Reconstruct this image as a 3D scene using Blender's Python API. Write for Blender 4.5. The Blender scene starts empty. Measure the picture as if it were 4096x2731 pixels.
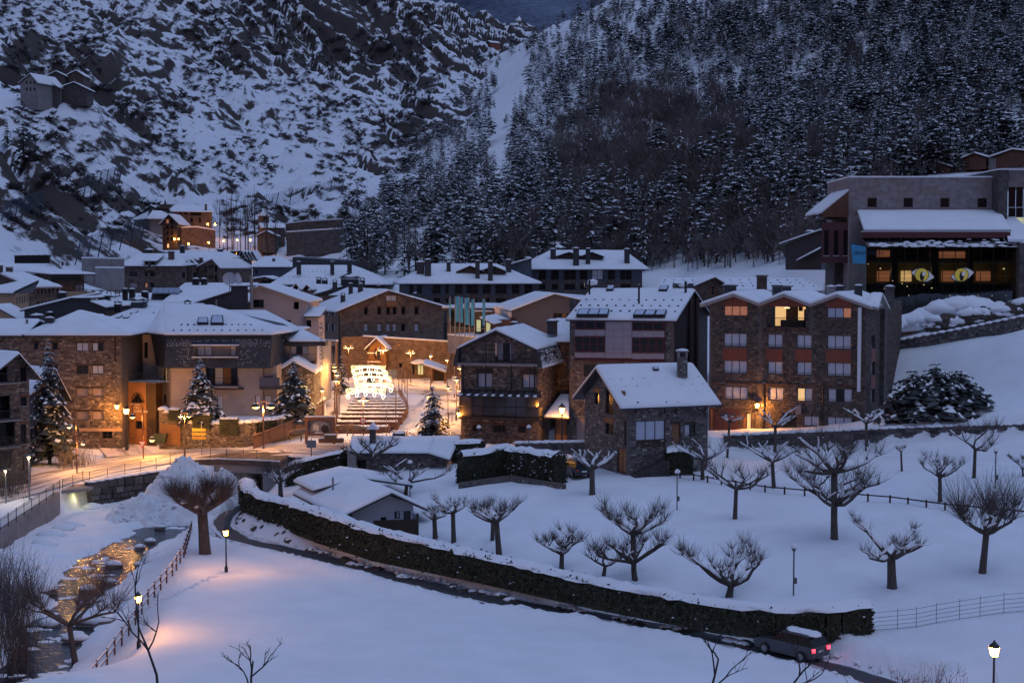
import bpy,bmesh,math,random
import numpy as np
from mathutils import Vector,Matrix
R = math.radians
SC = bpy.context.scene
COL = SC.collection
# ---------------------------------------------------------------- camera
FPX,HOR = 5690.0,1070.0
PITCH = math.atan((1365.5 - HOR) / FPX)
CAMZ = 20.0
cam = bpy.data.cameras.new('camera')
cam.lens = 36.0 * FPX / 4096.0
cam.sensor_width = 36.0
cam.clip_start,cam.clip_end = 1.0,6000.0
camo = bpy.data.objects.new('camera',cam); COL.objects.link(camo)
camo.location = (0,0,CAMZ)
camo.rotation_euler = (math.pi / 2 - PITCH,0,0)
SC.camera = camo
# ---------------------------------------------------------------- sky, sun, exposure
w = bpy.data.worlds.new('World'); SC.world = w; w.use_nodes = True
nt = w.node_tree
bg = nt.nodes['Background']
sky = nt.nodes.new('ShaderNodeTexSky'); sky.sky_type = 'NISHITA'; sky.sun_disc = False
sky.sun_elevation = R(-1.0); sky.sun_rotation = R(20); sky.ozone_density = 2.0; sky.air_density = 1.3
tint = nt.nodes.new('ShaderNodeMix'); tint.data_type = 'RGBA'; tint.blend_type = 'MULTIPLY'
tint.inputs[0].default_value = 1.0
tint.inputs[7].default_value = (0.84,0.87,1.10,1)
nt.links.new(sky.outputs[0],tint.inputs[6]); nt.links.new(tint.outputs[2],bg.inputs[0])
bg.inputs[1].default_value = 0.15
sl = bpy.data.lights.new('dusk_sun','SUN'); sl.energy = 0.085; sl.angle = R(60); sl.color = (0.60,0.72,1.0)
so = bpy.data.objects.new('dusk_sun',sl); COL.objects.link(so)
so.rotation_euler = (R(12),R(8),R(20))
SC.view_settings.view_transform = 'Standard'; SC.view_settings.look = 'None'
SC.view_settings.gamma = 1.0; SC.view_settings.use_curve_mapping = False
SC.view_settings.exposure = 3.27
SC.render.engine = 'CYCLES'
SC.cycles.use_denoising = True
SC.cycles.max_bounces = 6; SC.cycles.diffuse_bounces = 3; SC.cycles.glossy_bounces = 3
SC.cycles.transparent_max_bounces = 8
SC.cycles.sample_clamp_indirect = 4.0
SC.cycles.use_light_tree = True

# ---------------------------------------------------------------- pixel helpers (photograph pixels -> directions)
_cp,_sp = math.cos(PITCH),math.sin(PITCH)
def ray(px,py):
 a = (px - 2048.0) / FPX; b = -(py - 1365.5) / FPX
 return Vector((a,_cp + b * _sp,-_sp + b * _cp))
def P(px,py,Y):
 d = ray(px,py); t = Y / d.y
 return Vector((d.x * t,Y,CAMZ + d.z * t))
def G(px,py,z):
 d = ray(px,py); t = (z - CAMZ) / d.z
 return Vector((d.x * t,d.y * t,z))
ZM = {0: (0,1400,3.136),1: (0,900,2.851),2: (400,900,2.851),3: (0,1350,2.851),4: (600,1350,2.851),
      5: (1100,1000,2.851),6: (1100,1350,2.851),7: (1600,950,2.851),8: (1750,1300,2.851),9: (2200,1100,2.851),
      10: (2700,1100,2.34),11: (3200,550,2.24),12: (2200,1450,2.94),13: (950,1750,1.96),14: (0,1700,1.521),
      15: (2050,1750,1.96),16: (2700,2250,1.685),17: (3000,1650,2.09),18: (0,0,1.651),19: (500,780,1.4933),
      20: (3500,950,1.12)}
def Z(k,X,Y):
 a,b,f = ZM[k]
 return (a + X / f,b + Y / f)
def smooth(a,b,x):
 t = np.clip((x - a) / (b - a),0,1); return t * t * (3 - 2 * t)
# ---------------------------------------------------------------- noise
def _hash(i,j,seed):
 h = (i.astype(np.int64) * 374761393 + j.astype(np.int64) * 668265263 + seed * 974634777) & 0xffffffff
 h = ((h ^ (h >> 13)) * 1274126177) & 0xffffffff
 return ((h ^ (h >> 16)) & 0xffff) / 65535.0
def vnoise(x,y,seed=0):
 x = np.asarray(x,float); y = np.asarray(y,float)
 i = np.floor(x); j = np.floor(y); fx = x - i; fy = y - j
 fx = fx * fx * (3 - 2 * fx); fy = fy * fy * (3 - 2 * fy)
 a = _hash(i,j,seed); b = _hash(i + 1,j,seed); c = _hash(i,j + 1,seed); d = _hash(i + 1,j + 1,seed)
 return (a * (1 - fx) + b * fx) * (1 - fy) + (c * (1 - fx) + d * fx) * fy * 1.0
def fbm(x,y,oct=4,seed=0,gain=0.5):
 s = 0; a = 1.0; n = 0
 for o in range(oct):
  s = s + a * vnoise(x * 2 ** o,y * 2 ** o,seed + o * 17); n += a; a *= gain
 return s / n
def ridged(x,y,oct=4,seed=0):
 s = 0; a = 1.0; n = 0
 for o in range(oct):
  s = s + a * (1 - np.abs(2 * vnoise(x * 2 ** o,y * 2 ** o,seed + o * 13) - 1)); n += a; a *= 0.5
 return s / n
class RBF:
 def __init__(s,pts,c=8.0,lam=.4):
  p = np.array([(q[0],q[1]) for q in pts],float); z = np.array([q[2] for q in pts],float)
  n = len(p); d = np.sqrt(((p[:,None] - p[None]) ** 2).sum(-1) + c * c)
  A = np.zeros((n + 3,n + 3)); A[:n,:n] = d - np.eye(n) * lam
  A[:n,n] = 1; A[:n,n + 1:] = p; A[n,:n] = 1; A[n + 1:,:n] = p.T
  s.w = np.linalg.lstsq(A,np.concatenate([z,[0,0,0]]),rcond=None)[0]; s.p = p; s.c = c
 def __call__(s,x,y):
  x = np.asarray(x,float); y = np.asarray(y,float); sh = np.broadcast(x,y).shape
  x = np.broadcast_to(x,sh).ravel(); y = np.broadcast_to(y,sh).ravel()
  out = s.w[-3] + s.w[-2] * x + s.w[-1] * y
  for k in range(len(s.p)):
   out = out + s.w[k] * np.sqrt((x - s.p[k,0]) ** 2 + (y - s.p[k,1]) ** 2 + s.c ** 2)
  return out.reshape(sh)
def poly_dist(x,y,line):
 """distance to a polyline, signed side (+ left of travel) and running parameter in metres"""
 best = np.full(np.shape(x),1e9); side = np.zeros(np.shape(x)); par = np.zeros(np.shape(x)); acc = 0
 for (x0,y0),(x1,y1) in zip(line[:-1],line[1:]):
  dx,dy = x1 - x0,y1 - y0; L = math.hypot(dx,dy)
  t = np.clip(((x - x0) * dx + (y - y0) * dy) / (L * L),0,1)
  d = np.hypot(x - x0 - t * dx,y - y0 - t * dy)
  s = np.sign(dx * (y - y0) - dy * (x - x0))
  m = d < best
  best = np.where(m,d,best); side = np.where(m,s,side); par = np.where(m,acc + t * L,par); acc += L
 return best,side,par
# ---------------------------------------------------------------- mesh helpers
def link(o): COL.objects.link(o); return o
def mesh_obj(name,V,Fc,mat=None,parent=None,tone=None,smooth_=False,mats=None,midx=None):
 me = bpy.data.meshes.new(name)
 me.from_pydata([tuple(v) for v in V],[],Fc)
 if mats:
  for m in mats: me.materials.append(m)
  if midx is not None: me.polygons.foreach_set('material_index',midx)
 elif mat: me.materials.append(mat)
 if tone is not None:
  at = me.attributes.new('tone','FLOAT','FACE'); at.data.foreach_set('value',np.asarray(tone,np.float32))
 if smooth_: me.polygons.foreach_set('use_smooth',np.ones(len(me.polygons),bool))
 me.update()
 o = bpy.data.objects.new(name,me); link(o)
 if parent: attach(o,parent)
 return o
def fast_obj(name,V,T,mats,midx=None,parent=None,tone=None,smooth_=False):
 """triangle/quad mesh from numpy arrays"""
 V = np.asarray(V,np.float32); T = np.asarray(T,np.int32); n,k = T.shape
 me = bpy.data.meshes.new(name)
 me.vertices.add(len(V)); me.vertices.foreach_set('co',V.ravel())
 me.loops.add(n * k); me.loops.foreach_set('vertex_index',T.ravel())
 me.polygons.add(n); me.polygons.foreach_set('loop_start',np.arange(n,dtype=np.int32) * k)
 for m in (mats if isinstance(mats,(list,tuple)) else [mats]): me.materials.append(m)
 if midx is not None: me.polygons.foreach_set('material_index',np.asarray(midx,np.int32))
 if smooth_: me.polygons.foreach_set('use_smooth',np.ones(n,bool))
 if tone is not None:
  at = me.attributes.new('tone','FLOAT','FACE'); at.data.foreach_set('value',np.asarray(tone,np.float32))
 me.update(calc_edges=True); me.validate()
 o = bpy.data.objects.new(name,me); link(o)
 if parent: attach(o,parent)
 return o
def root_of(o):
 while o.parent: o = o.parent
 return o
LOCAL = False
def attach(o,p):
 o.parent = p
 l = root_of(p).location if not LOCAL else Vector((0,0,0))
 if p.parent is None and not LOCAL: o.matrix_parent_inverse = Matrix.Translation(-l)
def thing(name,label,cat,loc=(0,0,0),group=None):
 o = bpy.data.objects.new(name,None); link(o); o.location = loc; o.empty_display_size = 0.3
 tag(o,label,cat,group); return o
def tag(o,label=None,cat=None,group=None,kind=None):
 if label: o['label'] = label
 if cat: o['category'] = cat
 if group: o['group'] = group
 if kind: o['kind'] = kind
 return o
def copy_tree(o,parent=None):
 c = o.copy(); COL.objects.link(c); c.parent = parent
 for ch in o.children: copy_tree(ch,c)
 return c
class MB:
 def __init__(s): s.v = []; s.f = []; s.t = []; s.m = []
 def add(s,V,Fc,tone=0.5,m=0):
  b = len(s.v); s.v += [tuple(q) for q in V]; s.f += [tuple(i + b for i in q) for q in Fc]
  s.t += [tone] * len(Fc); s.m += [m] * len(Fc)
 def box(s,c,sz,rz=0.0,tone=0.5,m=0,ry=0.0):
  hx,hy,hz = sz[0] / 2,sz[1] / 2,sz[2] / 2
  M = Matrix.Translation(c) @ Matrix.Rotation(rz,4,'Z') @ Matrix.Rotation(ry,4,'Y')
  V = [M @ Vector((x,y,z)) for z in (-hz,hz) for (x,y) in ((-hx,-hy),(hx,-hy),(hx,hy),(-hx,hy))]
  s.add(V,[(3,2,1,0),(4,5,6,7),(0,1,5,4),(1,2,6,5),(2,3,7,6),(3,0,4,7)],tone,m)
 def hexa(s,b,t,tone=0.5,m=0):
  s.add(list(b) + list(t),[(3,2,1,0),(4,5,6,7),(0,1,5,4),(1,2,6,5),(2,3,7,6),(3,0,4,7)],tone,m)
 def tube(s,pts,rad,n=6,tone=0.5,m=0,cap=True):
  pts = [Vector(p) for p in pts]
  if not isinstance(rad,(list,tuple)): rad = [rad] * len(pts)
  b = len(s.v); up = None
  for i,p in enumerate(pts):
   d = (pts[min(i + 1,len(pts) - 1)] - pts[max(i - 1,0)])
   d = d.normalized() if d.length > 1e-9 else Vector((0,0,1))
   if up is None: up = Vector((1,0,0)) if abs(d.x) < .8 else Vector((0,1,0))
   x = (up - d * up.dot(d))
   x = x.normalized() if x.length > 1e-6 else Vector((0,1,0))
   y = d.cross(x); up = x
   for k in range(n):
    a = 2 * math.pi * k / n
    s.v.append(tuple(p + (x * math.cos(a) + y * math.sin(a)) * rad[i]))
  for i in range(len(pts) - 1):
   for k in range(n):
    s.f.append((b + i * n + k,b + i * n + (k + 1) % n,b + (i + 1) * n + (k + 1) % n,b + (i + 1) * n + k)); s.t.append(tone); s.m.append(m)
  if cap:
   s.f.append(tuple(b + k for k in reversed(range(n)))); s.t.append(tone); s.m.append(m)
   e = b + (len(pts) - 1) * n
   s.f.append(tuple(e + k for k in range(n))); s.t.append(tone); s.m.append(m)
 def lathe(s,prof,c=(0,0,0),n=12,tone=0.5,m=0):
  b = len(s.v)
  for (r,z) in prof:
   for k in range(n):
    a = 2 * math.pi * k / n
    s.v.append((c[0] + r * math.cos(a),c[1] + r * math.sin(a),c[2] + z))
  for i in range(len(prof) - 1):
   for k in range(n):
    s.f.append((b + i * n + k,b + i * n + (k + 1) % n,b + (i + 1) * n + (k + 1) % n,b + (i + 1) * n + k)); s.t.append(tone); s.m.append(m)
  s.f.append(tuple(b + k for k in reversed(range(n)))); s.t.append(tone); s.m.append(m)
  e = b + (len(prof) - 1) * n
  s.f.append(tuple(e + k for k in range(n))); s.t.append(tone); s.m.append(m)
 def blob(s,c,r,seed=0,n=7,squash=0.6,tone=0.5,m=0):
  rnd = random.Random(seed); b = len(s.v); rings = [0.15,0.55,0.9,1.0,0.85]; hz = [1.0,0.8,0.4,0.0,-0.25]
  rx,ry = (r if isinstance(r,(tuple,list)) else (r,r))
  for q,h in zip(rings,hz):
   for k in range(n):
    a = 2 * math.pi * k / n; j = rnd.uniform(.85,1.12)
    s.v.append((c[0] + rx * q * j * math.cos(a),c[1] + ry * q * j * math.sin(a),c[2] + h * squash * (rx + ry) / 2 * j))
  for i in range(4):
   for k in range(n):
    s.f.append((b + i * n + k,b + (i + 1) * n + k,b + (i + 1) * n + (k + 1) % n,b + i * n + (k + 1) % n)); s.t.append(tone); s.m.append(m)
  s.f.append(tuple(b + k for k in range(n))); s.t.append(tone); s.m.append(m)
 def build(s,name,mat,parent=None,sm=False,tone=False):
  if isinstance(mat,(list,tuple)): return mesh_obj(name,s.v,s.f,None,parent,s.t if tone else None,sm,mat,s.m)
  return mesh_obj(name,s.v,s.f,mat,parent,s.t if tone else None,sm)
# ---------------------------------------------------------------- materials
MATS = {}
def mat(name,col,rough=0.7,metal=0.0,var=0.0,scale=3.0,bump=0.0,bscale=None,emit=None,estr=0.0,col2=None,tone=None,spec=0.5,trans=0.0,stretch=None,alpha=None):
 """procedural principled material; var/col2 mixes a noise, tone=(dark,light) uses the face attribute"""
 if name in MATS: return MATS[name]
 m = bpy.data.materials.new(name); m.use_nodes = True; n = m.node_tree.nodes; l = m.node_tree.links
 b = n['Principled BSDF']; MATS[name] = m
 b.inputs['Base Color'].default_value = (*col,1); b.inputs['Roughness'].default_value = rough; b.inputs['Metallic'].default_value = metal
 b.inputs['Specular IOR Level'].default_value = spec
 if trans: b.inputs['Transmission Weight'].default_value = trans
 tc = n.new('ShaderNodeTexCoord'); vec = tc.outputs['Object']
 if stretch:
  mp = n.new('ShaderNodeMapping'); mp.inputs['Scale'].default_value = stretch; l.new(vec,mp.inputs[0]); vec = mp.outputs[0]
 out = None
 if tone:
  at = n.new('ShaderNodeAttribute'); at.attribute_name = 'tone'
  cr = n.new('ShaderNodeValToRGB'); e = cr.color_ramp.elements
  e[0].color = (*tone[0],1); e[1].color = (*tone[-1],1)
  for k in range(1,len(tone) - 1):
   q = e.new(k / (len(tone) - 1)); q.color = (*tone[k],1)
  l.new(at.outputs['Fac'],cr.inputs[0]); out = cr.outputs[0]
 if var or col2:
  nz = n.new('ShaderNodeTexNoise'); nz.inputs['Scale'].default_value = scale; nz.inputs['Detail'].default_value = 4; l.new(vec,nz.inputs['Vector'])
  mx = n.new('ShaderNodeMix'); mx.data_type = 'RGBA'
  if col2:
   r = n.new('ShaderNodeValToRGB'); r.color_ramp.elements[0].position = 0.35; r.color_ramp.elements[1].position = 0.65
   l.new(nz.outputs['Fac'],r.inputs[0]); l.new(r.outputs[0],mx.inputs[0])
   mx.inputs[7].default_value = (*col2,1)
  else:
   mx.blend_type = 'MULTIPLY'; mx.inputs[0].default_value = 1.0
   r = n.new('ShaderNodeMapRange'); r.inputs[1].default_value = 0.25; r.inputs[2].default_value = 0.75
   r.inputs[3].default_value = 1 - var; r.inputs[4].default_value = 1 + var * 0.5
   l.new(nz.outputs['Fac'],r.inputs[0]); l.new(r.outputs[0],mx.inputs[7])
  if out: l.new(out,mx.inputs[6])
  else: mx.inputs[6].default_value = (*col,1)
  out = mx.outputs[2]
 if out: l.new(out,b.inputs['Base Color'])
 if bump:
  nb = n.new('ShaderNodeTexNoise'); nb.inputs['Scale'].default_value = bscale or scale * 3; nb.inputs['Detail'].default_value = 5; l.new(vec,nb.inputs['Vector'])
  bp = n.new('ShaderNodeBump'); bp.inputs['Strength'].default_value = bump; bp.inputs['Distance'].default_value = 0.1
  l.new(nb.outputs['Fac'],bp.inputs['Height']); l.new(bp.outputs[0],b.inputs['Normal'])
 if emit:
  b.inputs['Emission Color'].default_value = (*emit,1); b.inputs['Emission Strength'].default_value = estr
 return m
def brick_mat(name,c1,c2,mortar,scale=1.0,bw=0.45,bh=0.2,offset=0.5,var=0.35,rough=0.85,ms=0.02,bump=0.5,axis='auto'):
 """masonry too far away to build stone by stone: brick pattern over the wall's own face axes"""
 if name in MATS: return MATS[name]
 m = bpy.data.materials.new(name); m.use_nodes = True; n = m.node_tree.nodes; l = m.node_tree.links; MATS[name] = m
 b = n['Principled BSDF']; b.inputs['Roughness'].default_value = rough
 ge = n.new('ShaderNodeNewGeometry'); tc = n.new('ShaderNodeTexCoord')
 sp = n.new('ShaderNodeSeparateXYZ'); l.new(tc.outputs['Object'],sp.inputs[0])
 sn = n.new('ShaderNodeSeparateXYZ'); l.new(ge.outputs['Normal'],sn.inputs[0])
 a1 = n.new('ShaderNodeMath'); a1.operation = 'MULTIPLY'; l.new(sp.outputs[0],a1.inputs[0]); l.new(sn.outputs[1],a1.inputs[1])
 a2 = n.new('ShaderNodeMath'); a2.operation = 'MULTIPLY'; l.new(sp.outputs[1],a2.inputs[0]); l.new(sn.outputs[0],a2.inputs[1])
 a3 = n.new('ShaderNodeMath'); a3.operation = 'SUBTRACT'; l.new(a1.outputs[0],a3.inputs[0]); l.new(a2.outputs[0],a3.inputs[1])
 cb = n.new('ShaderNodeCombineXYZ'); l.new(a3.outputs[0],cb.inputs[0]); l.new(sp.outputs[2],cb.inputs[1])
 wz = n.new('ShaderNodeTexNoise'); wz.inputs['Scale'].default_value = 1.7; l.new(tc.outputs['Object'],wz.inputs['Vector'])
 ma = n.new('ShaderNodeVectorMath'); ma.operation = 'MULTIPLY_ADD'; ma.inputs[1].default_value = (.18,.18,.18)
 l.new(wz.outputs['Color'],ma.inputs[0]); l.new(cb.outputs[0],ma.inputs[2])
 br = n.new('ShaderNodeTexBrick'); l.new(ma.outputs[0],br.inputs['Vector'])
 br.inputs['Color1'].default_value = (*c1,1); br.inputs['Color2'].default_value = (*c2,1); br.inputs['Mortar'].default_value = (*mortar,1)
 br.inputs['Scale'].default_value = scale; br.inputs['Brick Width'].default_value = bw; br.inputs['Row Height'].default_value = bh
 br.inputs['Mortar Size'].default_value = ms; br.inputs['Mortar Smooth'].default_value = 0.3; br.offset = offset
 nz = n.new('ShaderNodeTexNoise'); nz.inputs['Scale'].default_value = 1.3; nz.inputs['Detail'].default_value = 6; l.new(tc.outputs['Object'],nz.inputs['Vector'])
 mr = n.new('ShaderNodeMapRange'); mr.inputs[1].default_value = .3; mr.inputs[2].default_value = .7; mr.inputs[3].default_value = 1 - var; mr.inputs[4].default_value = 1 + var
 l.new(nz.outputs['Fac'],mr.inputs[0])
 mx = n.new('ShaderNodeMix'); mx.data_type = 'RGBA'; mx.blend_type = 'MULTIPLY'; mx.inputs[0].default_value = 1
 l.new(br.outputs['Color'],mx.inputs[6]); l.new(mr.outputs[0],mx.inputs[7]); l.new(mx.outputs[2],b.inputs['Base Color'])
 bp = n.new('ShaderNodeBump'); bp.inputs['Strength'].default_value = bump; bp.inputs['Distance'].default_value = 0.05
 l.new(br.outputs['Fac'],bp.inputs['Height']); bp.invert = True; l.new(bp.outputs[0],b.inputs['Normal'])
 return m
def snow_rock_mat(name,rockA,rockB,t0,t1,nscale,big=0.03,snowc=(.80,.82,.86),nw=.55):
 """snow lying where the surface is flat enough, bare rock and scrub where it is steep"""
 m = bpy.data.materials.new(name); m.use_nodes = True; n = m.node_tree.nodes; l = m.node_tree.links; MATS[name] = m
 b = n['Principled BSDF']; b.inputs['Roughness'].default_value = 0.85; b.inputs['Specular IOR Level'].default_value = 0.2
 ge = n.new('ShaderNodeNewGeometry'); tc = n.new('ShaderNodeTexCoord')
 sn = n.new('ShaderNodeSeparateXYZ'); l.new(ge.outputs['Normal'],sn.inputs[0])
 nz = n.new('ShaderNodeTexNoise'); nz.inputs['Scale'].default_value = nscale; nz.inputs['Detail'].default_value = 6; nz.inputs['Roughness'].default_value = .65; l.new(tc.outputs['Object'],nz.inputs['Vector'])
 n2 = n.new('ShaderNodeTexNoise'); n2.inputs['Scale'].default_value = big; n2.inputs['Detail'].default_value = 3; l.new(tc.outputs['Object'],n2.inputs['Vector'])
 s1 = n.new('ShaderNodeMath'); s1.operation = 'MULTIPLY_ADD'; s1.inputs[1].default_value = nw; l.new(nz.outputs['Fac'],s1.inputs[0]); l.new(sn.outputs[2],s1.inputs[2])
 s2 = n.new('ShaderNodeMath'); s2.operation = 'MULTIPLY_ADD'; s2.inputs[1].default_value = 0.5; l.new(n2.outputs['Fac'],s2.inputs[0]); l.new(s1.outputs[0],s2.inputs[2])
 mr = n.new('ShaderNodeMapRange'); mr.inputs[1].default_value = t0; mr.inputs[2].default_value = t1; l.new(s2.outputs[0],mr.inputs[0])
 rk = n.new('ShaderNodeMix'); rk.data_type = 'RGBA'; rk.inputs[6].default_value = (*rockA,1); rk.inputs[7].default_value = (*rockB,1)
 n3 = n.new('ShaderNodeTexNoise'); n3.inputs['Scale'].default_value = nscale * .4; n3.inputs['Detail'].default_value = 5; l.new(tc.outputs['Object'],n3.inputs['Vector']); l.new(n3.outputs['Fac'],rk.inputs[0])
 mx = n.new('ShaderNodeMix'); mx.data_type = 'RGBA'; l.new(mr.outputs[0],mx.inputs[0]); l.new(rk.outputs[2],mx.inputs[6]); mx.inputs[7].default_value = (*snowc,1)
 l.new(mx.outputs[2],b.inputs['Base Color'])
 bp = n.new('ShaderNodeBump'); bp.inputs['Strength'].default_value = 0.7; bp.inputs['Distance'].default_value = 0.6 / nscale * .3
 l.new(nz.outputs['Fac'],bp.inputs['Height']); l.new(bp.outputs[0],b.inputs['Normal'])
 return m
SNOW = mat('snow',(.80,.82,.87),.75,var=.07,scale=.35,bump=.55,bscale=1.3,spec=.25)
SNOWR = mat('snow_rough',(.78,.79,.83),.85,var=.12,scale=1.2,bump=.8,bscale=5,spec=.2)
def road_mat(name,asph,snowc,thr,scale,stretch):
 m = bpy.data.materials.new(name); m.use_nodes = True; n = m.node_tree.nodes; l = m.node_tree.links; MATS[name] = m
 b = n['Principled BSDF']; b.inputs['Roughness'].default_value = .55
 uv = n.new('ShaderNodeUVMap'); uv.uv_map = 'along'
 mp = n.new('ShaderNodeMapping'); mp.inputs['Scale'].default_value = stretch; l.new(uv.outputs[0],mp.inputs[0])
 nz = n.new('ShaderNodeTexNoise'); nz.inputs['Scale'].default_value = scale; nz.inputs['Detail'].default_value = 6; nz.inputs['Roughness'].default_value = .62; l.new(mp.outputs[0],nz.inputs['Vector'])
 at = n.new('ShaderNodeAttribute'); at.attribute_name = 'edge'
 ad = n.new('ShaderNodeMath'); ad.operation = 'ADD'; l.new(nz.outputs['Fac'],ad.inputs[0]); l.new(at.outputs['Fac'],ad.inputs[1])
 mr = n.new('ShaderNodeMapRange'); mr.inputs[1].default_value = thr - .05; mr.inputs[2].default_value = thr + .05; l.new(ad.outputs[0],mr.inputs[0])
 mx = n.new('ShaderNodeMix'); mx.data_type = 'RGBA'; mx.inputs[6].default_value = (*asph,1); mx.inputs[7].default_value = (*snowc,1); l.new(mr.outputs[0],mx.inputs[0]); l.new(mx.outputs[2],b.inputs['Base Color'])
 ro = n.new('ShaderNodeMapRange'); ro.inputs[3].default_value = .72; ro.inputs[4].default_value = .8; l.new(mr.outputs[0],ro.inputs[0]); l.new(ro.outputs[0],b.inputs['Roughness'])
 bp = n.new('ShaderNodeBump'); bp.inputs['Strength'].default_value = .5; bp.inputs['Distance'].default_value = .05; l.new(nz.outputs['Fac'],bp.inputs['Height']); l.new(bp.outputs[0],b.inputs['Normal'])
 return m
# ================================================================ GROUND
def W(px,py,z): p = G(px,py,z); return (p.x,p.y,z)
def WP(px,py,Y): p = P(px,py,Y); return (p.x,p.y,p.z)
ctl = [W(*q) for q in [
 (555,2590,-2.5),(905,2287,-3.5),(1500,2600,-2.3),(2400,2650,-2.0),(1000,2731,-1.6),
 (874,2108,-4.2),(947,2029,-4.4),(1052,2187,-4.1),(1205,2214,-4.0),(1409,2265,-3.9),(1613,2316,-3.7),(1817,2370,-3.6),(2021,2408,-3.4),
 (2500,2480,-3.2),(2759,2529,-3.0),(2967,2582,-2.9),(3234,2642,-2.8),(3412,2689,-2.5),
 (996,2036,-3.0),(1154,2102,-2.9),(1307,2158,-2.8),(1511,2224,-2.8),(1715,2265,-2.6),(1919,2306,-2.5),(2150,2357,-2.4),(2509,2434,-2.2),(2878,2505,-2.0),(3115,2541,-1.9),(3471,2540,-1.7),
 (2708,2039,0),(3174,2380,-1.1),(3981,1954,2.0),(3568,2351,-.8),(3930,2289,-.2),(3337,2155,.2),(1996,2219,-1.6),(2246,2280,-1.6),(2540,2326,-1.3),(2917,2388,-1.2),
 (1741,2153,-2.0),(1500,2110,-2.2),(1653,2110,-2.0),(1150,1980,-1.8),(1623,1980,-1.0),(2369,1977,.3),(2810,1918,.8),(3760,2006,1.2),(3896,1911,2.0),(1483,1908,-.4),(2300,1905,.5),(2600,1895,.8),
 (3480,2500,-1.3),(4096,2455,.3),(3700,2600,-1.2),(4096,2550,0),(3300,1810,1.0),(3900,1795,2.1),(2950,1832,.9),
 (309,1917,-2.0),(118,2010,-2.9),(520,1790,-1.6),(760,1790,-.9),(1000,1836,-.6),(1300,1790,-.2),(1450,1760,.3),(2100,1775,.6),
 (1480,1590,1.9),(1900,1500,2.2),(1500,1490,2.2),(1350,1480,2.2),(2230,1755,1.0),(1310,1700,.4),(1640,1690,.6),(1800,1650,1.2),(1290,1560,1.9)]]
ctl += [(20.6,60,.6),(0,50,1.5),(-30,50,1.5),(35,45,5),(0,20,12),(-40,20,10),(40,20,13),(-60,200,3),(0,260,4),(40,220,5),(-100,300,9),(0,330,12),(60,200,9),(-130,200,6),(-150,130,-2),
  WP(3650,1640,152),WP(3700,1300,184),WP(4050,1350,170),WP(3900,1600,155),WP(3600,1392,174),WP(3850,1348,169),WP(4150,1282,164),WP(3700,1340,178),WP(3700,1240,192),(90,150,8),(110,200,20),(100,100,4),(60,80,.5),(80,60,4),(120,300,40),(30,165,3),(45,165,3.4)]
LANE = [G(*q) for q in [(985,1985,-4.5),(905,2060,-4.3),(874,2108,-4.2),(930,2150,-4.15),(1052,2187,-4.1),(1205,2214,-4.0),(1409,2265,-3.9),(1613,2316,-3.7),(1817,2370,-3.6),(2021,2415,-3.4),(2300,2450,-3.3),(2500,2480,-3.2),(2759,2529,-3.0),(2967,2582,-2.9),(3234,2642,-2.8),(3412,2689,-2.5),(3600,2760,-2.3)]]
for p in LANE[3:]: ctl += [(p.x - 2.4,p.y - 3.6,p.z + .25),(p.x - 5.5,p.y - 8,p.z + .6),(p.x - 10,p.y - 15,p.z + 1.0)]
ctl = [q for k,q in enumerate(ctl) if not any(math.hypot(q[0] - r[0],q[1] - r[1]) < 1.6 for r in ctl[:k])]
GR = RBF(ctl,3.0,1.2)
RIV = [W(*q)[:2] for q in [(1150,1880,-4.6),(1010,1950,-4.7),(880,2040,-4.9),(660,2120,-5.2),(440,2235,-5.6),(330,2380,-5.9),(240,2520,-6.1),(140,2690,-6.3),(40,2850,-6.5)]]
RIV = [(-10,162)] + RIV + [(-38,70)]
def water_z(y): return -6.5 + (y - 85) / (150 - 85) * 1.8
WALLTOP = [P(-260,2270,109),P(0,2125,124),P(240,1966,139.7)]          # concrete river wall (top edge)
LWALL = [(p.x,p.y) for p in WALLTOP] + [(P(345,1932,144.5).x,144.5),(P(620,1884,149.6).x,149.6),(P(800,1866,151.5).x,151.5)]
HWALL = [(P(2895,1800,147).x,147),(P(3300,1800,146).x,146),(P(3700,1800,144).x,144),(P(4300,1800,140).x,140)]  # wall between park and hotel
FENCE = [(766,2114,-4.1),(756,2173,-4.1),(736,2246,-4.0),(690,2311,-3.9),(592,2397,-3.8),(427,2548,-3.6),(296,2647,-3.5),(120,2760,-3.4)]
FXY = [W(*q)[:2] for q in FENCE]
LXY = [(p.x,p.y) for p in LANE]
LACC = np.concatenate([[0],np.cumsum([math.hypot(b[0] - a[0],b[1] - a[1]) for a,b in zip(LXY[:-1],LXY[1:])])]); LZ = np.array([p.z for p in LANE])
STX = [(P(1318,1700,168).x,P(1640,1700,168).x,168.0,201.0)]
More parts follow.
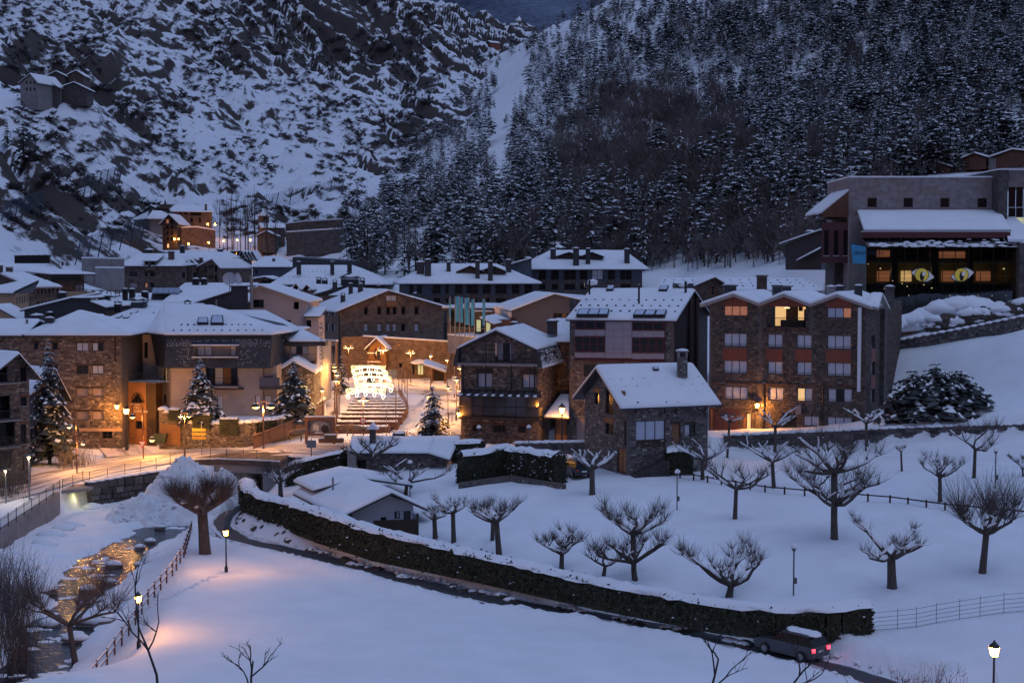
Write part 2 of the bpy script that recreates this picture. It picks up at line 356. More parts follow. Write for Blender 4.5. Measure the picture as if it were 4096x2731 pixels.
def gz(x,y,fine=True,carve=True):
 x = np.asarray(x,float); y = np.asarray(y,float)
 z = GR(x,y)
 # terrace behind the park wall
 d,s,t = poly_dist(x,y,HWALL)
 z = z + np.where((x > HWALL[0][0] - 2),smooth(-.25,.25,d * s) * smooth(14,3,d) * 1.3,0)
 # river channel
 d,s,t = poly_dist(x,y,RIV)
 wz = water_z(y)
 wob = (fbm(x * .25,y * .25,4,5) - .5) * 5.0
 half = 2.0 + .6 * smooth(140,120,y) + wob * .6
 bank = smooth(half - 1.2,half + .9,d)
 lowl = wz - .45 + bank * .75
 far = np.where(s > 0,smooth(3.4,6.0 + 3.0 * smooth(128,108,y),d),0)
 zr = np.where(s > 0,lowl * (1 - far) + z * far,lowl + .25 * smooth(4,9,d) + .5 * (fbm(x * .8,y * .8,2,8) - .4))
 inr = (y < 163) & ((d < 14) & (s > 0) | (d < 30) & (s <= 0)) & carve
 z = np.where(inr,np.minimum(z,zr),z)
 d3,s3,t3 = poly_dist(x,y,LXY); kk = smooth(3.0,1.5,d3)
 z = z * (1 - kk) + np.interp(t3,LACC,LZ) * kk
 # left river wall: ground behind stays at road level
 d2,s2,t2 = poly_dist(x,y,LWALL)
 road = GR(x,y)
 road = np.minimum(road,-1.2 - smooth(150,120,y) * 2.6)
 beh = (s2 > 0) & (y < 157) & (d2 < 30)
 z = np.where(beh & (d2 > .3),road,z)
 x0,x1,y0,y1 = STX[0]
 z = np.where((x > x0) & (x < x1) & (y > y0) & (y < y1),np.minimum(z,.2 + (y - 172) / 26 * 1.1 - .7),z)
 if fine:
  z = z + (fbm(x * .35,y * .35,3,9) - .5) * .30 + (fbm(x * 1.6,y * 1.6,2,3) - .5) * .05
 return z
def gz1(x,y): return float(gz(np.array([x]),np.array([y]),True)[0])
_OY = np.arange(52,240,.5)
def onground(px,py):
 """point where the ray through a photograph pixel meets the ground"""
 d = ray(px,py); tt = _OY / d.y; x = d.x * tt; z = CAMZ + d.z * tt; g = gz(x,_OY,True); k = int((g > z).argmax())
 if not (g > z).any(): p = G(px,py,0); return Vector((p.x,p.y,gz1(p.x,p.y)))
 a = z[k - 1] - g[k - 1]; b = g[k] - z[k]; f = a / (a + b + 1e-9); y = _OY[k - 1] + .5 * f; return Vector((d.x * y / d.y,y,gz1(d.x * y / d.y,y)))
xs = np.concatenate([np.arange(-170,-75,4),np.arange(-75,76,.6),np.arange(78,190,4)])
ys = np.concatenate([np.arange(14,56,3),np.arange(56,165,.6),np.arange(165,345,3)])
X,Y = np.meshgrid(xs,ys); Zg = gz(X,Y)
d,s,t = poly_dist(X,Y,LXY)
berm = np.exp(-((d - 2.5) / .7) ** 2) * (.25 + .5 * fbm(X * 1.1,Y * 1.1,3,21)) * smooth(.9,1.6,d)
Zg = Zg + np.where(d < 6,berm,0) - smooth(1.6,1.0,d) * .3
n,m = X.shape
idx = np.arange(n * m).reshape(n,m)
Q = np.stack([idx[:-1,:-1],idx[:-1,1:],idx[1:,1:],idx[1:,:-1]],-1).reshape(-1,4)
ground = fast_obj('ground',np.stack([X,Y,Zg],-1).reshape(-1,3),Q,SNOW,smooth_=True); ground['kind'] = 'structure'
# water
WATER = bpy.data.materials.new('river_water'); WATER.use_nodes = True
_n = WATER.node_tree.nodes; _l = WATER.node_tree.links; _b = _n['Principled BSDF']
_b.inputs['Base Color'].default_value = (.012,.013,.018,1); _b.inputs['Roughness'].default_value = .09; _b.inputs['IOR'].default_value = 1.5; _b.inputs['Specular IOR Level'].default_value = .45
_t = _n.new('ShaderNodeTexCoord'); _z = _n.new('ShaderNodeTexNoise'); _z.inputs['Scale'].default_value = 2.2; _z.inputs['Detail'].default_value = 4
_bp = _n.new('ShaderNodeBump'); _bp.inputs['Strength'].default_value = .9; _bp.inputs['Distance'].default_value = .12
_l.new(_t.outputs['Object'],_z.inputs['Vector']); _l.new(_z.outputs['Fac'],_bp.inputs['Height']); _l.new(_bp.outputs[0],_b.inputs['Normal'])
wx = np.arange(-62,-8,3.0); wy = np.arange(66,163,3.0)
A,Bm = np.meshgrid(wx,wy); i2 = np.arange(A.size).reshape(A.shape)
keep = poly_dist(A,Bm,RIV)[0] < 16
q2 = np.stack([i2[:-1,:-1],i2[:-1,1:],i2[1:,1:],i2[1:,:-1]],-1).reshape(-1,4)
q2 = q2[keep.ravel()[q2].all(1)]
water = fast_obj('river_water',np.stack([A,Bm,water_z(Bm)],-1).reshape(-1,3),q2,WATER); water['kind'] = 'structure'
# ---------------------------------------------------------------- roads
def ribbon(name,line,width,mt,lift=.035,step=1.2,nx=8,zfun=None,edge=.35):
 pts = [Vector(p) for p in line]; out = [pts[0]]
 for a,b in zip(pts[:-1],pts[1:]):
  k = max(1,int((b - a).length / step))
  out += [a.lerp(b,(i + 1) / k) for i in range(k)]
 sm_ = [out[0]] + [(out[max(i - 3,0)] + out[i] * 2 + out[min(i + 3,len(out) - 1)]) / 4 for i in range(1,len(out) - 1)] + [out[-1]]
 V = []; F_ = []; U = []; E = []; acc = 0
 for i,p in enumerate(sm_):
  d = (sm_[min(i + 1,len(sm_) - 1)] - sm_[max(i - 1,0)]); d.z = 0; d.normalize(); nrm = Vector((-d.y,d.x,0))
  if i: acc += (p - sm_[i - 1]).length
  wd = width[0] + (width[1] - width[0]) * i / (len(sm_) - 1) if isinstance(width,tuple) else width
  for k in range(nx + 1):
   f = k / nx - .5; q = p + nrm * (f * wd)
   V.append([q.x,q.y,0]); U.append((acc,f * wd)); E.append(abs(f * 2) ** 3 * edge)
 V = np.array(V)
 V[:,2] = (gz(V[:,0],V[:,1],True) if zfun is None else zfun(V[:,0],V[:,1])) + lift
 if zfun is None:   # keep the road above the coarser ground sheet
  V[:,2] += .03
 for i in range(len(sm_) - 1):
  for k in range(nx):
   a = i * (nx + 1) + k; F_.append((a,a + 1,a + nx + 2,a + nx + 1))
 o = mesh_obj(name,V,F_,mt,smooth_=True); me = o.data
 at = me.attributes.new('edge','FLOAT','POINT'); at.data.foreach_set('value',np.array(E,np.float32))
 uv = me.uv_layers.new(name='along')
 li = np.zeros(len(me.loops),np.int32); me.loops.foreach_get('vertex_index',li)
 uv.data.foreach_set('uv',np.array(U,np.float32)[li].ravel()); o['kind'] = 'structure'
 return o
LANE_M = road_mat('lane_asphalt',(.045,.044,.052),(.68,.68,.73),.70,1.0,(.12,1.6,1))
ROAD_M = road_mat('town_road_snow',(.24,.20,.19),(.58,.54,.55),.50,1.0,(.10,1.1,1))
PLAZA_M = road_mat('plaza_snow',(.20,.17,.15),(.66,.63,.62),.44,1.0,(.25,.5,1))
ribbon('lane_road',LANE,2.3,LANE_M,lift=.05,edge=.5)
ROADL = [WP(-150,2080,138),WP(60,2000,144),WP(300,1900,152),WP(560,1822,158),WP(800,1795,159.5),WP(1080,1786,158.5),WP(1300,1785,157),WP(1500,1782,155),WP(1750,1785,153.5)]
ROADL = [(a,b,0) for a,b,c in ROADL]
def roadz(x,y):
 return gz(x,y,False,False)
ribbon('town_road',ROADL,(8.5,8.0),ROAD_M,lift=.10,zfun=roadz,edge=.2)
ribbon('side_street',[(P(520,1790,161).x,161,0),(P(470,1770,172).x,172,0),(P(440,1750,190).x,190,0)],5.0,ROAD_M,lift=.14,zfun=roadz)
ribbon('plaza_pavement',[(P(1830,1720,163).x,163,0),(P(1790,1650,175).x,175,0),(P(1740,1570,196).x,196,0),(P(1690,1530,214).x,214,0),(P(1600,1500,228).x,228,0)],(9,30),PLAZA_M,lift=.14,zfun=roadz)
ribbon('stair_side_path',[(P(1300,1700,166).x,166,0),(P(1308,1600,190).x,190,0),(P(1320,1540,208).x,208,0),(P(1400,1500,222).x,222,0)],(3,9),PLAZA_M,lift=.14,zfun=roadz)
# ================================================================ HILLSIDES
def hill(name,pts,x0,x1,y0,y1,st,mt,disp,c=30):
 rb = RBF([WP(*q) if len(q) == 3 else q[:3] for q in pts],c,1.0)  # 3 numbers: pixel and depth; 4: a world point
 xs = np.arange(x0,x1 + st,st); ys = np.arange(y0,y1 + st,st); X,Y = np.meshgrid(xs,ys)
 Zh = rb(X,Y); Zh = Zh + disp(X,Y)
 n,m = X.shape; i = np.arange(n * m).reshape(n,m)
 Q = np.stack([i[:-1,:-1],i[:-1,1:],i[1:,1:],i[1:,:-1]],-1).reshape(-1,4)
 # only what a visitor in the valley could see: cut cells far outside the view wedge
 cx = X.ravel()[Q].mean(1); cy = Y.ravel()[Q].mean(1)
 Q = Q[(np.abs(cx) < cy * .46 + 40)]
 o = fast_obj(name,np.stack([X,Y,Zh],-1).reshape(-1,3),Q,mt,smooth_=False); o['kind'] = 'structure'
 return rb,disp
def dispL(X,Y):
 a = ridged(X * .011 + .3,Y * .013,5,3) - .5
 warp = fbm(X * .02,Y * .02,3,40) * 30
 b = ridged((X + warp) * .045,(Y * .6 + X * .3 + warp) * .05,4,8) - .5
 terr = np.abs(((Y * .10 + X * .05 + fbm(X * .03,Y * .03,3,12) * 5) % 1) - .5)
 c = (ridged(X * .16,Y * .13,3,31) - .5)
 tt = Y * .017 + X * .024 + fbm(X * .011,Y * .011,4,71) * 4.2; fr_ = tt - np.floor(tt); t2 = Y * .036 + X * .05 + fbm(X * .028,Y * .028,4,72) * 4.0; f2 = t2 - np.floor(t2)
 am = smooth(.36,.62,fbm(X * .009,Y * .009,2,73)); cl = (smooth(.62,.95,fr_) - fr_) * 17 * (.2 + am) + (smooth(.6,.95,f2) - f2) * 7 * fbm(X * .02,Y * .02,2,74) * 1.6
 k = smooth(330,430,Y)
 for cx,cy,r in ((-103,460,30),(-72,458,30),(-80,385,42),(-185,565,26)): k = k * (1 - .93 * np.exp(-(((X - cx) ** 2 + (Y - cy) ** 2) / (r * r)) ** 1.5))
 return (a * 10 + b * 8 + terr * 2.5 + c * 5.5 + cl) * k - 6.5 * np.exp(-(((X + 92) ** 2 + (Y - 425) ** 2) / 1700.0) ** 1.5)
def dispR(X,Y):
 return (fbm(X * .02,Y * .02,4,60) - .5) * 10 * smooth(320,420,Y) + (fbm(X * .12,Y * .12,2,61) - .5) * 2 - smooth(268,242,Y) * 30
HILL_L = snow_rock_mat('snowy_rock',(.036,.031,.033),(.095,.078,.072),1.43,1.53,.19,.010,(.74,.77,.84),.9)
HILL_R = snow_rock_mat('snowy_forest_floor',(.03,.028,.03),(.07,.06,.055),1.02,1.2,.3,.02)
FARM = snow_rock_mat('far_forest',(.022,.032,.055),(.055,.072,.115),1.30,1.75,.11,.004,(.22,.26,.37))  # bluish haze of distance is painted into the forest and snow colours
LPTS = [(-200,1010,320),(0,1000,335),(560,985,398),(0,760,385),(0,560,430),(250,760,420),(500,930,410),(130,392,565),(330,400,575),(350,640,540),(-200,300,600),(0,0,800),(-400,0,760),
  (700,0,950),(1150,0,1080),(1580,-20,1180),(1680,70,1230),(1830,150,1290),(1960,172,1330),(500,300,740),(1000,300,880),(1400,280,1010),(900,560,720),(700,700,620),(1300,600,760),(1000,800,560),
  (1250,860,530),(750,925,500),(1100,930,470),(1350,960,470),(1450,760,620),(1650,560,820),(1800,400,980),(1900,270,1180),(1400,1060,420),(-300,600,450),(450,1185,368),(800,1190,368),(1000,1180,385),(1150,1150,390),(1000,1040,415),(650,992,440),(850,985,440),(750,930,466),(850,935,470),(720,1003,425),(900,1000,428),(1000,950,452),(1150,935,455),(1300,935,460),]
LPTS += [(-330,700,160,0),(-520,1100,260,0),(0,1450,270,0),(-170,295,2,0),(-110,295,3,0),(-60,300,4,0),(0,310,5,0),(60,330,5,0),(-60,340,11,0),(-20,380,10,0),(40,420,20,0),(-200,330,30,0)]
hillL,_ = hill('hillside_rocky',LPTS,-560,110,300,1450,2.7,HILL_L,dispL,14)
RPTS = [(1500,1120,300),(1900,1090,310),(2400,1040,330),(2900,1060,300),(3300,1030,262),(3700,1000,250),(4200,900,250),(4096,722,320),(3700,730,325),(4300,700,320),(3300,720,350),(2900,800,370),(2500,840,390),(2100,900,400),(1800,960,400),(1500,1000,390),
  (4096,0,520),(4400,0,500),(3600,0,570),(3200,0,650),(2700,20,800),(2300,95,960),(2200,150,1020),(2080,190,1100),(1985,225,1200),(2000,320,1000),(2100,400,850),(1850,500,830),(1900,650,650),(1650,750,600),(1500,860,520),(1450,950,450),
  (2600,350,640),(2600,600,500),(3100,400,520),(3600,400,440),(2250,600,620),(2250,250,850)]
RPTS += [(420,700,250,0),(430,1000,300,0),(300,1300,300,0),(200,300,70,0),(250,400,115,0),(-60,270,0,0),(0,270,2,0),(100,250,14,0),(130,240,24,0),(-70,350,2,0),(-75,450,14,0),(-85,600,25,0),(-85,750,50,0),(-60,900,90,0),(-40,1100,150,0)]
hillR,_ = hill('hillside_wooded',RPTS,-90,470,240,1350,4.0,HILL_R,dispR,25)
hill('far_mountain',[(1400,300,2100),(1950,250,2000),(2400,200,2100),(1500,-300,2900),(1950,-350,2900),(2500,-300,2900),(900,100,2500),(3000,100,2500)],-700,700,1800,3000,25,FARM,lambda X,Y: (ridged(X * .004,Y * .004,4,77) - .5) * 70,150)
# rising ground that closes the valley behind the camera's sight lines
# ================================================================ BUILDING TOOLS
EX = 2.0 ** -3.27            # one unit of picture white at this exposure
WOOD = mat('dark_wood',(.045,.026,.018),.7,var=.35,scale=2,bump=.3,stretch=(1,1,.2))
WOODR = mat('reddish_wood',(.12,.05,.03),.65,var=.3,scale=2,stretch=(1,1,.3))
WOODO = mat('orange_wood',(.26,.12,.05),.6,var=.3,scale=2.5,bump=.2,stretch=(.3,.3,3))
FRAME = mat('window_frame_dark',(.03,.02,.018),.5,var=.2,scale=5)
FRAMER = mat('window_frame_red',(.10,.018,.022),.45,var=.2,scale=5)
METAL = mat('dark_metal',(.02,.02,.024),.45,.4,var=.2,scale=6)
ZINC = mat('zinc_metal',(.28,.28,.3),.4,.7,var=.2,scale=4)
SLATE = mat('slate_roof',(.035,.038,.048),.55,var=.4,scale=3,bump=.4)
SLATEW = brick_mat('slate_shingles',(.050,.055,.070),(.035,.038,.05),(.008,.009,.012),1,.22,.16,var=.35,rough=.5,ms=.018,bump=.9)
PLASTER = mat('cream_plaster',(.36,.31,.29),.85,var=.15,scale=.7,bump=.1,bscale=12)
PLASTERW = mat('pale_plaster',(.48,.41,.41),.85,var=.12,scale=.5,bump=.1,bscale=12)
OCHRE = mat('ochre_plaster',(.46,.30,.19),.85,var=.14,scale=.5,bump=.1,bscale=12)
GREYP = mat('grey_render',(.10,.095,.11),.85,var=.2,scale=.6,bump=.1,bscale=9)
CONC = mat('concrete',(.26,.235,.235),.85,var=.25,scale=.8,bump=.2,bscale=6)
MORTAR = mat('mortar',(.13,.11,.105),.95,var=.3,scale=4,bump=.4)
REDP = mat('red_panel',(.21,.055,.032),.6,var=.2,scale=3,stretch=(3,3,.3))
GLASS = mat('dark_glass',(.010,.011,.015),.16,spec=.4)
CURT = mat('window_curtain',(.58,.60,.68),.55,var=.30,scale=6,stretch=(4,4,.12),spec=.6)
CURTB = mat('bluish_blind',(.50,.56,.68),.5,var=.12,scale=3,spec=.6)
SHUT = mat('roller_shutter',(.30,.25,.27),.6,var=.2,scale=9,stretch=(.2,.2,3))
LIT = mat('lit_window',(.6,.4,.2),.5,emit=(1,.60,.25),estr=.8 * EX,var=.4,scale=2)
LITD = mat('dim_lit_window',(.5,.25,.15),.5,emit=(1,.36,.18),estr=.22 * EX,var=.4,scale=2)
LITG = mat('greenish_lit_room',(.5,.5,.3),.5,emit=(.75,.75,.36),estr=.5 * EX,var=.3,scale=1.5)
STONE = {
 'brown': mat('rubble_stone',(.2,.2,.2),.85,tone=((.06,.045,.040),(.145,.110,.095),(.235,.185,.155),(.42,.35,.30)),var=.3,scale=5,bump=.6,bscale=14),
 'grey': mat('grey_rubble_stone',(.2,.2,.2),.85,tone=((.06,.054,.056),(.13,.117,.115),(.205,.185,.178),(.38,.35,.33)),var=.3,scale=5,bump=.6,bscale=14),
 'dark': mat('rust_brown_stone',(.2,.2,.2),.85,tone=((.034,.028,.028),(.09,.069,.060),(.14,.10,.078),(.24,.185,.145)),var=.3,scale=5,bump=.6,bscale=14),
 'wall': mat('dry_wall_stone',(.2,.2,.2),.85,tone=((.05,.045,.045),(.085,.078,.08),(.13,.12,.12),(.18,.165,.16)),var=.35,scale=3,bump=.7,bscale=10)}
BR_FAR = brick_mat('far_stone_wall',(.155,.105,.082),(.10,.070,.058),(.065,.048,.042),1,.55,.26,var=.45,ms=.03)
BR_MILA = brick_mat('coursed_stone_wall',(.21,.135,.095),(.145,.095,.070),(.09,.062,.05),1,.62,.24,var=.35,ms=.018)
BR_GREY = brick_mat('greyish_stone_wall',(.12,.105,.10),(.075,.065,.066),(.05,.045,.045),1,.5,.25,var=.4,ms=.03)
BR_SLATE = brick_mat('blue_grey_wall',(.075,.085,.115),(.06,.068,.095),(.045,.05,.07),1,.9,.4,var=.25,ms=.01)
BR_PAV = brick_mat('ashlar_panels',(.26,.235,.25),(.225,.18,.17),(.13,.12,.125),1,1.5,.62,var=.25,ms=.006,bump=.15)
PANE = {'c': CURT,'b': CURTB,'d': GLASS,'l': LIT,'o': LITD,'s': SHUT,'r': REDP,'w': WOODO,'g': LITG}

class Fr:
 """vertical facade plane: origin, direction to the right seen from outside, outward normal"""
 def __init__(s,a,b):
  s.o = Vector((a[0],a[1],0)); d = Vector((b[0] - a[0],b[1] - a[1],0)); s.W = d.length; s.u = d.normalized(); s.n = Vector((s.u.y,-s.u.x,0))
 def pt(s,u,z,out=0.0): q = s.o + s.u * u + s.n * out; q.z = z; return q
 def px(s,x,y):
  d = ray(x,y); t = (s.o - Vector((0,0,0))).dot(s.n) / d.dot(s.n)
  p = Vector((0,0,CAMZ)) + d * t
  return ((p - s.o).dot(s.u),p.z)
 def rect(s,k,r):
  a = s.px(*Z(k,r[0],r[1])); b = s.px(*Z(k,r[2],r[3])); c = s.px(*Z(k,r[0],r[3])); d = s.px(*Z(k,r[2],r[1]))
  return (min((a[0] + c[0]) / 2,(b[0] + d[0]) / 2),(b[1] + c[1]) / 2,max((a[0] + c[0]) / 2,(b[0] + d[0]) / 2),(a[1] + d[1]) / 2)
def clip(poly,conv):
 """Sutherland-Hodgman against a convex counter-clockwise polygon"""
 for (x0,y0),(x1,y1) in zip(conv,conv[1:] + conv[:1]):
  out = []
  f = lambda p: (x1 - x0) * (p[1] - y0) - (y1 - y0) * (p[0] - x0)
  for p,q in zip(poly,poly[1:] + poly[:1]):
   a,b = f(p),f(q)
   if a >= -1e-9: out.append(p)
   if (a > 1e-9 and b < -1e-9) or (a < -1e-9 and b > 1e-9):
    t = a / (a - b); out.append((p[0] + (q[0] - p[0]) * t,p[1] + (q[1] - p[1]) * t))
  poly = out
  if len(poly) < 3: return []
 return poly
def inside(conv,x,y,mrg=0.0):
 for (x0,y0),(x1,y1) in zip(conv,conv[1:] + conv[:1]):
  L = math.hypot(x1 - x0,y1 - y0)
  if L > 1e-9 and ((x1 - x0) * (y - y0) - (y1 - y0) * (x - x0)) / L < mrg: return False
 return True
def facade(mb,fr,poly,holes,reveal=.22,out=0.0,m=0):
 us = sorted({p[0] for p in poly} | {h[0] for h in holes} | {h[2] for h in holes}); zs = sorted({p[1] for p in poly} | {h[1] for h in holes} | {h[3] for h in holes})
 u0,u1 = min(p[0] for p in poly),max(p[0] for p in poly)
 for a,b in zip(us[:-1],us[1:]):
  if b - a < 1e-6 or a >= u1 or b <= u0: continue
  for c,d in zip(zs[:-1],zs[1:]):
   if d - c < 1e-6: continue
   mu,mz = (a + b) / 2,(c + d) / 2
   if any(h[0] < mu < h[2] and h[1] < mz < h[3] for h in holes): continue
   q = clip([(a,c),(b,c),(b,d),(a,d)],poly)
   if len(q) >= 3: mb.add([fr.pt(x,y,out) for x,y in q],[tuple(range(len(q)))],m=m)
 for h in holes:
  if not inside(poly,(h[0] + h[2]) / 2,(h[1] + h[3]) / 2): continue
  c = [(h[0],h[1]),(h[2],h[1]),(h[2],h[3]),(h[0],h[3])]
  for p,q in zip(c,c[1:] + c[:1]):
   mb.add([fr.pt(*p,out),fr.pt(*p,-reveal),fr.pt(*q,-reveal),fr.pt(*q,out)],[(0,1,2,3)],m=m)
def bar(mb,fr,u0,z0,u1,z1,o0,o1,tone=.5,m=0):
 b = [fr.pt(u0,z0,o1),fr.pt(u1,z0,o1),fr.pt(u1,z0,o0),fr.pt(u0,z0,o0)]; t = [fr.pt(u0,z1,o1),fr.pt(u1,z1,o1),fr.pt(u1,z1,o0),fr.pt(u0,z1,o0)]
 mb.hexa(b,t,tone,m)
def window(fr,h,parent,bays='d',frame=None,rows=1,lintel=None,sill=None,name='window',dep=.14,rail=False,fw=.06,lh=.18):
 u0,z0,u1,z1 = h; n = len(bays); mb = MB()
 fw = min(fw,(u1 - u0) * .12)
 for a,b,c,d in ((u0,z0,u0 + fw,z1),(u1 - fw,z0,u1,z1),(u0 + fw,z0,u1 - fw,z0 + fw),(u0 + fw,z1 - fw,u1 - fw,z1)): bar(mb,fr,a,b,c,d,-dep - .06,-dep)
 bw = (u1 - u0) / n
 for k in range(1,n): bar(mb,fr,u0 + k * bw - fw * .6,z0 + fw,u0 + k * bw + fw * .6,z1 - fw,-dep - .06,-dep + .005)
 for k in range(1,rows): zz = z0 + (z1 - z0) * k / rows; bar(mb,fr,u0 + fw,zz - fw * .4,u1 - fw,zz + fw * .4,-dep - .05,-dep + .01)
 if rail:
  zz = z0 + (z1 - z0) * .16; bar(mb,fr,u0,zz - .02,u1,zz + .02,-.05,-.02)
 w = mb.build(name,frame or FRAME,parent)
 for k,ch in enumerate(bays):
  q = MB(); q.add([fr.pt(u0 + k * bw,z0,-dep - .03),fr.pt(u0 + (k + 1) * bw,z0,-dep - .03),fr.pt(u0 + (k + 1) * bw,z1,-dep - .03),fr.pt(u0 + k * bw,z1,-dep - .03)],[(0,1,2,3)])
  q.build('pane',PANE[ch],w)
 if lintel:
  q = MB(); bar(q,fr,u0 - .18,z1 + .01,u1 + .18,z1 + lh,-.1,.07); q.build('lintel',lintel,w)
 if sill:
  q = MB(); bar(q,fr,u0 - .08,z0 - .09,u1 + .08,z0 - .005,-.1,.1); q.build('sill',sill,w)
 return w
def railing(fr,u0,u1,z0,z1,out,parent,m=None,step=.14,sides=True,name='railing',bulge=0.0):
 mb = MB(); r = .012
 runs = [(fr.pt(u0,0,out),fr.pt(u1,0,out))]
 if sides: runs += [(fr.pt(u0,0,.05),fr.pt(u0,0,out)),(fr.pt(u1,0,out),fr.pt(u1,0,.05))]
 for a,b in runs:
  L = (b - a).length; k = max(1,int(L / step))
  for zz,rr in ((z1,.03),(z0 + .08,.018)): mb.tube([(a.x,a.y,zz),(b.x,b.y,zz)],rr,4)
  for i in range(k + 1):
   p = a.lerp(b,i / k)
   if bulge:
    q = p + fr.n * bulge
    mb.tube([(p.x,p.y,z1),(p.x,p.y,z1 * .55 + z0 * .45),(q.x,q.y,z1 * .25 + z0 * .75),(p.x,p.y,z0)],r,3,cap=False)
   else: mb.tube([(p.x,p.y,z0),(p.x,p.y,z1)],r,3,cap=False)
 return mb.build(name,m or METAL,parent)
# ---------------------------------------------------------------- stones
def stones_on(fr,poly,holes,rnd,ch=(.14,.28),cw=(.2,.5),proud=(.02,.06),base=0.0,mrg=.02):
 u0,u1 = min(p[0] for p in poly),max(p[0] for p in poly); z0,z1 = min(p[1] for p in poly),max(p[1] for p in poly)
 out = []; z = z0
 while z < z1 - .1:
  h = rnd.uniform(*ch); h = min(h,z1 - z); u = u0 - rnd.uniform(0,cw[0])
  while u < u1:
   wd = rnd.uniform(*cw); a,b,c,d = max(u,u0) + .012,min(u + wd,u1) - .012,z + .012,z + h - .012
   u += wd
   if b - a < .1: continue
   bad = False
   for hh in holes:
    if a < hh[2] and b > hh[0] and c < hh[3] and d > hh[1]:
     if hh[0] - a > .1 and hh[0] - a < b - a: b = hh[0] - .01
     elif b - hh[2] > .1 and b - hh[2] < b - a: a = hh[2] + .01
     else: bad = True; break
     if b - a < .08: bad = True; break
   if bad: continue
   if not all(inside(poly,x,y,mrg) for x,y in ((a,c),(b,c),(b,d),(a,d))): continue
   j = lambda s: rnd.uniform(-s,s)
   s_ = min(.05,(d - c) * .22); pr = rnd.uniform(*proud)
   bk = [(a + j(.02),c + j(.015)),(b + j(.02),c + j(.015)),(b + j(.02),d + j(.015)),(a + j(.02),d + j(.015))]
   ft = [(bk[0][0] + s_ * rnd.uniform(.4,1.3),bk[0][1] + s_ * rnd.uniform(.4,1.2)),(bk[1][0] - s_ * rnd.uniform(.4,1.3),bk[1][1] + s_ * rnd.uniform(.4,1.2)),(bk[2][0] - s_ * rnd.uniform(.4,1.3),bk[2][1] - s_ * rnd.uniform(.4,1.2)),(bk[3][0] + s_ * rnd.uniform(.4,1.3),bk[3][1] - s_ * rnd.uniform(.4,1.2))]
   V = [fr.pt(x,y,base) for x,y in bk] + [fr.pt(x,y,base + pr) for x,y in ft]
   t = min(1,max(0,rnd.gauss(.42,.22)))
   if rnd.random() < .05: t = rnd.uniform(.75,1)
   out.append((V,t,(b - a) * (d - c)))
  z += h
 return out
SF = [(4,5,6,7),(0,1,5,4),(1,2,6,5),(2,3,7,6),(3,0,4,7)]
def lay_stones(st,parent,m,n=300):
 if not st: return
 st = sorted(st,key=lambda s: -s[2] / max(1,(s[0][0].x ** 2 + s[0][0].y ** 2)))
 for V,t,a in st[:n]:
  c = sum(V,Vector()) / 8
  mesh_obj('stone',V,SF,m,parent,[t] * 5)
 rest = st[n:]
 if rest:
  mb = MB()
  for V,t,a in rest: mb.add(V,SF,t)
  o = mb.build('stones',m,parent,tone=True); o['kind'] = 'stuff'
# ---------------------------------------------------------------- roofs
def ts(L,st=2.2):
 e = min(.28 / max(L,.01),.25); n = max(1,int(L / st)); return [0.0] + [e + (1 - 2 * e) * i / n for i in range(n + 1)] + [1.0]
def roof(parent,quads,snow=.26,deck=.16,m=None,st=2.2,seed=0,bare=None,name='roof'):
 quads = [[Vector(p) for p in q] for q in quads]
 mb = MB()
 for q in quads:
  mb.hexa([p - Vector((0,0,deck)) for p in q],[p.copy() for p in q])
 r = mb.build(name,m or SLATE,parent)
 V = []; key = {}; F_ = []; ec = {}
 def vid(p):
  k = (round(p.x,2),round(p.y,2),round(p.z,2))
  if k not in key: key[k] = len(V); V.append(p.copy())
  return key[k]
 for q in quads:
  a,b,c,d = q
  tu = ts(max((b - a).length,(c - d).length),st); tv = ts(max((d - a).length,(c - b).length),st)
  g = [[vid(a.lerp(b,x).lerp(d.lerp(c,x),y)) for x in tu] for y in tv]
  for i in range(len(tv) - 1):
   for j in range(len(tu) - 1):
    f = [g[i][j],g[i][j + 1],g[i + 1][j + 1],g[i + 1][j]]
    f = [x for k,x in enumerate(f) if x != f[k - 1]]
    if len(f) >= 3: F_.append(f)
 for f in F_:
  for x,y in zip(f,f[1:] + f[:1]):
   e = (min(x,y),max(x,y)); ec[e] = ec.get(e,0) + 1
 bv = set()
 for e,c in ec.items():
  if c == 1: bv |= set(e)
 A = np.array([tuple(v) for v in V])
 nz = (fbm(A[:,0] * .6 + A[:,2] * .7,A[:,1] * .6,3,50 + seed) - .5)
 T = A.copy()
 for i in range(len(A)): T[i,2] += (snow * .5 + nz[i] * snow * .35) if i in bv else (snow + nz[i] * snow * .55)
 n = len(A); Vv = np.vstack([T,A + [0,0,.006]])
 FF = [tuple(f) for f in F_]
 for f in F_:
  for x,y in zip(f,f[1:] + f[:1]):
   if ec[(min(x,y),max(x,y))] == 1: FF.append((y,x,x + n,y + n))
 mesh_obj('snow_layer',Vv,FF,SNOW,r,smooth_=True)
 return r
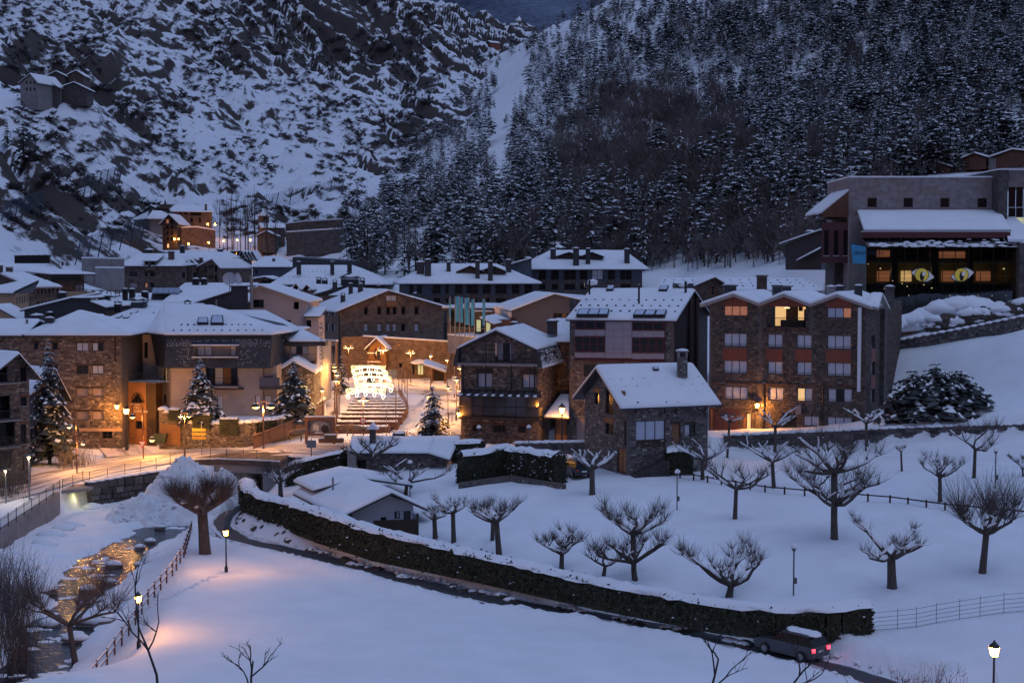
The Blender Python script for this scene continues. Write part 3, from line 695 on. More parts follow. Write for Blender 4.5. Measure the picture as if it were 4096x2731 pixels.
class Bld:
 def __init__(s,name,label,cat,A,B,D,group=None,sink=1.2):
  pa,pb = P(*A),P(*B); s.zb = min(pa.z,pb.z) - sink; s.zg = min(pa.z,pb.z); s.D = D
  s.f = Fr(pa,pb); v = -s.f.n; s.v = v; s.W = s.f.W
  a2 = pa + v * D; b2 = pb + v * D
  s.r = Fr(pb,b2); s.l = Fr(a2,pa); s.b = Fr(b2,a2)
  c = (pa + b2) / 2; s.root = thing(name,label,cat,(c.x,c.y,s.zb),group); s.h = {'f': [],'r': [],'l': [],'b': []}; s.st = []; s.wins = []
  s.rnd = random.Random(int(abs(pa.x) * 100 + pa.y * 10))
 def L(s,u,v,z): q = s.f.o + s.f.u * u + s.v * v; q.z = z; return q
 def z(s,k,X,Y,v=0.0):
  """height of a photograph pixel on the plane v metres behind the front"""
  fr = Fr(s.L(0,v,0),s.L(s.W,v,0)); return fr.px(*Z(k,X,Y))[1]
 def u(s,k,X,Y,v=0.0):
  fr = Fr(s.L(0,v,0),s.L(s.W,v,0)); return fr.px(*Z(k,X,Y))[0]
 def win(s,side,k,r,bays='d',**kw):
  fr = getattr(s,side); h = fr.rect(k,r); s.h[side].append(h); s.wins.append((fr,h,bays,kw)); return h
 def winu(s,side,h,bays='d',**kw):
  fr = getattr(s,side); s.h[side].append(h); s.wins.append((fr,h,bays,kw))
 def walls(s,m,tops,clad=None,sides='frl',n=300,cs=None,zmin=None):
  """tops: dict side -> list of (u,z) along the top from right to left, or a height"""
  mb = MB(); zb = s.zb if zmin is None else zmin
  for sd in sides + ('b' if 'b' not in sides else ''):
   fr = getattr(s,sd); t = tops.get(sd,tops.get('*'))
   if not isinstance(t,list): t = [(fr.W,t),(0,t)]
   polys = [[(0,zb),(fr.W,zb)] + t]
   if t and isinstance(t[0],list): polys = t
   for p in polys:
    facade(mb,fr,p,s.h[sd])
    if clad and sd in clad[1]: s.st += stones_on(fr,p,s.h[sd],s.rnd,**(cs or {}))
  mb.build('wall',m,s.root)
  if clad: lay_stones(s.st,s.root,STONE[clad[0]],n)
  for fr,h,b,kw in s.wins: window(fr,h,s.root,b,**kw)
 # roofs -----------------------------------------------------------
 def gable_front(s,ru,zr,zl,zrr=None,of=.6,ob=.4,os=.6,v0=0,v1=None,u0=0,u1=None,**kw):
  v1 = s.D if v1 is None else v1; u1 = s.W if u1 is None else u1; zrr = zl if zrr is None else zrr
  kl = (zr - zl) / (ru - u0); kr = (zr - zrr) / (u1 - ru)
  a,b = u0 - os,u1 + os; za,zc = zl - kl * os,zrr - kr * os
  return roof(s.root,[[s.L(a,v0 - of,za),s.L(ru,v0 - of,zr),s.L(ru,v1 + ob,zr),s.L(a,v1 + ob,za)],[s.L(ru,v0 - of,zr),s.L(b,v0 - of,zc),s.L(b,v1 + ob,zc),s.L(ru,v1 + ob,zr)]],**kw)
 def gable_side(s,zr,ze,of=.6,os=.5,rv=.5,zb=None,**kw):
  D = s.D; zb = ze if zb is None else zb; k = (zr - ze) / (D * rv); k2 = (zr - zb) / (D * (1 - rv))
  return roof(s.root,[[s.L(-os,-of,ze - k * of),s.L(s.W + os,-of,ze - k * of),s.L(s.W + os,D * rv,zr),s.L(-os,D * rv,zr)],[s.L(-os,D * rv,zr),s.L(s.W + os,D * rv,zr),s.L(s.W + os,D + of,zb - k2 * of),s.L(-os,D + of,zb - k2 * of)]],**kw)
 def hip(s,zr,ze,hl,hr,o=.6,**kw):
  D,Wd = s.D,s.W; k = (zr - ze) / (D / 2); zo = ze - k * o
  a,b,c,d = s.L(-o,-o,zo),s.L(Wd + o,-o,zo),s.L(Wd + o,D + o,zo),s.L(-o,D + o,zo); e,f = s.L(hl,D / 2,zr),s.L(Wd - hr,D / 2,zr)
  return roof(s.root,[[a,b,f,e],[b,c,f,f],[c,d,e,f],[d,a,e,e]],**kw)
 def shed(s,zf,zbk,of=.5,os=.4,**kw):
  k = (zbk - zf) / s.D
  return roof(s.root,[[s.L(-os,-of,zf - k * of),s.L(s.W + os,-of,zf - k * of),s.L(s.W + os,s.D + of,zbk + k * of),s.L(-os,s.D + of,zbk + k * of)]],**kw)
def chimney(parent,k,r,Y,m=None,cap='slab',snow=True,dep=None,name='chimney'):
 """r: pixel rectangle of the stack at depth Y"""
 a = P(*Z(k,r[0],r[3]),Y); b = P(*Z(k,r[2],r[1]),Y); wd = b.x - a.x; dp = dep or wd * .8
 c = ((a.x + b.x) / 2,Y + dp / 2,(a.z - .6 + b.z) / 2); mb = MB(); mb.box(c,(wd,dp,b.z - a.z + .6))
 o = mb.build(name,m or SLATE,parent)
 q = MB()
 if cap == 'slab': q.box((c[0],c[1],b.z + .09),(wd * 1.25,dp * 1.25,.14)); z = b.z + .16
 elif cap == 'hat':
  for sx in (-1,1):
   for sy in (-1,1): q.box((c[0] + sx * wd * .4,c[1] + sy * dp * .4,b.z + .14),(.06,.06,.28))
  h = b.z + .28; q.add([(c[0] - wd * .65,c[1] - dp * .65,h),(c[0] + wd * .65,c[1] - dp * .65,h),(c[0] + wd * .65,c[1] + dp * .65,h),(c[0] - wd * .65,c[1] + dp * .65,h),(c[0],c[1],h + wd * .35)],[(0,1,4),(1,2,4),(2,3,4),(3,0,4),(3,2,1,0)]); z = h
 else: z = b.z
 if q.v: q.build('cap',METAL if cap == 'hat' else (m or SLATE),o)
 if snow:
  q = MB(); q.blob((c[0],c[1],z + .0),(wd * .62,dp * .62),int(c[0] * 99) % 999,8,.35 if cap != 'hat' else .5); q.build('snow_cap',SNOW,o,True)
 return o
def skylight(parent,q,glass=None):
 """q: four world points of the frame, low-left first, counter-clockwise seen from above"""
 n = (q[1] - q[0]).cross(q[3] - q[0]).normalized(); mb = MB()
 mb.hexa([p + n * .10 for p in q],[p + n * .42 for p in q]); o = mb.build('skylight',METAL,parent)
 c = sum(q,Vector()) / 4; g = MB(); g.add([c + (p - c) * .82 + n * .435 for p in q],[(0,1,2,3)]); g.build('pane',glass or CURTB,o)
 return o
def guards(parent,pts):
 """little snow stops poking through the snow"""
 mb = MB()
 for i,p in enumerate(pts): mb.box((p.x,p.y,p.z),(.22,.16,.16),i * .7)
 o = mb.build('snow_guards',SLATE,parent); o['kind'] = 'stuff'; return o
def guard_rows(parent,a,b,c,d,rows,n,lift=.30):
 """rows of guards on the roof plane a-b (eave) d-c (ridge)"""
 pts = []
 for r in rows:
  for i in range(n):
   t = (i + .5) / n; q = a.lerp(b,t).lerp(d.lerp(c,t),r); q.z += lift - .04; pts.append(q)
 return guards(parent,pts)
def text(name,s,parent,org,u,v,h,m,depth=.01,align='LEFT',group=None):
 """flat lettering: org = baseline start, u = reading direction, v = up"""
 cu = bpy.data.curves.new('lettering','FONT'); cu.body = s; cu.size = h * 1.4; cu.extrude = 0.0; cu.align_x = align; cu.resolution_u = 2
 t = bpy.data.objects.new('lettering',cu); me = bpy.data.meshes.new_from_object(t)
 bpy.data.objects.remove(t)
 u = Vector(u).normalized(); v = Vector(v).normalized(); nn = u.cross(v)
 for p in me.vertices: p.co = Vector(org) + u * p.co.x + v * p.co.y + nn * depth
 me.materials.clear(); me.materials.append(m); me.name = name
 o = bpy.data.objects.new(name,me); link(o)
 if parent: attach(o,parent)
 return o
# ================================================================ NEAR BUILDINGS
def zz(k,X,Y,D): return (*Z(k,X,Y),D)
LW = dict(lintel=WOODR,sill=CONC)
# ---- leftmost gabled stone house
b = Bld('stone_house','tall narrow brown stone house with balconies beside the dark snowy spruce','house',zz(0,-100,1540,141.6),zz(0,385,1530,145),12)
for r,y in (([255,215,335,395],'d'),([258,585,335,700],'d'),([258,930,330,1175],'dd')): b.win('f',0,r,y,lintel=WOODR,sill=CONC,lh=.3)
b.win('f',0,[262,1300,305,1510],'w',lintel=WOODR,lh=.3)
for r in ([-60,205,95,400],[-60,575,130,860],[-60,905,190,1200],[-60,1260,180,1500]): b.win('f',0,r,'dd',rows=2,dep=.8)
ze = b.z(0,385,250); za = b.z(0,185,60); um = b.u(0,185,300)
b.walls(MORTAR,{'f': [(b.W,ze),(um,za),(0,ze)],'*': ze},('brown','fr'))
b.gable_front(um,za + .15,ze,of=.9,os=.8)
for y in (405,870,1205):
 z_ = b.z(0,60,y); mb = MB(); bar(mb,b.f,.1,z_ - .15,b.u(0,195,y),z_,-.1,1.0); mb.build('balcony_slab',CONC,b.root)
 railing(b.f,.15,b.u(0,190,y),z_,z_ + 1,.95,b.root)
mb = MB()
for i in range(7):
 t = i / 6; p = b.f.pt(um + (b.W + .7 - um) * t,za + (ze - .6 - za) * t - .12,.7); mb.box(p,(.12,1.2,.14))
mb.build('rafter_ends',WOOD,b.root)
# ---- small house behind the spruce
b = Bld('gabled_house','small stone house with two stepped snowy gables behind the dark spruce','house',zz(0,430,1000,157.6),zz(0,752,1000,160),9)
b.win('f',0,[655,540,700,655],'d',lintel=WOODO); b.win('f',0,[585,550,622,655],'d',lintel=WOODO)
ze = b.z(0,755,440); za = b.z(0,640,260); um = b.u(0,640,300)
b.walls(MORTAR,{'f': [(b.W,ze),(um,za),(0,ze)],'*': ze},('brown','fr'),n=150)
b.gable_front(um,za + .2,ze,of=1.0,os=.9)
u1 = b.u(0,752,800); z1,z2 = b.z(0,640,660),b.z(0,752,800)
roof(b.root,[[b.L(-.5,-2.2,z2),b.L(um,-2.2,z1),b.L(um,-.02,z1),b.L(-.5,-.02,z2)],[b.L(um,-2.2,z1),b.L(u1,-2.2,z2),b.L(u1,-.02,z2),b.L(um,-.02,z1)]],name='porch_roof')
mb = MB(); bar(mb,b.f,0,b.zb,b.W - .6,z2 - .35,.01,1.8); mb.build('porch',WOOD,b.root)
# ---- big stone block on the left
b = Bld('stone_apartment_block','large rubble stone apartment block with paired dark windows under a low snowy roof','building',zz(3,-130,1290,168),zz(3,1400,1292,168),13)
for y0,y1,p,q in ((58,155,'bb','bd'),(318,415,'dd','cc'),(575,675,'s','s'),(838,938,'s','s')):
 b.win('f',3,[870,y0,1005,y1],p,lintel=WOOD); b.win('f',3,[1050,y0,1178,y1],q,lintel=WOOD)
for r in ([595,58,657,135],[385,58,435,135],[595,312,657,388],[140,152,210,195],[-60,400,40,500]): b.win('f',3,r,'d',lintel=WOOD)
b.win('f',3,[1165,1072,1280,1150],'dd',rows=2)
ze = b.z(1,700,1232)
b.walls(MORTAR,{'*': ze},('brown','f'))
u3 = b.u(1,300,1230); ua = b.u(1,735,1230); zr = b.z(1,735,985,6.5)
w_ = b.W; D = 13; o = .7; k = (zr - ze) / 6.5
zo = ze - .25
roof(b.root,[[b.L(u3 - .3,-o,zo),b.L(w_ + 1.2,-o,zo),b.L(ua,6,zr),b.L(ua,6,zr)],[b.L(w_ + 1.2,-o,zo),b.L(w_ + 1.2,D + o,zo),b.L(ua,6,zr),b.L(ua,6,zr)],[b.L(w_ + 1.2,D + o,zo),b.L(u3 - .3,D + o,zo),b.L(ua,6,zr),b.L(ua,6,zr)],[b.L(u3 - .3,D + o,zo),b.L(u3 - .3,-o,zo),b.L(ua,6,zr),b.L(ua,6,zr)]])
zl = b.z(1,100,1090,5)
roof(b.root,[[b.L(-2,-o,zo - .02),b.L(u3,-o,zo - .02),b.L(u3,5,zl),b.L(-2,5,zl)],[b.L(-2,5,zl),b.L(u3,5,zl),b.L(u3,D + o,zo),b.L(-2,D + o,zo)]],seed=3)
mb = MB(); bar(mb,b.f,0,b.z(1,700,1274),b.W,ze - .02,.01,.12); mb.build('fascia_band',WOODO,b.root)
mb = MB(); p = b.f.pt(b.u(3,1318,200),0,.12); mb.tube([(p.x,p.y,ze),(p.x,p.y,b.z(3,1318,275))],.09,6); mb.build('drain_pipe',WOOD,b.root)
chimney(b.root,1,[510,1075,600,1190],170); chimney(b.root,1,[345,1045,465,1120],174); chimney(b.root,1,[293,1075,316,1160],171,ZINC,'none'); chimney(b.root,1,[1090,1045,1178,1120],176)
guards(b.root,[b.L(b.u(1,X,1228),.6,0) + Vector((0,0,ze + .28 + .0)) for X in range(330,1300,75)])
mb = MB(); bar(mb,b.f,b.u(3,905,1060),b.z(3,905,1066),b.W - .02,b.z(3,905,1032),-.02,.09); mb.build('string_course',OCHRE,b.root)
# ---- timber fronted restaurant and the block over it
b = Bld('timber_restaurant','brown timber fronted restaurant with half round window and roof terrace','restaurant',zz(3,1430,1150,171),zz(3,1672,1150,170),6)
zt = b.z(3,1550,510)
hw = b.f.rect(3,[1495,632,1645,742]); b.h['f'].append(hw)
b.win('f',3,[1545,950,1640,1040],'d',rows=1); b.winu('f',(.3,b.zg,1.35,b.zg + 2.2),'w')
b.walls(WOODO,{'*': zt})
cx,cz,r = (hw[0] + hw[2]) / 2,hw[1],(hw[2] - hw[0]) / 2; mb = MB()
pts = [(cx + r * math.cos(a),cz + (hw[3] - hw[1]) * math.sin(a)) for a in np.linspace(0,math.pi,15)]
mb.add([b.f.pt(x,z,-.2) for x,z in pts],[tuple(range(15))]); w0 = mb.build('arched_window',GLASS,b.root)
mb = MB()
for p0,p1 in zip(pts[:-1],pts[1:]): mb.tube([b.f.pt(*p0,.0),b.f.pt(*p1,.0)],.05,4)
for f in (-.5,0,.5): mb.tube([b.f.pt(cx + f * r,cz,-.1),b.f.pt(cx + f * r,cz + (hw[3] - hw[1]) * math.sqrt(1 - f * f),-.1)],.04,4)
mb.build('frame',FRAME,w0)
q = MB(); c_ = [(hw[0],hw[3]),(hw[2],hw[3])]
q.add([b.f.pt(x,z,.01) for x,z in pts[:8]] + [b.f.pt(hw[2],hw[3],.01)],[(0,8,7),(0,7,6),(0,6,5),(0,5,4),(0,4,3),(0,3,2),(0,2,1)])
q.add([b.f.pt(x,z,.01) for x,z in pts[7:]] + [b.f.pt(hw[0],hw[3],.01)],[(7,0,8),(7,1,0),(7,2,1),(7,3,2),(7,4,3),(7,5,4),(7,6,5)]); q.build('spandrel',WOODO,b.root)
pb_ = P(*Z(3,1785,1150),169.2); fr = Fr(b.f.pt(b.W,0),pb_); mb = MB(); facade(mb,fr,[(0,b.zb),(fr.W,b.zb),(fr.W,zt),(0,zt)],[]); mb.build('side_wall',WOOD,b.root)
hdoor = fr.rect(3,[1700,930,1780,1040]); mb = MB(); bar(mb,fr,hdoor[0],hdoor[1] - 1.6,hdoor[2],hdoor[3],-.02,.04); mb.build('door',FRAME,b.root)
TXT = mat('letter_white',(.75,.72,.68),.6)
for t,Y,h in (('RESTAURANT',765,.17),('CAL',808,.28),('BONAVIDA',850,.28)):
 u_,z_ = b.f.px(*Z(3,1480 if Y == 765 else 1528,Y)); text('lettering',t,b.root,b.f.pt(u_,z_,.03),b.f.u,(0,0,1),h,TXT)
mb = MB(); bar(mb,b.f,-.1,zt,b.W + .3,zt + .06,-6,.15); bar(mb,fr,0,zt,fr.W,zt + .06,-4,.12); mb.build('terrace_floor',CONC,b.root)
mb = MB()
for i in range(16): mb.blob((b.L(i * .4,-.02,0).x,b.L(0,.1,0).y,zt + .04),(.35,.22),i,6,.4)
mb.build('terrace_snow',SNOW,b.root,True)
railing(b.f,0,b.W,zt + .06,zt + 1.15,0,b.root,sides=False); railing(fr,0,fr.W,zt + .06,zt + 1.15,0,b.root,sides=False)
b2 = Bld('dark_stone_wing','narrow dark stone wing with curtained windows above the timber restaurant','building',zz(3,1388,1150,178),zz(3,1592,1150,178),8)
b2.win('f',3,[1488,48,1575,155],'cc',frame=FRAME); b2.win('f',3,[1490,300,1588,410],'dd')
b2.walls(BR_GREY,{'*': b2.z(3,1500,0)})
mb = MB(); p = b2.f.pt(.35,0,.15); mb.tube([(p.x,p.y,b2.zb),(p.x,p.y,b2.z(3,1400,10))],.16,6); mb.build('corner_post',WOOD,b2.root)
zt = b2.z(1,1500,1185)
roof(b2.root,[[b2.L(-.3,-.7,zt - .5),b2.L(b2.W + 3.5,-.7,zt - .5),b2.L(b2.W + 3.5,7,zt + 1.6),b2.L(-.3,7,zt + 1.6)]])
mb = MB(); bar(mb,b2.f,0,b2.z(3,1500,0),b2.W + 3.4,zt - .68,-.3,.1); mb.build('eave_board',SLATE,b2.root)
mb = MB(); fr = Fr(b2.f.pt(b2.W,0,.3),b2.f.pt(b2.W + 3.4,0,.3)); hh = fr.rect(3,[1645,55,1685,235]); facade(mb,fr,[(0,b2.zb),(fr.W,b2.zb),(fr.W,zt - .7),(0,zt - .7)],[hh]); mb.build('plaster_wall',PLASTERW,b2.root); window(fr,hh,b2.root,'d')
# ---- mansard house
b = Bld('mansard_house','cream plaster house with wide slate mansard and snow roof behind the garden wall','house',zz(4,250,810,170),zz(4,1285,810,170),14)
zm = b.z(4,700,337); zt = b.z(2,1300,1246,1.2)
b.win('f',4,[632,347,1000,545],'dcwd',dep=.9); b.win('f',4,[765,660,830,812],'c'); b.win('f',4,[1200,660,1262,812],'c')
b.walls(PLASTER,{'*': zm},sides='fr')
pa = b.f.pt(0,0); pl = P(*Z(4,95,800),174.5); fr = Fr(pl,pa); mb = MB(); hs = [fr.rect(4,[147,347,187,520]),fr.rect(4,[147,650,187,750])]
facade(mb,fr,[(0,b.zb - 2),(fr.W,b.zb - 2),(fr.W,zm),(0,zm)],hs); mb.build('corner_wall',PLASTER,b.root)
window(fr,hs[0],b.root,'dl',rows=2); window(fr,hs[1],b.root,'d')
# slate mansard: sloping panels with a loggia
hl = (b.u(4,500,100),b.z(4,600,215),b.u(4,1008,100),b.z(4,600,88))
o1,o2 = .9,-.35       # outwards at the foot, set back at the top
def sl(u,z): t = (z - zm) / (zt - zm); return b.f.pt(u,z,o1 + (o2 - o1) * t)
uL,uR = b.u(4,185,337),b.u(4,1388,337); mb = MB()
us = [uL,hl[0],hl[2],uR]; zs = [zm - .05,hl[1],hl[3],zt]
for i in range(3):
 for j in range(3):
  if i == 1 and j == 1: continue
  n_ = max(1,int((us[i + 1] - us[i]) / .5)); 
  mb.add([sl(us[i],zs[j]),sl(us[i + 1],zs[j]),sl(us[i + 1],zs[j + 1]),sl(us[i],zs[j + 1])],[(0,1,2,3)])
c4 = P(*Z(4,72,330),174.2); c4.z = zm - .05; t4 = P(*Z(2,575,1222),175.5); t4.z = zt
mb.add([c4,sl(uL,zm - .05),sl(uL,zt),t4],[(0,1,2,3)])
r4 = b.f.pt(uR + .9,zm - .05,-7); r5 = b.f.pt(uR,zt,-7); mb.add([sl(uR,zm - .05),r4,r5,sl(uR,zt)],[(0,1,2,3)])
mb.add([c4,sl(uL,zm - .05),sl(uR,zm - .05),r4],[(3,2,1,0)])
man = mb.build('slate_mansard',SLATEW,b.root)
mb = MB()   # individual scales dusted with snow along the sheltered bands
rs = random.Random(4)
for u_ in np.arange(uL + .2,uR - .2,.21):
 for z_ in np.arange(zm + .25,zt - .5,.19):
  if hl[0] - .2 < u_ < hl[2] + .2 and hl[1] - .2 < z_ < hl[3] + .3: continue
  band = math.exp(-((z_ - (zt - 1.05)) / .35) ** 2) + .55 * math.exp(-((abs(u_ - (hl[0] + hl[2]) / 2) - (hl[2] - hl[0]) / 2 - .8) / .7) ** 2)
  if rs.random() < band * .85: p = sl(u_ + rs.uniform(-.03,.03),z_); mb.box(p + b.f.n * .05,(.11,.06,.035))
o_ = mb.build('shingle_snow',SNOW,b.root); o_['kind'] = 'stuff'
fr2 = Fr(b.f.pt(hl[0],0,-.9),b.f.pt(hl[2],0,-.9)); mb = MB()
mb.add([fr2.pt(0,hl[1] - .3),fr2.pt(fr2.W,hl[1] - .3),fr2.pt(fr2.W,hl[3] + .1),fr2.pt(0,hl[3] + .1)],[(0,1,2,3)])
for u_ in (0,fr2.W): mb.add([fr2.pt(u_,hl[1] - .3),fr2.pt(u_,hl[1] - .3,1.4),fr2.pt(u_,hl[3] + .1,1.2),fr2.pt(u_,hl[3] + .1)],[(0,1,2,3)])
lg = mb.build('loggia',PLASTER,b.root)
for r_ in ([540,97,710,208],[920,97,985,208]):
 h = fr2.rect(4,r_); window(fr2,(max(h[0],.1),h[1],min(h[2],fr2.W - .1),h[3]),b.root,'cc' if r_[0] < 600 else 'c',dep=-.08)
mb = MB(); bar(mb,b.f,hl[0] - .15,hl[3],hl[2] + .15,hl[3] + .1,-.2,.75); bar(mb,b.f,hl[0] - .1,hl[1] - .08,hl[2] + .1,hl[1],.2,.95); mb.build('loggia_ledge',SNOW,b.root)
# snow roof over it
zr = b.z(2,1260,925,9); ur = b.u(2,1260,925,9); ul2 = b.u(2,720,915,10); zl2 = b.z(2,720,915,10)
e0,e1,e2,e3 = t4 + Vector((-.4,-.3,.02)),sl(uL,zt) + b.f.n * .35,sl(uR,zt) + b.f.n * .35,b.L(b.u(2,2180,1190,7),8,zt)
ap = b.L(ur,9,zr); lp = b.L(ul2,10,zl2)
roof(b.root,[[e1,e2,ap,lp],[e2,e3,ap,ap],[e0,e1,lp,lp],[e3,b.L(uR + 2,19,zt),b.L(ul2,19,zt),ap]],seed=5)
for qx in ([1110,1085,1240,1150],[1262,1062,1415,1155]):
 pts = []
 for X_,Y_ in ((qx[0],qx[3]),(qx[2],qx[3]),(qx[2] - 10,qx[1]),(qx[0] + 15,qx[1])):
  d_ = ray(*Z(2,X_,Y_)); nrm = (e2 - e1).cross(ap - e1); t = (e1 + Vector((0,0,.1)) - Vector((0,0,CAMZ))).dot(nrm) / d_.dot(nrm); pts.append(Vector((0,0,CAMZ)) + d_ * t)
 skylight(b.root,pts)
guard_rows(b.root,e1,e2,ap.lerp(e2,.35),ap.lerp(e1,.35),(.12,.42),12)
mb = MB(); mb.hexa([sl(uR - .1,zt - .5),r5 + Vector((0,0,-1.1)),r5 + Vector((-.3,.2,-1.1)),sl(uR - .4,zt - .5)],[sl(uR - .1,zt),r5,r5 + Vector((-.3,.2,0)),sl(uR - .4,zt)]); mb.build('fascia_band',SLATE,b.root)
# balcony and terrace of the house
zb_ = b.z(4,850,550); mb = MB(); bar(mb,b.f,b.u(4,640,550),zb_ - .2,b.u(4,1015,550),zb_,-.8,.8); mb.build('balcony_slab',PLASTER,b.root); railing(b.f,b.u(4,650,550),b.u(4,1010,550),zb_,zb_ + 1.0,.7,b.root)
mb = MB(); bar(mb,b.f,b.u(4,745,575),b.z(4,745,588),b.u(4,1072,575),b.z(4,745,566),.05,.7); mb.build('awning',WOOD,b.root)
# right hand stone tower with glass balcony
b2 = Bld('corner_tower_wing','stone corner wing with glass balcony joining the mansard house','building',zz(4,1285,810,170.4),zz(4,1450,810,170.4),8)
b2.win('f',4,[1300,660,1385,812],'c'); b2.winu('f',(b2.u(4,1285,400) + .2,b2.z(4,1300,535),b2.u(4,1400,400),b2.z(4,1300,440)),'dd')
b2.walls(PLASTER,{'*': zm + .2}); zg = b2.z(4,1370,545)
mb = MB(); bar(mb,b2.f,-.1,zg - .35,b2.W + .6,zg,-.1,1.5); mb.build('balcony_slab',SLATE,b2.root)
GL2 = mat('balcony_glass',(.10,.09,.12),.1,spec=.6); mb = MB(); bar(mb,b2.f,-.1,zg + .02,b2.W + .55,zg + 1.05,1.42,1.45); bar(mb,b2.f,-.1,zg + 1.06,b2.W + .58,zg + 1.1,1.38,1.48); mb.build('balcony_glass',GL2,b2.root)
# ---- right wing with balcony under a big snow roof
b = Bld('balcony_wing','house wing with deep timber balcony and dark fascia beside the big banners','house',zz(4,1440,700,178),zz(4,1905,700,178),14)
b.win('f',4,[1600,98,1800,200],'cdc',dep=.3); b.winu('f',(.3,b.z(4,1450,270),b.u(4,1520,200),b.z(4,1450,110)),'d',dep=1)
zt = b.z(4,1700,95); b.walls(PLASTER,{'*': zt})
zf = b.z(4,1700,45); mb = MB(); bar(mb,b.f,-2.5,zt,b.u(4,2010,60),zf,-2,.6); mb.build('fascia_band',SLATE,b.root)
zr = b.z(2,1750,985,16); roof(b.root,[[b.L(b.u(4,1600,40),-.6,zf + .02),b.L(b.u(4,2010,20),-.6,zf + .02),b.L(b.u(2,1900,1000,16),16,zr),b.L(b.u(2,1400,960,16),16,zr)]],seed=8)
z_ = b.z(4,1700,270); mb = MB(); bar(mb,b.f,b.u(4,1580,200),z_ - .2,b.W,z_,0,1.2); mb.build('balcony_slab',WOOD,b.root); railing(b.f,b.u(4,1585,200),b.W,z_,z_ + 1.0,1.15,b.root,WOODR)
# ---- small stone outbuilding with thick snow gable
b = Bld('stone_outbuilding','low stone outbuilding with thick rounded snow gable and arched window','outbuilding',zz(4,1448,720,174),zz(4,1868,715,174),7)
ze = b.z(4,1868,395); za = b.z(4,1640,285); um = b.u(4,1640,300)
hw = b.f.rect(4,[1690,540,1800,635]); b.h['f'].append(hw); b.wins.append((b.f,hw,'gg',{}))
b.walls(MORTAR,{'f': [(b.W,ze),(um,za),(0,ze)],'*': ze},('grey','fr'),n=200)
b.gable_front(um,za + .1,ze,of=.25,os=.25,snow=.55)
# ================================================================ restaurant with the glazed gallery
b = Bld('gallery_restaurant','stone restaurant with barn gable, glazed gallery and curved dark railing','restaurant',zz(8,268,1372,160.2),zz(8,1142,1372,158),14)
for r_ in ([405,1138,495,1210],[635,1142,775,1222],[920,1150,1008,1230]): b.win('f',8,r_,'ddd',lintel=WOODR,lh=.28)
b.win('f',8,[650,205,862,415],'cdc',dep=1.2); b.win('f',8,[450,548,620,712],'cc',lintel=WOOD,dep=.4,lh=.5); b.win('f',8,[962,562,1120,720],'cc',lintel=WOOD,dep=.4,lh=.5)
zk = b.z(8,700,440); zl,za,zr = b.z(8,270,255),b.z(8,690,80),b.z(8,1128,268); um = b.u(8,690,300)
ze = (zl + zr) / 2
b.walls(MORTAR,{'f': [(b.W,ze),(um,za),(0,ze)],'*': zk},('brown','fr'))
mb = MB(); bar(mb,b.f,-.3,b.z(8,700,462),b.W + .3,b.z(8,700,432),.02,.85); mb.build('balcony_slab',CONC,b.root)
railing(b.f,b.u(8,415,400),b.u(8,990,400),b.z(8,700,428),b.z(8,700,328),.75,b.root,sides=False)
b.gable_front(um,za + .25,ze,of=.95,os=.15,v1=12,snow=.3)
for sgn,u_ in ((-1,0),(1,b.W)):     # steep slate skirts
 mb = MB(); d0 = .2 * sgn; d1 = .75 * sgn
 mb.hexa([b.L(u_ + d0,-.9,zk - .3),b.L(u_ + d1,-.9,zk - .35),b.L(u_ + d1,10.5,zk - .35),b.L(u_ + d0,10.5,zk - .3)],[b.L(u_ - d0 * .2,-.9,ze - .05),b.L(u_ + d0 * 1.2,-.9,ze - .1),b.L(u_ + d0 * 1.2,10.5,ze - .1),b.L(u_ - d0 * .2,10.5,ze - .05)]); mb.build('slate_skirt',SLATEW,b.root)
mb = MB(); rs = random.Random(8)
for i in range(260):
 v_ = rs.uniform(-.8,10); t = rs.random() ** 1.5; z_ = zk - .2 + (ze - zk) * t; u_ = b.W + .75 - .5 * t
 mb.box(b.L(u_ + .04,v_,z_),(.05,rs.uniform(.1,.3),rs.uniform(.05,.16)),math.atan2(b.v.y,b.v.x) - math.pi / 2)
mb.hexa([b.L(b.W + .3,-.9,zk - .33),b.L(b.W + .85,-.9,zk - .36),b.L(b.W + .85,10.5,zk - .36),b.L(b.W + .3,10.5,zk - .33)],[b.L(b.W + .55,-.85,zk),b.L(b.W + .8,-.85,zk - .1),b.L(b.W + .8,10.4,zk - .1),b.L(b.W + .55,10.4,zk)])
o_ = mb.build('skirt_snow',SNOW,b.root); o_['kind'] = 'stuff'
for X_ in (315,570,862,1125):
 u_ = b.u(8,X_,600); mb = MB(); bar(mb,b.f,u_ - .07,b.z(8,X_,800),u_ + .07,zk - .1,.72,.86); mb.build('post',METAL,b.root)
for X_ in (572,866):
 u_ = b.u(8,X_,300); mb = MB(); bar(mb,b.f,u_ - .06,zk,u_ + .06,za - abs(u_ - um) * .42,.6,.72); mb.build('post',SLATE,b.root)
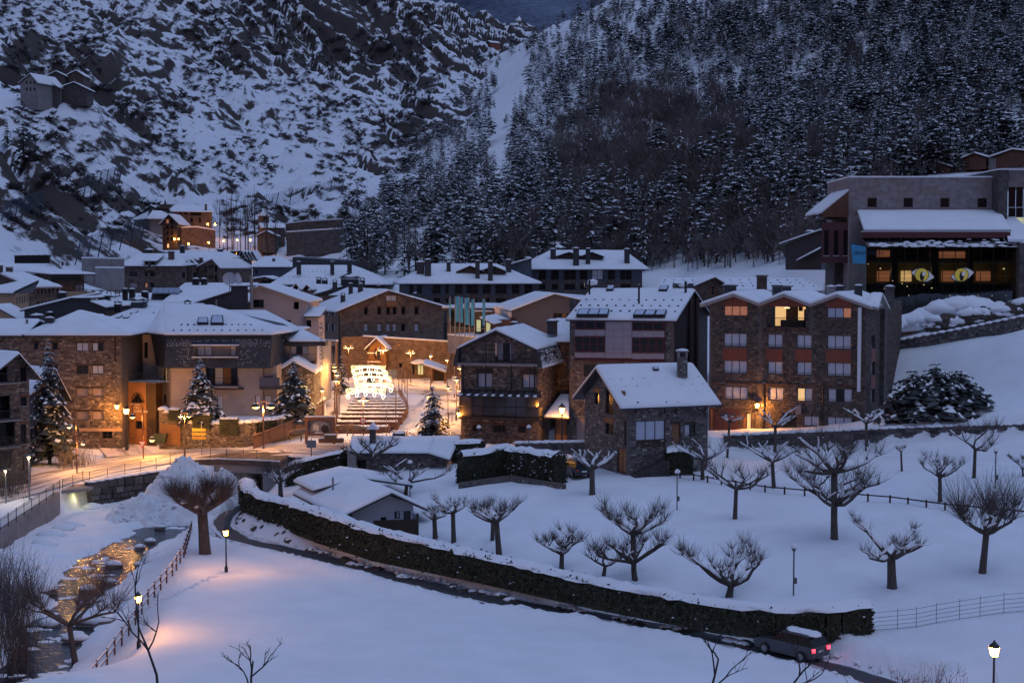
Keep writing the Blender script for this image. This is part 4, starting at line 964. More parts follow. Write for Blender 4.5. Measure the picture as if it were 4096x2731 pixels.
# gallery
zg0,zg1,zg2 = b.z(8,700,1035),b.z(8,700,915),b.z(8,700,808); ug0,ug1 = b.u(8,290,900),b.u(8,1200,900)
mb = MB(); bar(mb,b.f,ug0,zg0 - .25,ug1,zg0,-.1,1.7); mb.build('gallery_floor',WOOD,b.root)
railing(b.f,ug0,ug1,zg0,zg1,1.65,b.root,step=.11,bulge=.14)
GLZ = mat('gallery_glass',(.05,.045,.05),.05,spec=.7)
for i in range(7):
 a_ = ug0 + .1 + (ug1 - .2 - ug0) * i / 7; c_ = ug0 + .1 + (ug1 - .2 - ug0) * (i + 1) / 7
 mb = MB(); bar(mb,b.f,a_ + .05,zg0 + .1,c_ - .05,zg2,1.40,1.43); mb.build('gallery_pane',GLZ,b.root)
 mb = MB(); bar(mb,b.f,a_ - .05,zg0,a_ + .05,zg2,1.38,1.48); mb.build('gallery_post',FRAME,b.root)
zs = b.z(8,700,752)
mb = MB(); mb.hexa([b.f.pt(ug0 - .2,zg2,1.75),b.f.pt(ug1 + .2,zg2,1.75),b.f.pt(ug1 - .3,zs,.05),b.f.pt(ug0 + .3,zs,.05)],[b.f.pt(ug0 - .2,zg2 + .1,1.75),b.f.pt(ug1 + .2,zg2 + .1,1.75),b.f.pt(ug1 - .3,zs + .1,.05),b.f.pt(ug0 + .3,zs + .1,.05)]); gr = mb.build('gallery_roof',GLZ,b.root)
mb = MB()
for i in range(11):
 t = i / 10; p,q = b.f.pt(ug0 - .2 + (ug1 - ug0 + .4) * t,zg2 + .13,1.75),b.f.pt(ug0 + .3 + (ug1 - ug0 - .6) * t,zs + .13,.05); mb.tube([p,q],.05,4)
 if i < 10: mb.hexa([p + b.f.u * .1,p + b.f.u * .5,q.lerp(p,.72) + b.f.u * .45,q.lerp(p,.8) + b.f.u * .1],[x + Vector((0,0,.06)) for x in (p + b.f.u * .1,p + b.f.u * .5,q.lerp(p,.72) + b.f.u * .45,q.lerp(p,.8) + b.f.u * .1)],m=1)
mb.build('gallery_ribs',[METAL,SNOW],gr)
chimney(b.root,7,[1265,985,1350,1050],168,METAL); chimney(b.root,7,[1680,965,1795,1050],168,STONE['grey'],'slab')
# rear part of the restaurant with its own snow roof
b2 = Bld('rear_restaurant_wing','stone rear wing with snowy roof between the gallery restaurant and the grey panelled house','building',zz(8,1300,1372,168),zz(8,1520,1372,167.6),7)
zt = b2.z(7,1850,1165); b2.win('f',8,[1468,400,1500,560],'d',lintel=WOODR)
b2.walls(MORTAR,{'*': zt},('brown','f'),n=120)
b2.shed(zt,zt + 1.9,of=.8,os=.7)
# lean-to porch roof in the alley
mb = MB(); p = [P(*Z(8,1215,1045),157.5),P(*Z(8,1500,1058),157.0),P(*Z(8,1500,800),165),P(*Z(8,1400,800),166)]
t = thing('alley_entrance','timber door with snowy lean-to roof in the alley by the gallery restaurant','entrance',(p[0].x,160,gz1(p[0].x,160)))
roof(t,[p],snow=.25); mb = MB(); d0,d1 = P(*Z(8,1345,1300),160.5),P(*Z(8,1478,1060),160.5)
mb.hexa([(d0.x,160.5,d0.z - .4),(d1.x,160.5,d0.z - .4),(d1.x,160.6,d0.z - .4),(d0.x,160.6,d0.z - .4)],[(d0.x,160.5,d1.z),(d1.x,160.5,d1.z),(d1.x,160.6,d1.z),(d0.x,160.6,d1.z)]); mb.build('door',WOODO,t)
mb = MB()
for X_ in (1210,1345,1480): q = P(*Z(8,X_,1300),160.3); mb.box((q.x,160.3,q.z + .9),(.16,.16,3.4))
mb.build('door_posts',WOOD,t)
# ================================================================ grey panelled house
b = Bld('panelled_house','house with grey cladding panels, red framed window bands and steep snow roof','house',zz(9,222,1880,161.8),zz(9,1408,1880,158.2),22)
zt = b.z(9,800,500)
b.win('f',9,[385,1022,605,1165],'dd',sill=CONC); b.win('f',9,[380,1340,438,1465],'bd',frame=FRAMER); b.win('f',9,[750,1025,875,1060],'s'); b.win('f',9,[1020,1030,1240,1060],'s')
b.win('f',8,[1575,1055,1740,1420],'s',frame=FRAME,lintel=CONC,name='garage_door')
b.walls(MORTAR,{'f': zt,'r': [(b.r.W,zt),(b.r.W * .5,b.z(9,1640,180,11)),(0,zt)],'l': zt,'b': zt},('grey','f'))
PAN = mat('grey_cladding',(.30,.28,.33),.45,var=.08,scale=.6); MAR = mat('maroon_metal_wall',(.035,.010,.013),.5,var=.2,scale=2,stretch=(6,6,.1))
pz = [520,622,700,842,882,945]
def panel(X0,Y0,X1,Y1):
 h = b.f.rect(9,[X0,Y0,X1,Y1]); mb = MB(); bar(mb,b.f,h[0] + .012,h[1] + .012,h[2] - .012,h[3] - .012,.3,.36); mb.build('cladding_panel',PAN,b.root)
for x0,x1 in ((640,740),(740,840),(840,942)):
 for y0,y1 in zip(pz[:-1],pz[1:]): panel(x0,y0,x1,y1)
for x0,x1 in ((290,404),(404,521),(521,637)): panel(x0,620,x1,694); panel(x0,878,x1,940)
for x0,x1 in ((944,1060),(1060,1180),(1180,1312)): panel(x0,634,x1,708); panel(x0,888,x1,955)
h = b.f.rect(9,[288,515,1314,968]); mb = MB(); bar(mb,b.f,*h,.005,.28); bar(mb,b.f,h[0] - .05,h[1] - .14,h[2] + .05,h[1],.0,.42); mb.build('cladding_frame',FRAMER,b.root)
for r_,bb in (([300,522,638,612],'ddd'),([946,535,1302,630],'ddd'),([300,700,636,872],'dddd'),([946,714,1310,884],'dddd')):
 window(b.f,b.f.rect(9,r_),b.root,bb,FRAMER,rows=2 if len(bb) == 4 else 1,dep=-.44,fw=.09)
facs = [b.L(b.W + .004,0,b.zb),b.L(b.W + .004,22,b.zb)]
mb = MB(); zap = b.z(9,1640,180,11); mb.add([b.L(b.W + .02,0,b.zb),b.L(b.W + .02,22,b.zb),b.L(b.W + .02,22,zt),b.L(b.W + .02,11,zap),b.L(b.W + .02,0,zt)],[(0,1,2,3,4)]); mb.build('metal_side_wall',MAR,b.root)
for v_ in (9.2,13.4): mb = MB(); mb.tube([b.L(b.W + .2,v_,b.zb),b.L(b.W + .2,v_,zap - .8)],.18,6); mb.build('flue_pipe',mat('flue_brown',(.10,.06,.055),.5),b.root)
rr = b.gable_side(zap,zt,of=.5,os=.35,snow=.3)
A_,B_ = b.L(-.35,-.5,zt),b.L(b.W + .35,-.5,zt); C_,D_ = b.L(b.W,11,zap),b.L(0,11,zap)
guard_rows(b.root,A_,B_,C_,D_,(.2,.38,.58),12)
def on_plane(k,X_,Y_,a,b_,c,lift=.1):
 n_ = (b_ - a).cross(c - a); d_ = ray(*Z(k,X_,Y_)); t = (a + Vector((0,0,lift)) - Vector((0,0,CAMZ))).dot(n_) / d_.dot(n_); return Vector((0,0,CAMZ)) + d_ * t
for s0,s1,yb,yt,dx in ((300,432,490,420,38),(424,552,490,420,32),(545,660,490,420,26),(948,1068,495,432,34),(1070,1190,495,432,30),(1195,1312,495,432,28),(640,720,200,150,25),(1240,1335,205,152,25)):
 skylight(b.root,[on_plane(9,X_,Y_,A_,B_,C_) for X_,Y_ in ((s0,yb),(s1,yb),(s1 + dx - 5,yt),(s0 + dx,yt))])
for X_,y0,y1,wd in ((1015,110,265,22),(450,55,165,22),(1548,70,185,26)): chimney(b.root,9,[X_ - wd / 2,y0,X_ + wd / 2,y1],164 if y1 > 200 else 167,METAL,'none')
for X0,X1,y0,y1 in ((400,600,80,145),(1425,1640,90,170)):
 q = [on_plane(9,X0,y1,A_,B_,C_),on_plane(9,X1,y1,A_,B_,C_)]; mb = MB(); mb.blob(((q[0].x + q[1].x) / 2,q[0].y + 1.2,q[0].z + .4),((q[1].x - q[0].x) / 2,1.6),X0,10,.45); mb.build('dormer_snow',SNOW,b.root,True)
 mb = MB(); mb.hexa([q[0],q[1],q[1] + Vector((0,2.5,0)),q[0] + Vector((0,2.5,0))],[x + Vector((0,.3,.75)) for x in (q[0],q[1],q[1] + Vector((0,2.2,0)),q[0] + Vector((0,2.2,0)))]); mb.build('dormer',SLATE,b.root)
# ================================================================ apartment hotel with zigzag roof
b = Bld('zigzag_roof_hotel','four storey dark stone hotel with zigzag snow roof and white vertical sign','hotel',zz(10,315,1500,156),zz(10,1785,1510,149.5),28)
C3 = dict(rail=True); rws = [(545,668),(800,920),(1045,1165)]
for y0,y1,dx,dy in ((545,668,0,0),(800,920,0,0),(1045,1165,8,0)):
 b.win('f',10,[458 + dx,y0,672 + dx,y1],'ccc',**C3); b.win('f',10,[868 + dx,y0 + 8,1006 + dx,y1 + 8],'cc',**C3)
 b.win('f',10,[1140 + dx * .6,y0 + 13,1280 + dx * .6,y1 + 15],'lc' if y0 > 1000 else 'cc',**C3); b.win('f',10,[1425 + dx,y0 + 20,1648 + dx,y1 + 25],'ccc' if y0 != 1045 else 'cdc',**C3)
b.win('f',10,[460,288,678,382],'ooo'); b.win('f',10,[1425,305,1650,402],'bbo')
hb = b.win('f',10,[893,293,1222,488],'lwl',dep=2.2,fw=.05)
b.win('f',10,[628,1290,710,1478],'wl',name='door',rows=1); b.win('f',10,[1205,1320,1350,1412],'bb'); b.win('f',10,[1425,1330,1655,1420],'bbb')
b.win('f',10,[1005,1290,1140,1440],'d'); b.win('r',10,[1832,560,1875,690],'d'); b.win('r',10,[1830,815,1872,940],'d'); b.win('r',10,[1830,1070,1870,1200],'d')
pk = [(560,175,262,245,798,258),(1030,178,798,258,1278,265),(1525,182,1278,265,1790,275)]
polys = []; qs = []
zlow = b.z(10,800,285); uu = [0] + [b.u(10,X_,260) for X_ in (798,1278)] + [b.W]
tops = []
for (xp,yp,xl,yl,xr,yr),u0,u1 in zip(pk,uu[:-1],uu[1:]):
 up,zp,zl,zr = b.u(10,xp,yp),b.z(10,xp,yp + 22),b.z(10,xl,yl + 22),b.z(10,xr,yr + 22)
 polys.append([(u0,b.zb),(u1,b.zb),(u1,zr),(up,zp),(u0,zl)])
 zp += .28; zl += .2; zr += .2
 a0,a1 = (u0 - .9 if u0 == 0 else u0),(u1 + .5 if u1 == b.W else u1)
 kl = (zp - zl) / (up - u0); kr = (zp - zr) / (u1 - up)
 za_,zb_ = zl - kl * (u0 - a0),zr - kr * (a1 - u1)
 qs += [[b.L(a0,-.8,za_),b.L(up,-.8,zp),b.L(up,15,zp),b.L(a0,15,za_)],[b.L(up,-.8,zp),b.L(a1,-.8,zb_),b.L(a1,15,zb_),b.L(up,15,zp)]]
 tops.append((up,zp,zl,zr))
zR = tops[-1][3]
b.walls(MORTAR,{'f': polys,'r': [[(0,b.zb),(b.r.W,b.zb),(b.r.W,zR - .3),(4.5,zR + .9),(0,zR - .3)]],'l': tops[0][2] - .3,'b': zR},('dark','fr'))
roof(b.root,qs,snow=.28,deck=.3,m=mat('pale_fascia',(.32,.28,.27),.7),seed=12)
q = [b.L(b.W - .3,1.2,zR - .1),b.L(b.W + 1.0,1.2,zR - .35),b.L(b.W + .9,4.6,zR + 1.1),b.L(b.W - .3,4.6,zR + 1.1)]
roof(b.root,[q,[b.L(b.W - .3,4.6,zR + 1.1),b.L(b.W + .9,4.6,zR + 1.1),b.L(b.W + 1,10,zR - .6),b.L(b.W - .3,10,zR - .6)]],seed=13,deck=.25,m=mat('pale_fascia',(.3,.3,.3)))
def fpanel(r_,m_,o0=.01,o1=.07,name='red_panel'):
 h = b.f.rect(10,r_); mb = MB(); bar(mb,b.f,*h,o0,o1); return mb.build(name,m_,b.root)
for r_ in ([450,684,672,795],[858,690,1006,803],[1130,695,1280,808],[1416,702,1648,818]): fpanel(r_,REDP)
for r_,(up,zp,zl,zr) in zip(([452,212,678,288],[888,215,1224,296],[1420,222,1652,305]),tops):
 h = b.f.rect(10,r_); kk = (zp - zl) / max(.5,up - 0) ; mb = MB(); um = (h[0] + h[2]) / 2
 mb.add([b.f.pt(h[0],h[1],.06),b.f.pt(h[2],h[1],.06),b.f.pt(h[2],h[3] - .5,.06),b.f.pt(um,h[3] + .1,.06),b.f.pt(h[0],h[3] - .5,.06)],[(0,1,2,3,4)]); mb.build('red_panel',REDP,b.root)
for r_ in ([1832,695,1875,810],[1830,950,1870,1065]): h = b.r.rect(10,r_); mb = MB(); bar(mb,b.r,*h,.01,.06); mb.build('red_panel',REDP,b.root)
h = b.f.rect(10,[862,400,1222,490]); railing(b.f,h[0],h[2],h[1],h[3],.35,b.root); mb = MB(); bar(mb,b.f,h[0],h[1] - .12,h[2],h[1],-.2,.4); mb.build('balcony_slab',WOODR,b.root)
# lit room behind the loggia: lamp, cupboard, table, picture
RW = mat('room_wall',(.7,.55,.34),.8); fr2 = Fr(b.f.pt(hb[0],0,-2.0),b.f.pt(hb[2],0,-2.0)); W2 = fr2.W; z0,z1 = hb[1],hb[3]; mb = MB()
bar(mb,fr2,W2 * .38,z0,W2 * .62,z0 + 2.0,.02,.12,m=0); mb.build('cupboard',WOODR,b.root)
mb = MB(); bar(mb,fr2,W2 * .25,z0,W2 * .9,z0 + .75,.9,1.3); bar(mb,fr2,W2 * .9,z0,W2 * 1.0,z0 + 1.9,.3,.9); mb.build('furniture',WOOD,b.root)
mb = MB(); bar(mb,fr2,W2 * .70,z0 + 1.7,W2 * .82,z0 + 2.15,.03,.06); mb.build('picture_frame',WOOD,b.root)
mb = MB(); p = fr2.pt(W2 * .42,z1 - .25,1.0); mb.lathe([(.32,0),(.25,.12),(.05,.16)],p,10); mb.build('ceiling_lamp',mat('bulb_warm',(1,.8,.5),.5,emit=(1,.72,.38),estr=1.6 * EX),b.root)
for X_ in (835,1385):
 u_ = b.u(10,X_,1200); p = b.f.pt(u_,0,.12); mb = MB(); mb.tube([(p.x,p.y,b.zb),(p.x,p.y,b.z(10,X_,1025))],.07,6); mb.build('drain_pipe',METAL,b.root)
zc = b.z(10,1000,1022); mb = MB(); bar(mb,b.f,0,zc - .06,b.W,zc + .03,.02,.1); mb.build('string_course',WOODR,b.root)
# recessed entrance
h = b.f.rect(10,[328,1250,600,1480]); mb = MB(); bar(mb,b.f,h[0],h[1] - .5,h[2],h[3],.01,.05); mb.build('entrance_panel',mat('dark_red_entrance',(.10,.035,.025),.6,var=.2,scale=2),b.root)
h = b.f.rect(10,[338,1250,372,1500]); mb = MB(); p = b.f.pt((h[0] + h[2]) / 2,0,1.0); mb.tube([(p.x,p.y,h[1] - 1),(p.x,p.y,h[3])],.2,10); mb.build('entrance_column',WOODR,b.root)
# vertical sign
h = b.f.rect(10,[1720,302,1745,1085]); sg = MB(); bar(sg,b.f,h[0],h[1],h[2] + .05,h[3],.45,.85); s_ = sg.build('vertical_sign',mat('sign_white',(.72,.72,.76),.5,var=.1,scale=2),b.root)
mb = MB()
for i in range(22):
 z_ = h[1] + .3 + (h[3] - h[1] - 1.4) * i / 22; bar(mb,b.r,-.72,z_,-.55,z_ + .16 + .06 * (i % 3 == 0),.05 - (b.W - h[2] - .05),.06 - (b.W - h[2] - .05))
mb.build('lettering',mat('sign_letter',(.35,.12,.12),.6),s_)
# side shaft on the right wall, chimneys, air conditioner
mb = MB(); bar(mb,b.r,9.5,b.zb,11.5,zR + .9,.02,.5); mb.build('stone_shaft',BR_GREY,b.root)
for r_,Y_,m_ in (([462,108,575,175],156,SLATE),([920,110,998,182],156,SLATE),([1008,115,1088,150],160,SLATE),([1425,122,1500,185],155.5,CONC),([1505,118,1578,165],158,SLATE),([1688,112,1755,175],155,SLATE),([1978,120,2055,250],160,BR_GREY)): chimney(b.root,10,r_,Y_,m_)
fpanel([1137,1212,1185,1300],CONC,.05,.5,'air_conditioner')
for X_ in (455,843,1195,1552): u_,z_ = b.f.px(*Z(10,X_,1005)); mb = MB(); bar(mb,b.f,u_ - .2,z_ - .05,u_ + .2,z_ + .06,.05,.5); mb.build('spotlight',ZINC,b.root)
# ================================================================ stone house with the steep snow roof
c = P(*Z(12,900,1322),131.0)
gl = Vector((-3.7,9.3,0)); fr_r = Vector((7.7,3.05,0)); 
A3 = c; B3 = c + fr_r
class _B(Bld): pass
b = Bld('steep_roof_house','grey stone house with steep snow roof, brackets and outside stair in the park','house',zz(12,900,1322,131.0),zz(12,1852,1300,134.05),9.6)
ze = b.z(12,1400,470)
b.win('f',12,[1012,683,1352,912],'bbb',frame=FRAME,dep=.1); b.win('f',12,[1430,715,1535,990],'w',name='door',lintel=WOOD); b.win('f',12,[1588,725,1710,870],'cd',lintel=WOOD,sill=CONC)
b.win('l',12,[524,350,582,490],'d',lintel=WOODO,sill=CONC,lh=.45); b.win('l',12,[655,318,742,605],'dd'); b.win('l',12,[812,385,868,535],'d',lintel=WOODO,sill=CONC,lh=.45)
b.win('l',12,[652,712,745,848],'dd',lintel=WOODR,sill=CONC,lh=.5); b.win('l',12,[785,1012,890,1290],'ww',name='door',frame=WOOD); b.win('l',12,[872,685,898,980],'d')
zr = b.l.px(*Z(12,615,80))[1]; ur = b.l.px(*Z(12,615,80))[0]; lw = b.l.W; zlf = b.l.px(*Z(12,450,300))[1]
zlf = min(zlf,ze + .6)
b.walls(MORTAR,{'f': ze,'l': [(lw,ze),(lw * .5,zr),(0,ze)],'r': [(lw,ze),(lw * .5,zr),(0,ze)],'b': ze},('grey','fl'))
rr = b.gable_side(zr + .2,ze + .15,of=.75,os=1.0,snow=.34)
h = b.f.rect(12,[1012,912,1352,992]); mb = MB(); bar(mb,b.f,*h,.0,.05); mb.build('apron_panel',WOOD,b.root)
for X_ in (1010,1345,1475,1815):
 p = on_plane(12,X_ + 25,460,b.f.pt(0,ze,.55),b.f.pt(5,ze,.55),b.f.pt(0,ze + 3,.55),0); q = on_plane(12,X_,600,b.f.pt(0,ze,.02),b.f.pt(5,ze,.02),b.f.pt(0,ze + 3,.02),0)
 mb = MB(); mb.tube([p,q],.09,4); mb.build('roof_bracket',WOOD,b.root)
h = b.l.rect(12,[655,500,742,608]); railing(b.l,h[0],h[2],h[1],h[3],.04,b.root,WOODR,sides=False)
A_,B_ = b.L(-1,-.75,ze - .4),b.L(b.W + 1,-.75,ze - .4); C_,D_ = b.L(b.W + 1,b.D / 2,zr + .2),b.L(-1,b.D / 2,zr + .2)
guard_rows(b.root,A_,B_,C_,D_,(.28,.46,.64),9)
skylight(b.root,[on_plane(12,X_,Y_,A_,B_,C_) for X_,Y_ in ((1205,118),(1272,118),(1262,85),(1198,85))])
chm = P(*Z(12,1555,115),136.3); mb = MB(); st = []
for k_ in range(4):
 a_ = k_ * math.pi / 2; d_ = Vector((math.cos(a_),math.sin(a_),0)); n_ = Vector((-d_.y,d_.x,0)); o_ = chm + n_ * -.45 * 1 - d_ * .45; f_ = Fr(o_,o_ + d_ * .9)
 st += stones_on(f_,[(0,chm.z - .4),(.9,chm.z - .4),(.9,chm.z + 1.5),(0,chm.z + 1.5)],[],b.rnd,ch=(.15,.25),cw=(.2,.4))
mb.box((chm.x,chm.y,chm.z + .55),(.9,.9,1.9)); co = mb.build('chimney',MORTAR,b.root)
mb = MB(); [mb.add(V,SF,t) for V,t,a in st]; o_ = mb.build('chimney_stones',STONE['grey'],co,tone=True); o_['kind'] = 'stuff'
mb = MB(); mb.box((chm.x,chm.y,chm.z + 2.05),(1.15,1.15,.12)); [mb.box((chm.x + i * .38,chm.y + j * .38,chm.z + 1.75),(.14,.14,.5)) for i in (-1,1) for j in (-1,1)]; mb.build('cap',CONC,co)
mb = MB(); mb.blob((chm.x,chm.y,chm.z + 2.1),.62,3,9,.3); mb.build('snow_cap',SNOW,co,True)
# outside stair
p0,p1 = P(*Z(12,1000,1300),130.6),P(*Z(12,1345,1140),131.6); mb = MB()
t = thing('outside_stair','stone outside stair climbing along the steep roof house','stair',(p0.x,p0.y,p0.z))
for i in range(10):
 q = p0.lerp(p1,i / 9); mb = MB(); mb.box((q.x,q.y - .2,(q.z + p0.z - .8) / 2),(.5,1.1,q.z - p0.z + .8),math.atan2(p1.y - p0.y,p1.x - p0.x)); mb.build('step',STONE['grey'],t)
# ================================================================ chalet behind the hedge
c0 = P(*Z(13,925,640),113.0); c1 = P(*Z(13,1378,640),112.2)
b = Bld('hedge_chalet','low white chalet with wide snow roof and plank fence behind the long hedge','house',zz(13,900,690,118.5),zz(13,1378,690,120.8),12.5)
za = b.z(13,1180,452); ua = b.u(13,1180,452); zl,zr = b.z(13,925,560),b.z(13,1378,520)
b.win('f',13,[1230,577,1273,634],'dc'); b.win('f',13,[1302,573,1357,640],'d',name='door'); b.win('f',13,[1122,622,1168,660],'d')
CHW = mat('chalet_white',(.36,.36,.40),.8,var=.15,scale=1)
b.walls(CHW,{'f': [(b.W,zr),(ua,za),(0,zl)],'*': min(zl,zr)})
b.gable_front(ua,za + .35,zl + .1,zr + .1,of=1.0,ob=.3,os=1.4,v1=12.5,snow=.34)
v2 = 7.5; zr2 = b.z(13,735,275,12); 
roof(b.root,[[b.L(ua - 4.2,8,zl + .5),b.L(ua + .2,8,zr2),b.L(ua + .2,14,zr2),b.L(ua - 4.2,14,zl + .5)],[b.L(ua + .2,8,zr2),b.L(ua + 5.3,8,zr + .3),b.L(ua + 5.3,14,zr + .3),b.L(ua + .2,14,zr2)]],snow=.34,seed=20)
pp = P(*Z(13,748,378),125); mb = MB(); mb.tube([(pp.x,pp.y,pp.z - .6),(pp.x,pp.y,P(*Z(13,748,312),125).z)],.09,8); mb.build('flue_pipe',ZINC,b.root)
q0,q1 = P(*Z(13,1075,648),116),P(*Z(13,1405,636),116.8)
t = thing('plank_fence','dark vertical plank fence closing the porch of the white chalet','fence',(q0.x,q0.y,q0.z - 1))
for i in range(26):
 q = q0.lerp(q1,i / 25); mb = MB(); h = b.rnd.uniform(1.25,1.35); mb.box((q.x,q.y,q.z - h),(.235,.05,h * 2),.05); mb.build('plank',WOOD,t)
pz_ = P(*Z(13,1412,775),117); mb = MB(); mb.tube([(pz_.x,pz_.y,-2.2),(pz_.x,pz_.y,b.z(13,1412,530))],.1,6); mb.build('porch_post',WOOD,b.root)
# ================================================================ low roadside shelter with stone chimney
t = Bld('roadside_shelter','low stone shelter with snow covered roof and tall slate chimney beside the road','shelter',zz(6,840,1440,141.5),zz(6,1950,1440,141.5),6.5)
zr = t.z(6,1200,1142,5.5); ze = t.z(6,1700,1318,-.6); zl2 = t.z(6,1880,1392,-1.6)
t.win('f',6,[925,1395,1040,1520],'d',dep=1.2)
t.walls(MORTAR,{'*': ze - .1},('grey','f'),n=150)
us = [t.u(6,X_,1300) for X_ in (835,1745,1800,2000)]
roof(t.root,[[t.L(us[0],-.6,ze),t.L(us[1],-.6,ze),t.L(us[1] + .3,5.5,zr),t.L(us[0] - .3,5.5,zr)],[t.L(us[1],-.6,ze),t.L(us[3],-1.8,zl2),t.L(us[3] + .8,5.5,zr),t.L(us[1] + .3,5.5,zr)]],snow=.3,seed=22)
chimney(t.root,6,[1078,1035,1145,1205],143.5,BR_GREY); p = P(*Z(6,1110,1040),143.5); mb = MB()
mb.add([(p.x - .62,p.y - .5,p.z),(p.x + .62,p.y - .5,p.z),(p.x + .62,p.y + 1,p.z),(p.x - .62,p.y + 1,p.z),(p.x,p.y - .5,p.z + .62),(p.x,p.y + 1,p.z + .62)],[(0,1,4),(1,2,5,4),(2,3,5),(3,0,4,5),(3,2,1,0)]); mb.build('chimney_roof',SNOW,t.root)
pl = P(*Z(6,875,1540),140.6); pt = P(*Z(6,875,1330),140.6); mb = MB(); mb.box((pl.x,140.9,(pl.z - .5 + pt.z) / 2),(.84,.6,pt.z - pl.z + .5)); mb.build('entrance_pillar',CONC,t.root)
# ================================================================ PLAZA AND MIDDLE DISTANCE
# ---- gabled stone hotel behind the plaza
b = Bld('gabled_stone_hotel','broad stone hotel with wide low gable and rows of small dark windows over the plaza','hotel',zz(5,727,1340,243),zz(5,1925,1340,250),26)
for y0,y1 in ((652,736),(842,926)):
 for x0,x1 in ((1015,1060),(1167,1213),(1270,1312),(1343,1386),(1440,1487),(1592,1638)): b.win('f',5,[x0,y0,x1,y1],'c' if (y0 > 800 and x0 not in (1440,)) else 'd',rows=2 if y0 > 800 else 1,lintel=WOODR,lh=.35)
b.win('f',5,[1268,517,1384,582],'cc')
for r_ in ([525,697,556,744],[580,699,611,747],[650,702,686,752],[510,834,558,902],[580,840,613,920],[650,844,684,926]): b.win('l',5,r_,'d',lintel=WOODR,lh=.3)
ze = b.z(5,727,690); zr_ = b.z(5,1925,645); za = b.z(5,1285,475); um = b.u(5,1285,600)
b.walls(BR_MILA,{'f': [(b.W,zr_),(um,za),(0,ze)],'*': ze},sides='fl')
b.gable_front(um,za + .2,ze,zr_,of=.5,os=.6,snow=.28,seed=30)
h = b.f.rect(5,[1268,585,1390,646]); mb = MB(); bar(mb,b.f,*h,.01,.35); mb.build('timber_balcony',WOODO,b.root)
h = b.l.rect(5,[507,915,556,965]); mb = MB(); bar(mb,b.l,*h,.01,.3); mb.build('timber_panel',WOODO,b.root)
mb = MB(); p = b.f.pt(.1,0,.1); mb.tube([(p.x,p.y,b.zb),(p.x,p.y,ze)],.1,5); mb.build('drain_pipe',WOOD,b.root)
for r_,Y_ in (([747,515,798,590],250),([838,400,885,478],258),([943,402,1000,470],256),([1155,420,1208,485],252),([1570,510,1618,555],262)): chimney(b.root,5,r_,Y_,cap='hat',snow=True)
mb = MB()
for x0,y0 in ((370,600),(450,605),(520,612),(610,612)):
 q = [on_plane(5,x0 + a_,y0 + c_,b.L(0,0,ze),b.L(um,0,za),b.L(0,9,ze),.3) for a_,c_ in ((0,6),(50,4),(90,-14),(70,-14))]; mb.add(q,[(0,1,2,3)])
if mb.v: mb.build('roof_vents',SLATE,b.root)
# ---- plaza wall with the little timber chalet front
b = Bld('plaza_wall_building','long low stone building with snow edged wall along the back of the plaza','building',zz(6,760,480,232),zz(6,2130,520,228),8)
zt = b.z(5,1400,1020); z1,z2 = b.z(5,1005,985),b.z(5,1960,1055); u1 = b.u(5,1005,985)
b.win('f',6,[1565,300,1590,420],'d',name='door'); b.win('f',6,[1410,290,1450,342],'d'); b.win('f',6,[1622,300,1690,425],'gg',name='door')
b.walls(BR_MILA,{'f': [(b.W,z2),(u1,z1),(0,z1 - .1)],'*': z2},sides='frl')
mb = MB(); mb.hexa([b.f.pt(u1,z1,.12),b.f.pt(b.W,z2,.12),b.f.pt(b.W,z2,-.6),b.f.pt(u1,z1,-.6)],[b.f.pt(u1,z1 + .22,.1),b.f.pt(b.W,z2 + .22,.1),b.f.pt(b.W,z2 + .22,-.6),b.f.pt(u1,z1 + .22,-.6)]); mb.build('snow_ledge',SNOW,b.root)
u_,z_ = b.f.px(*Z(6,1655,290)); mb = MB(); mb.blob(b.f.pt(u_,z_,.5),(1.6,.8),5,9,.5); mb.build('porch_snow',SNOW,b.root,True)
mb = MB(); bar(mb,b.f,u_ - 1.5,z_ - .25,u_ + 1.5,z_ - .05,.02,1.1); mb.build('porch_roof',WOOD,b.root)
c = Bld('timber_chalet_front','small orange timber chalet with steep snow roof and red balcony on the plaza wall','chalet',zz(6,1072,330,229),zz(6,1263,330,228.6),6,sink=.5)
za,ze = c.z(6,1150,22),c.z(6,1072,105); um = c.W / 2
c.win('f',6,[1140,118,1192,245],'r',name='door')
c.walls(WOODO,{'f': [(c.W,ze),(um,za),(0,ze)],'*': ze})
c.gable_front(um,za + .2,ze + .1,of=.7,os=.6,snow=.3)
z_ = c.z(6,1150,252); mb = MB(); bar(mb,c.f,-.05,z_ - .2,c.u(6,1215,250),z_,0,1.0); mb.build('balcony_floor',WOODO,c.root); railing(c.f,0,c.u(6,1210,250),z_,z_ + 1.05,.95,c.root,WOODR,step=.2)
mb = MB(); bar(mb,c.f,0,z_ + 1.06,c.u(6,1210,250),z_ + 1.2,.88,1.02); bar(mb,c.f,0,z_ - .35,c.u(6,1215,250),z_ - .2,.9,1.0); mb.build('rail_snow',SNOW,c.root)
mb = MB(); bar(mb,c.f,-.0,c.zb,c.W,z_ - .5,.02,.1); mb.build('lower_boarding',WOODO,c.root)
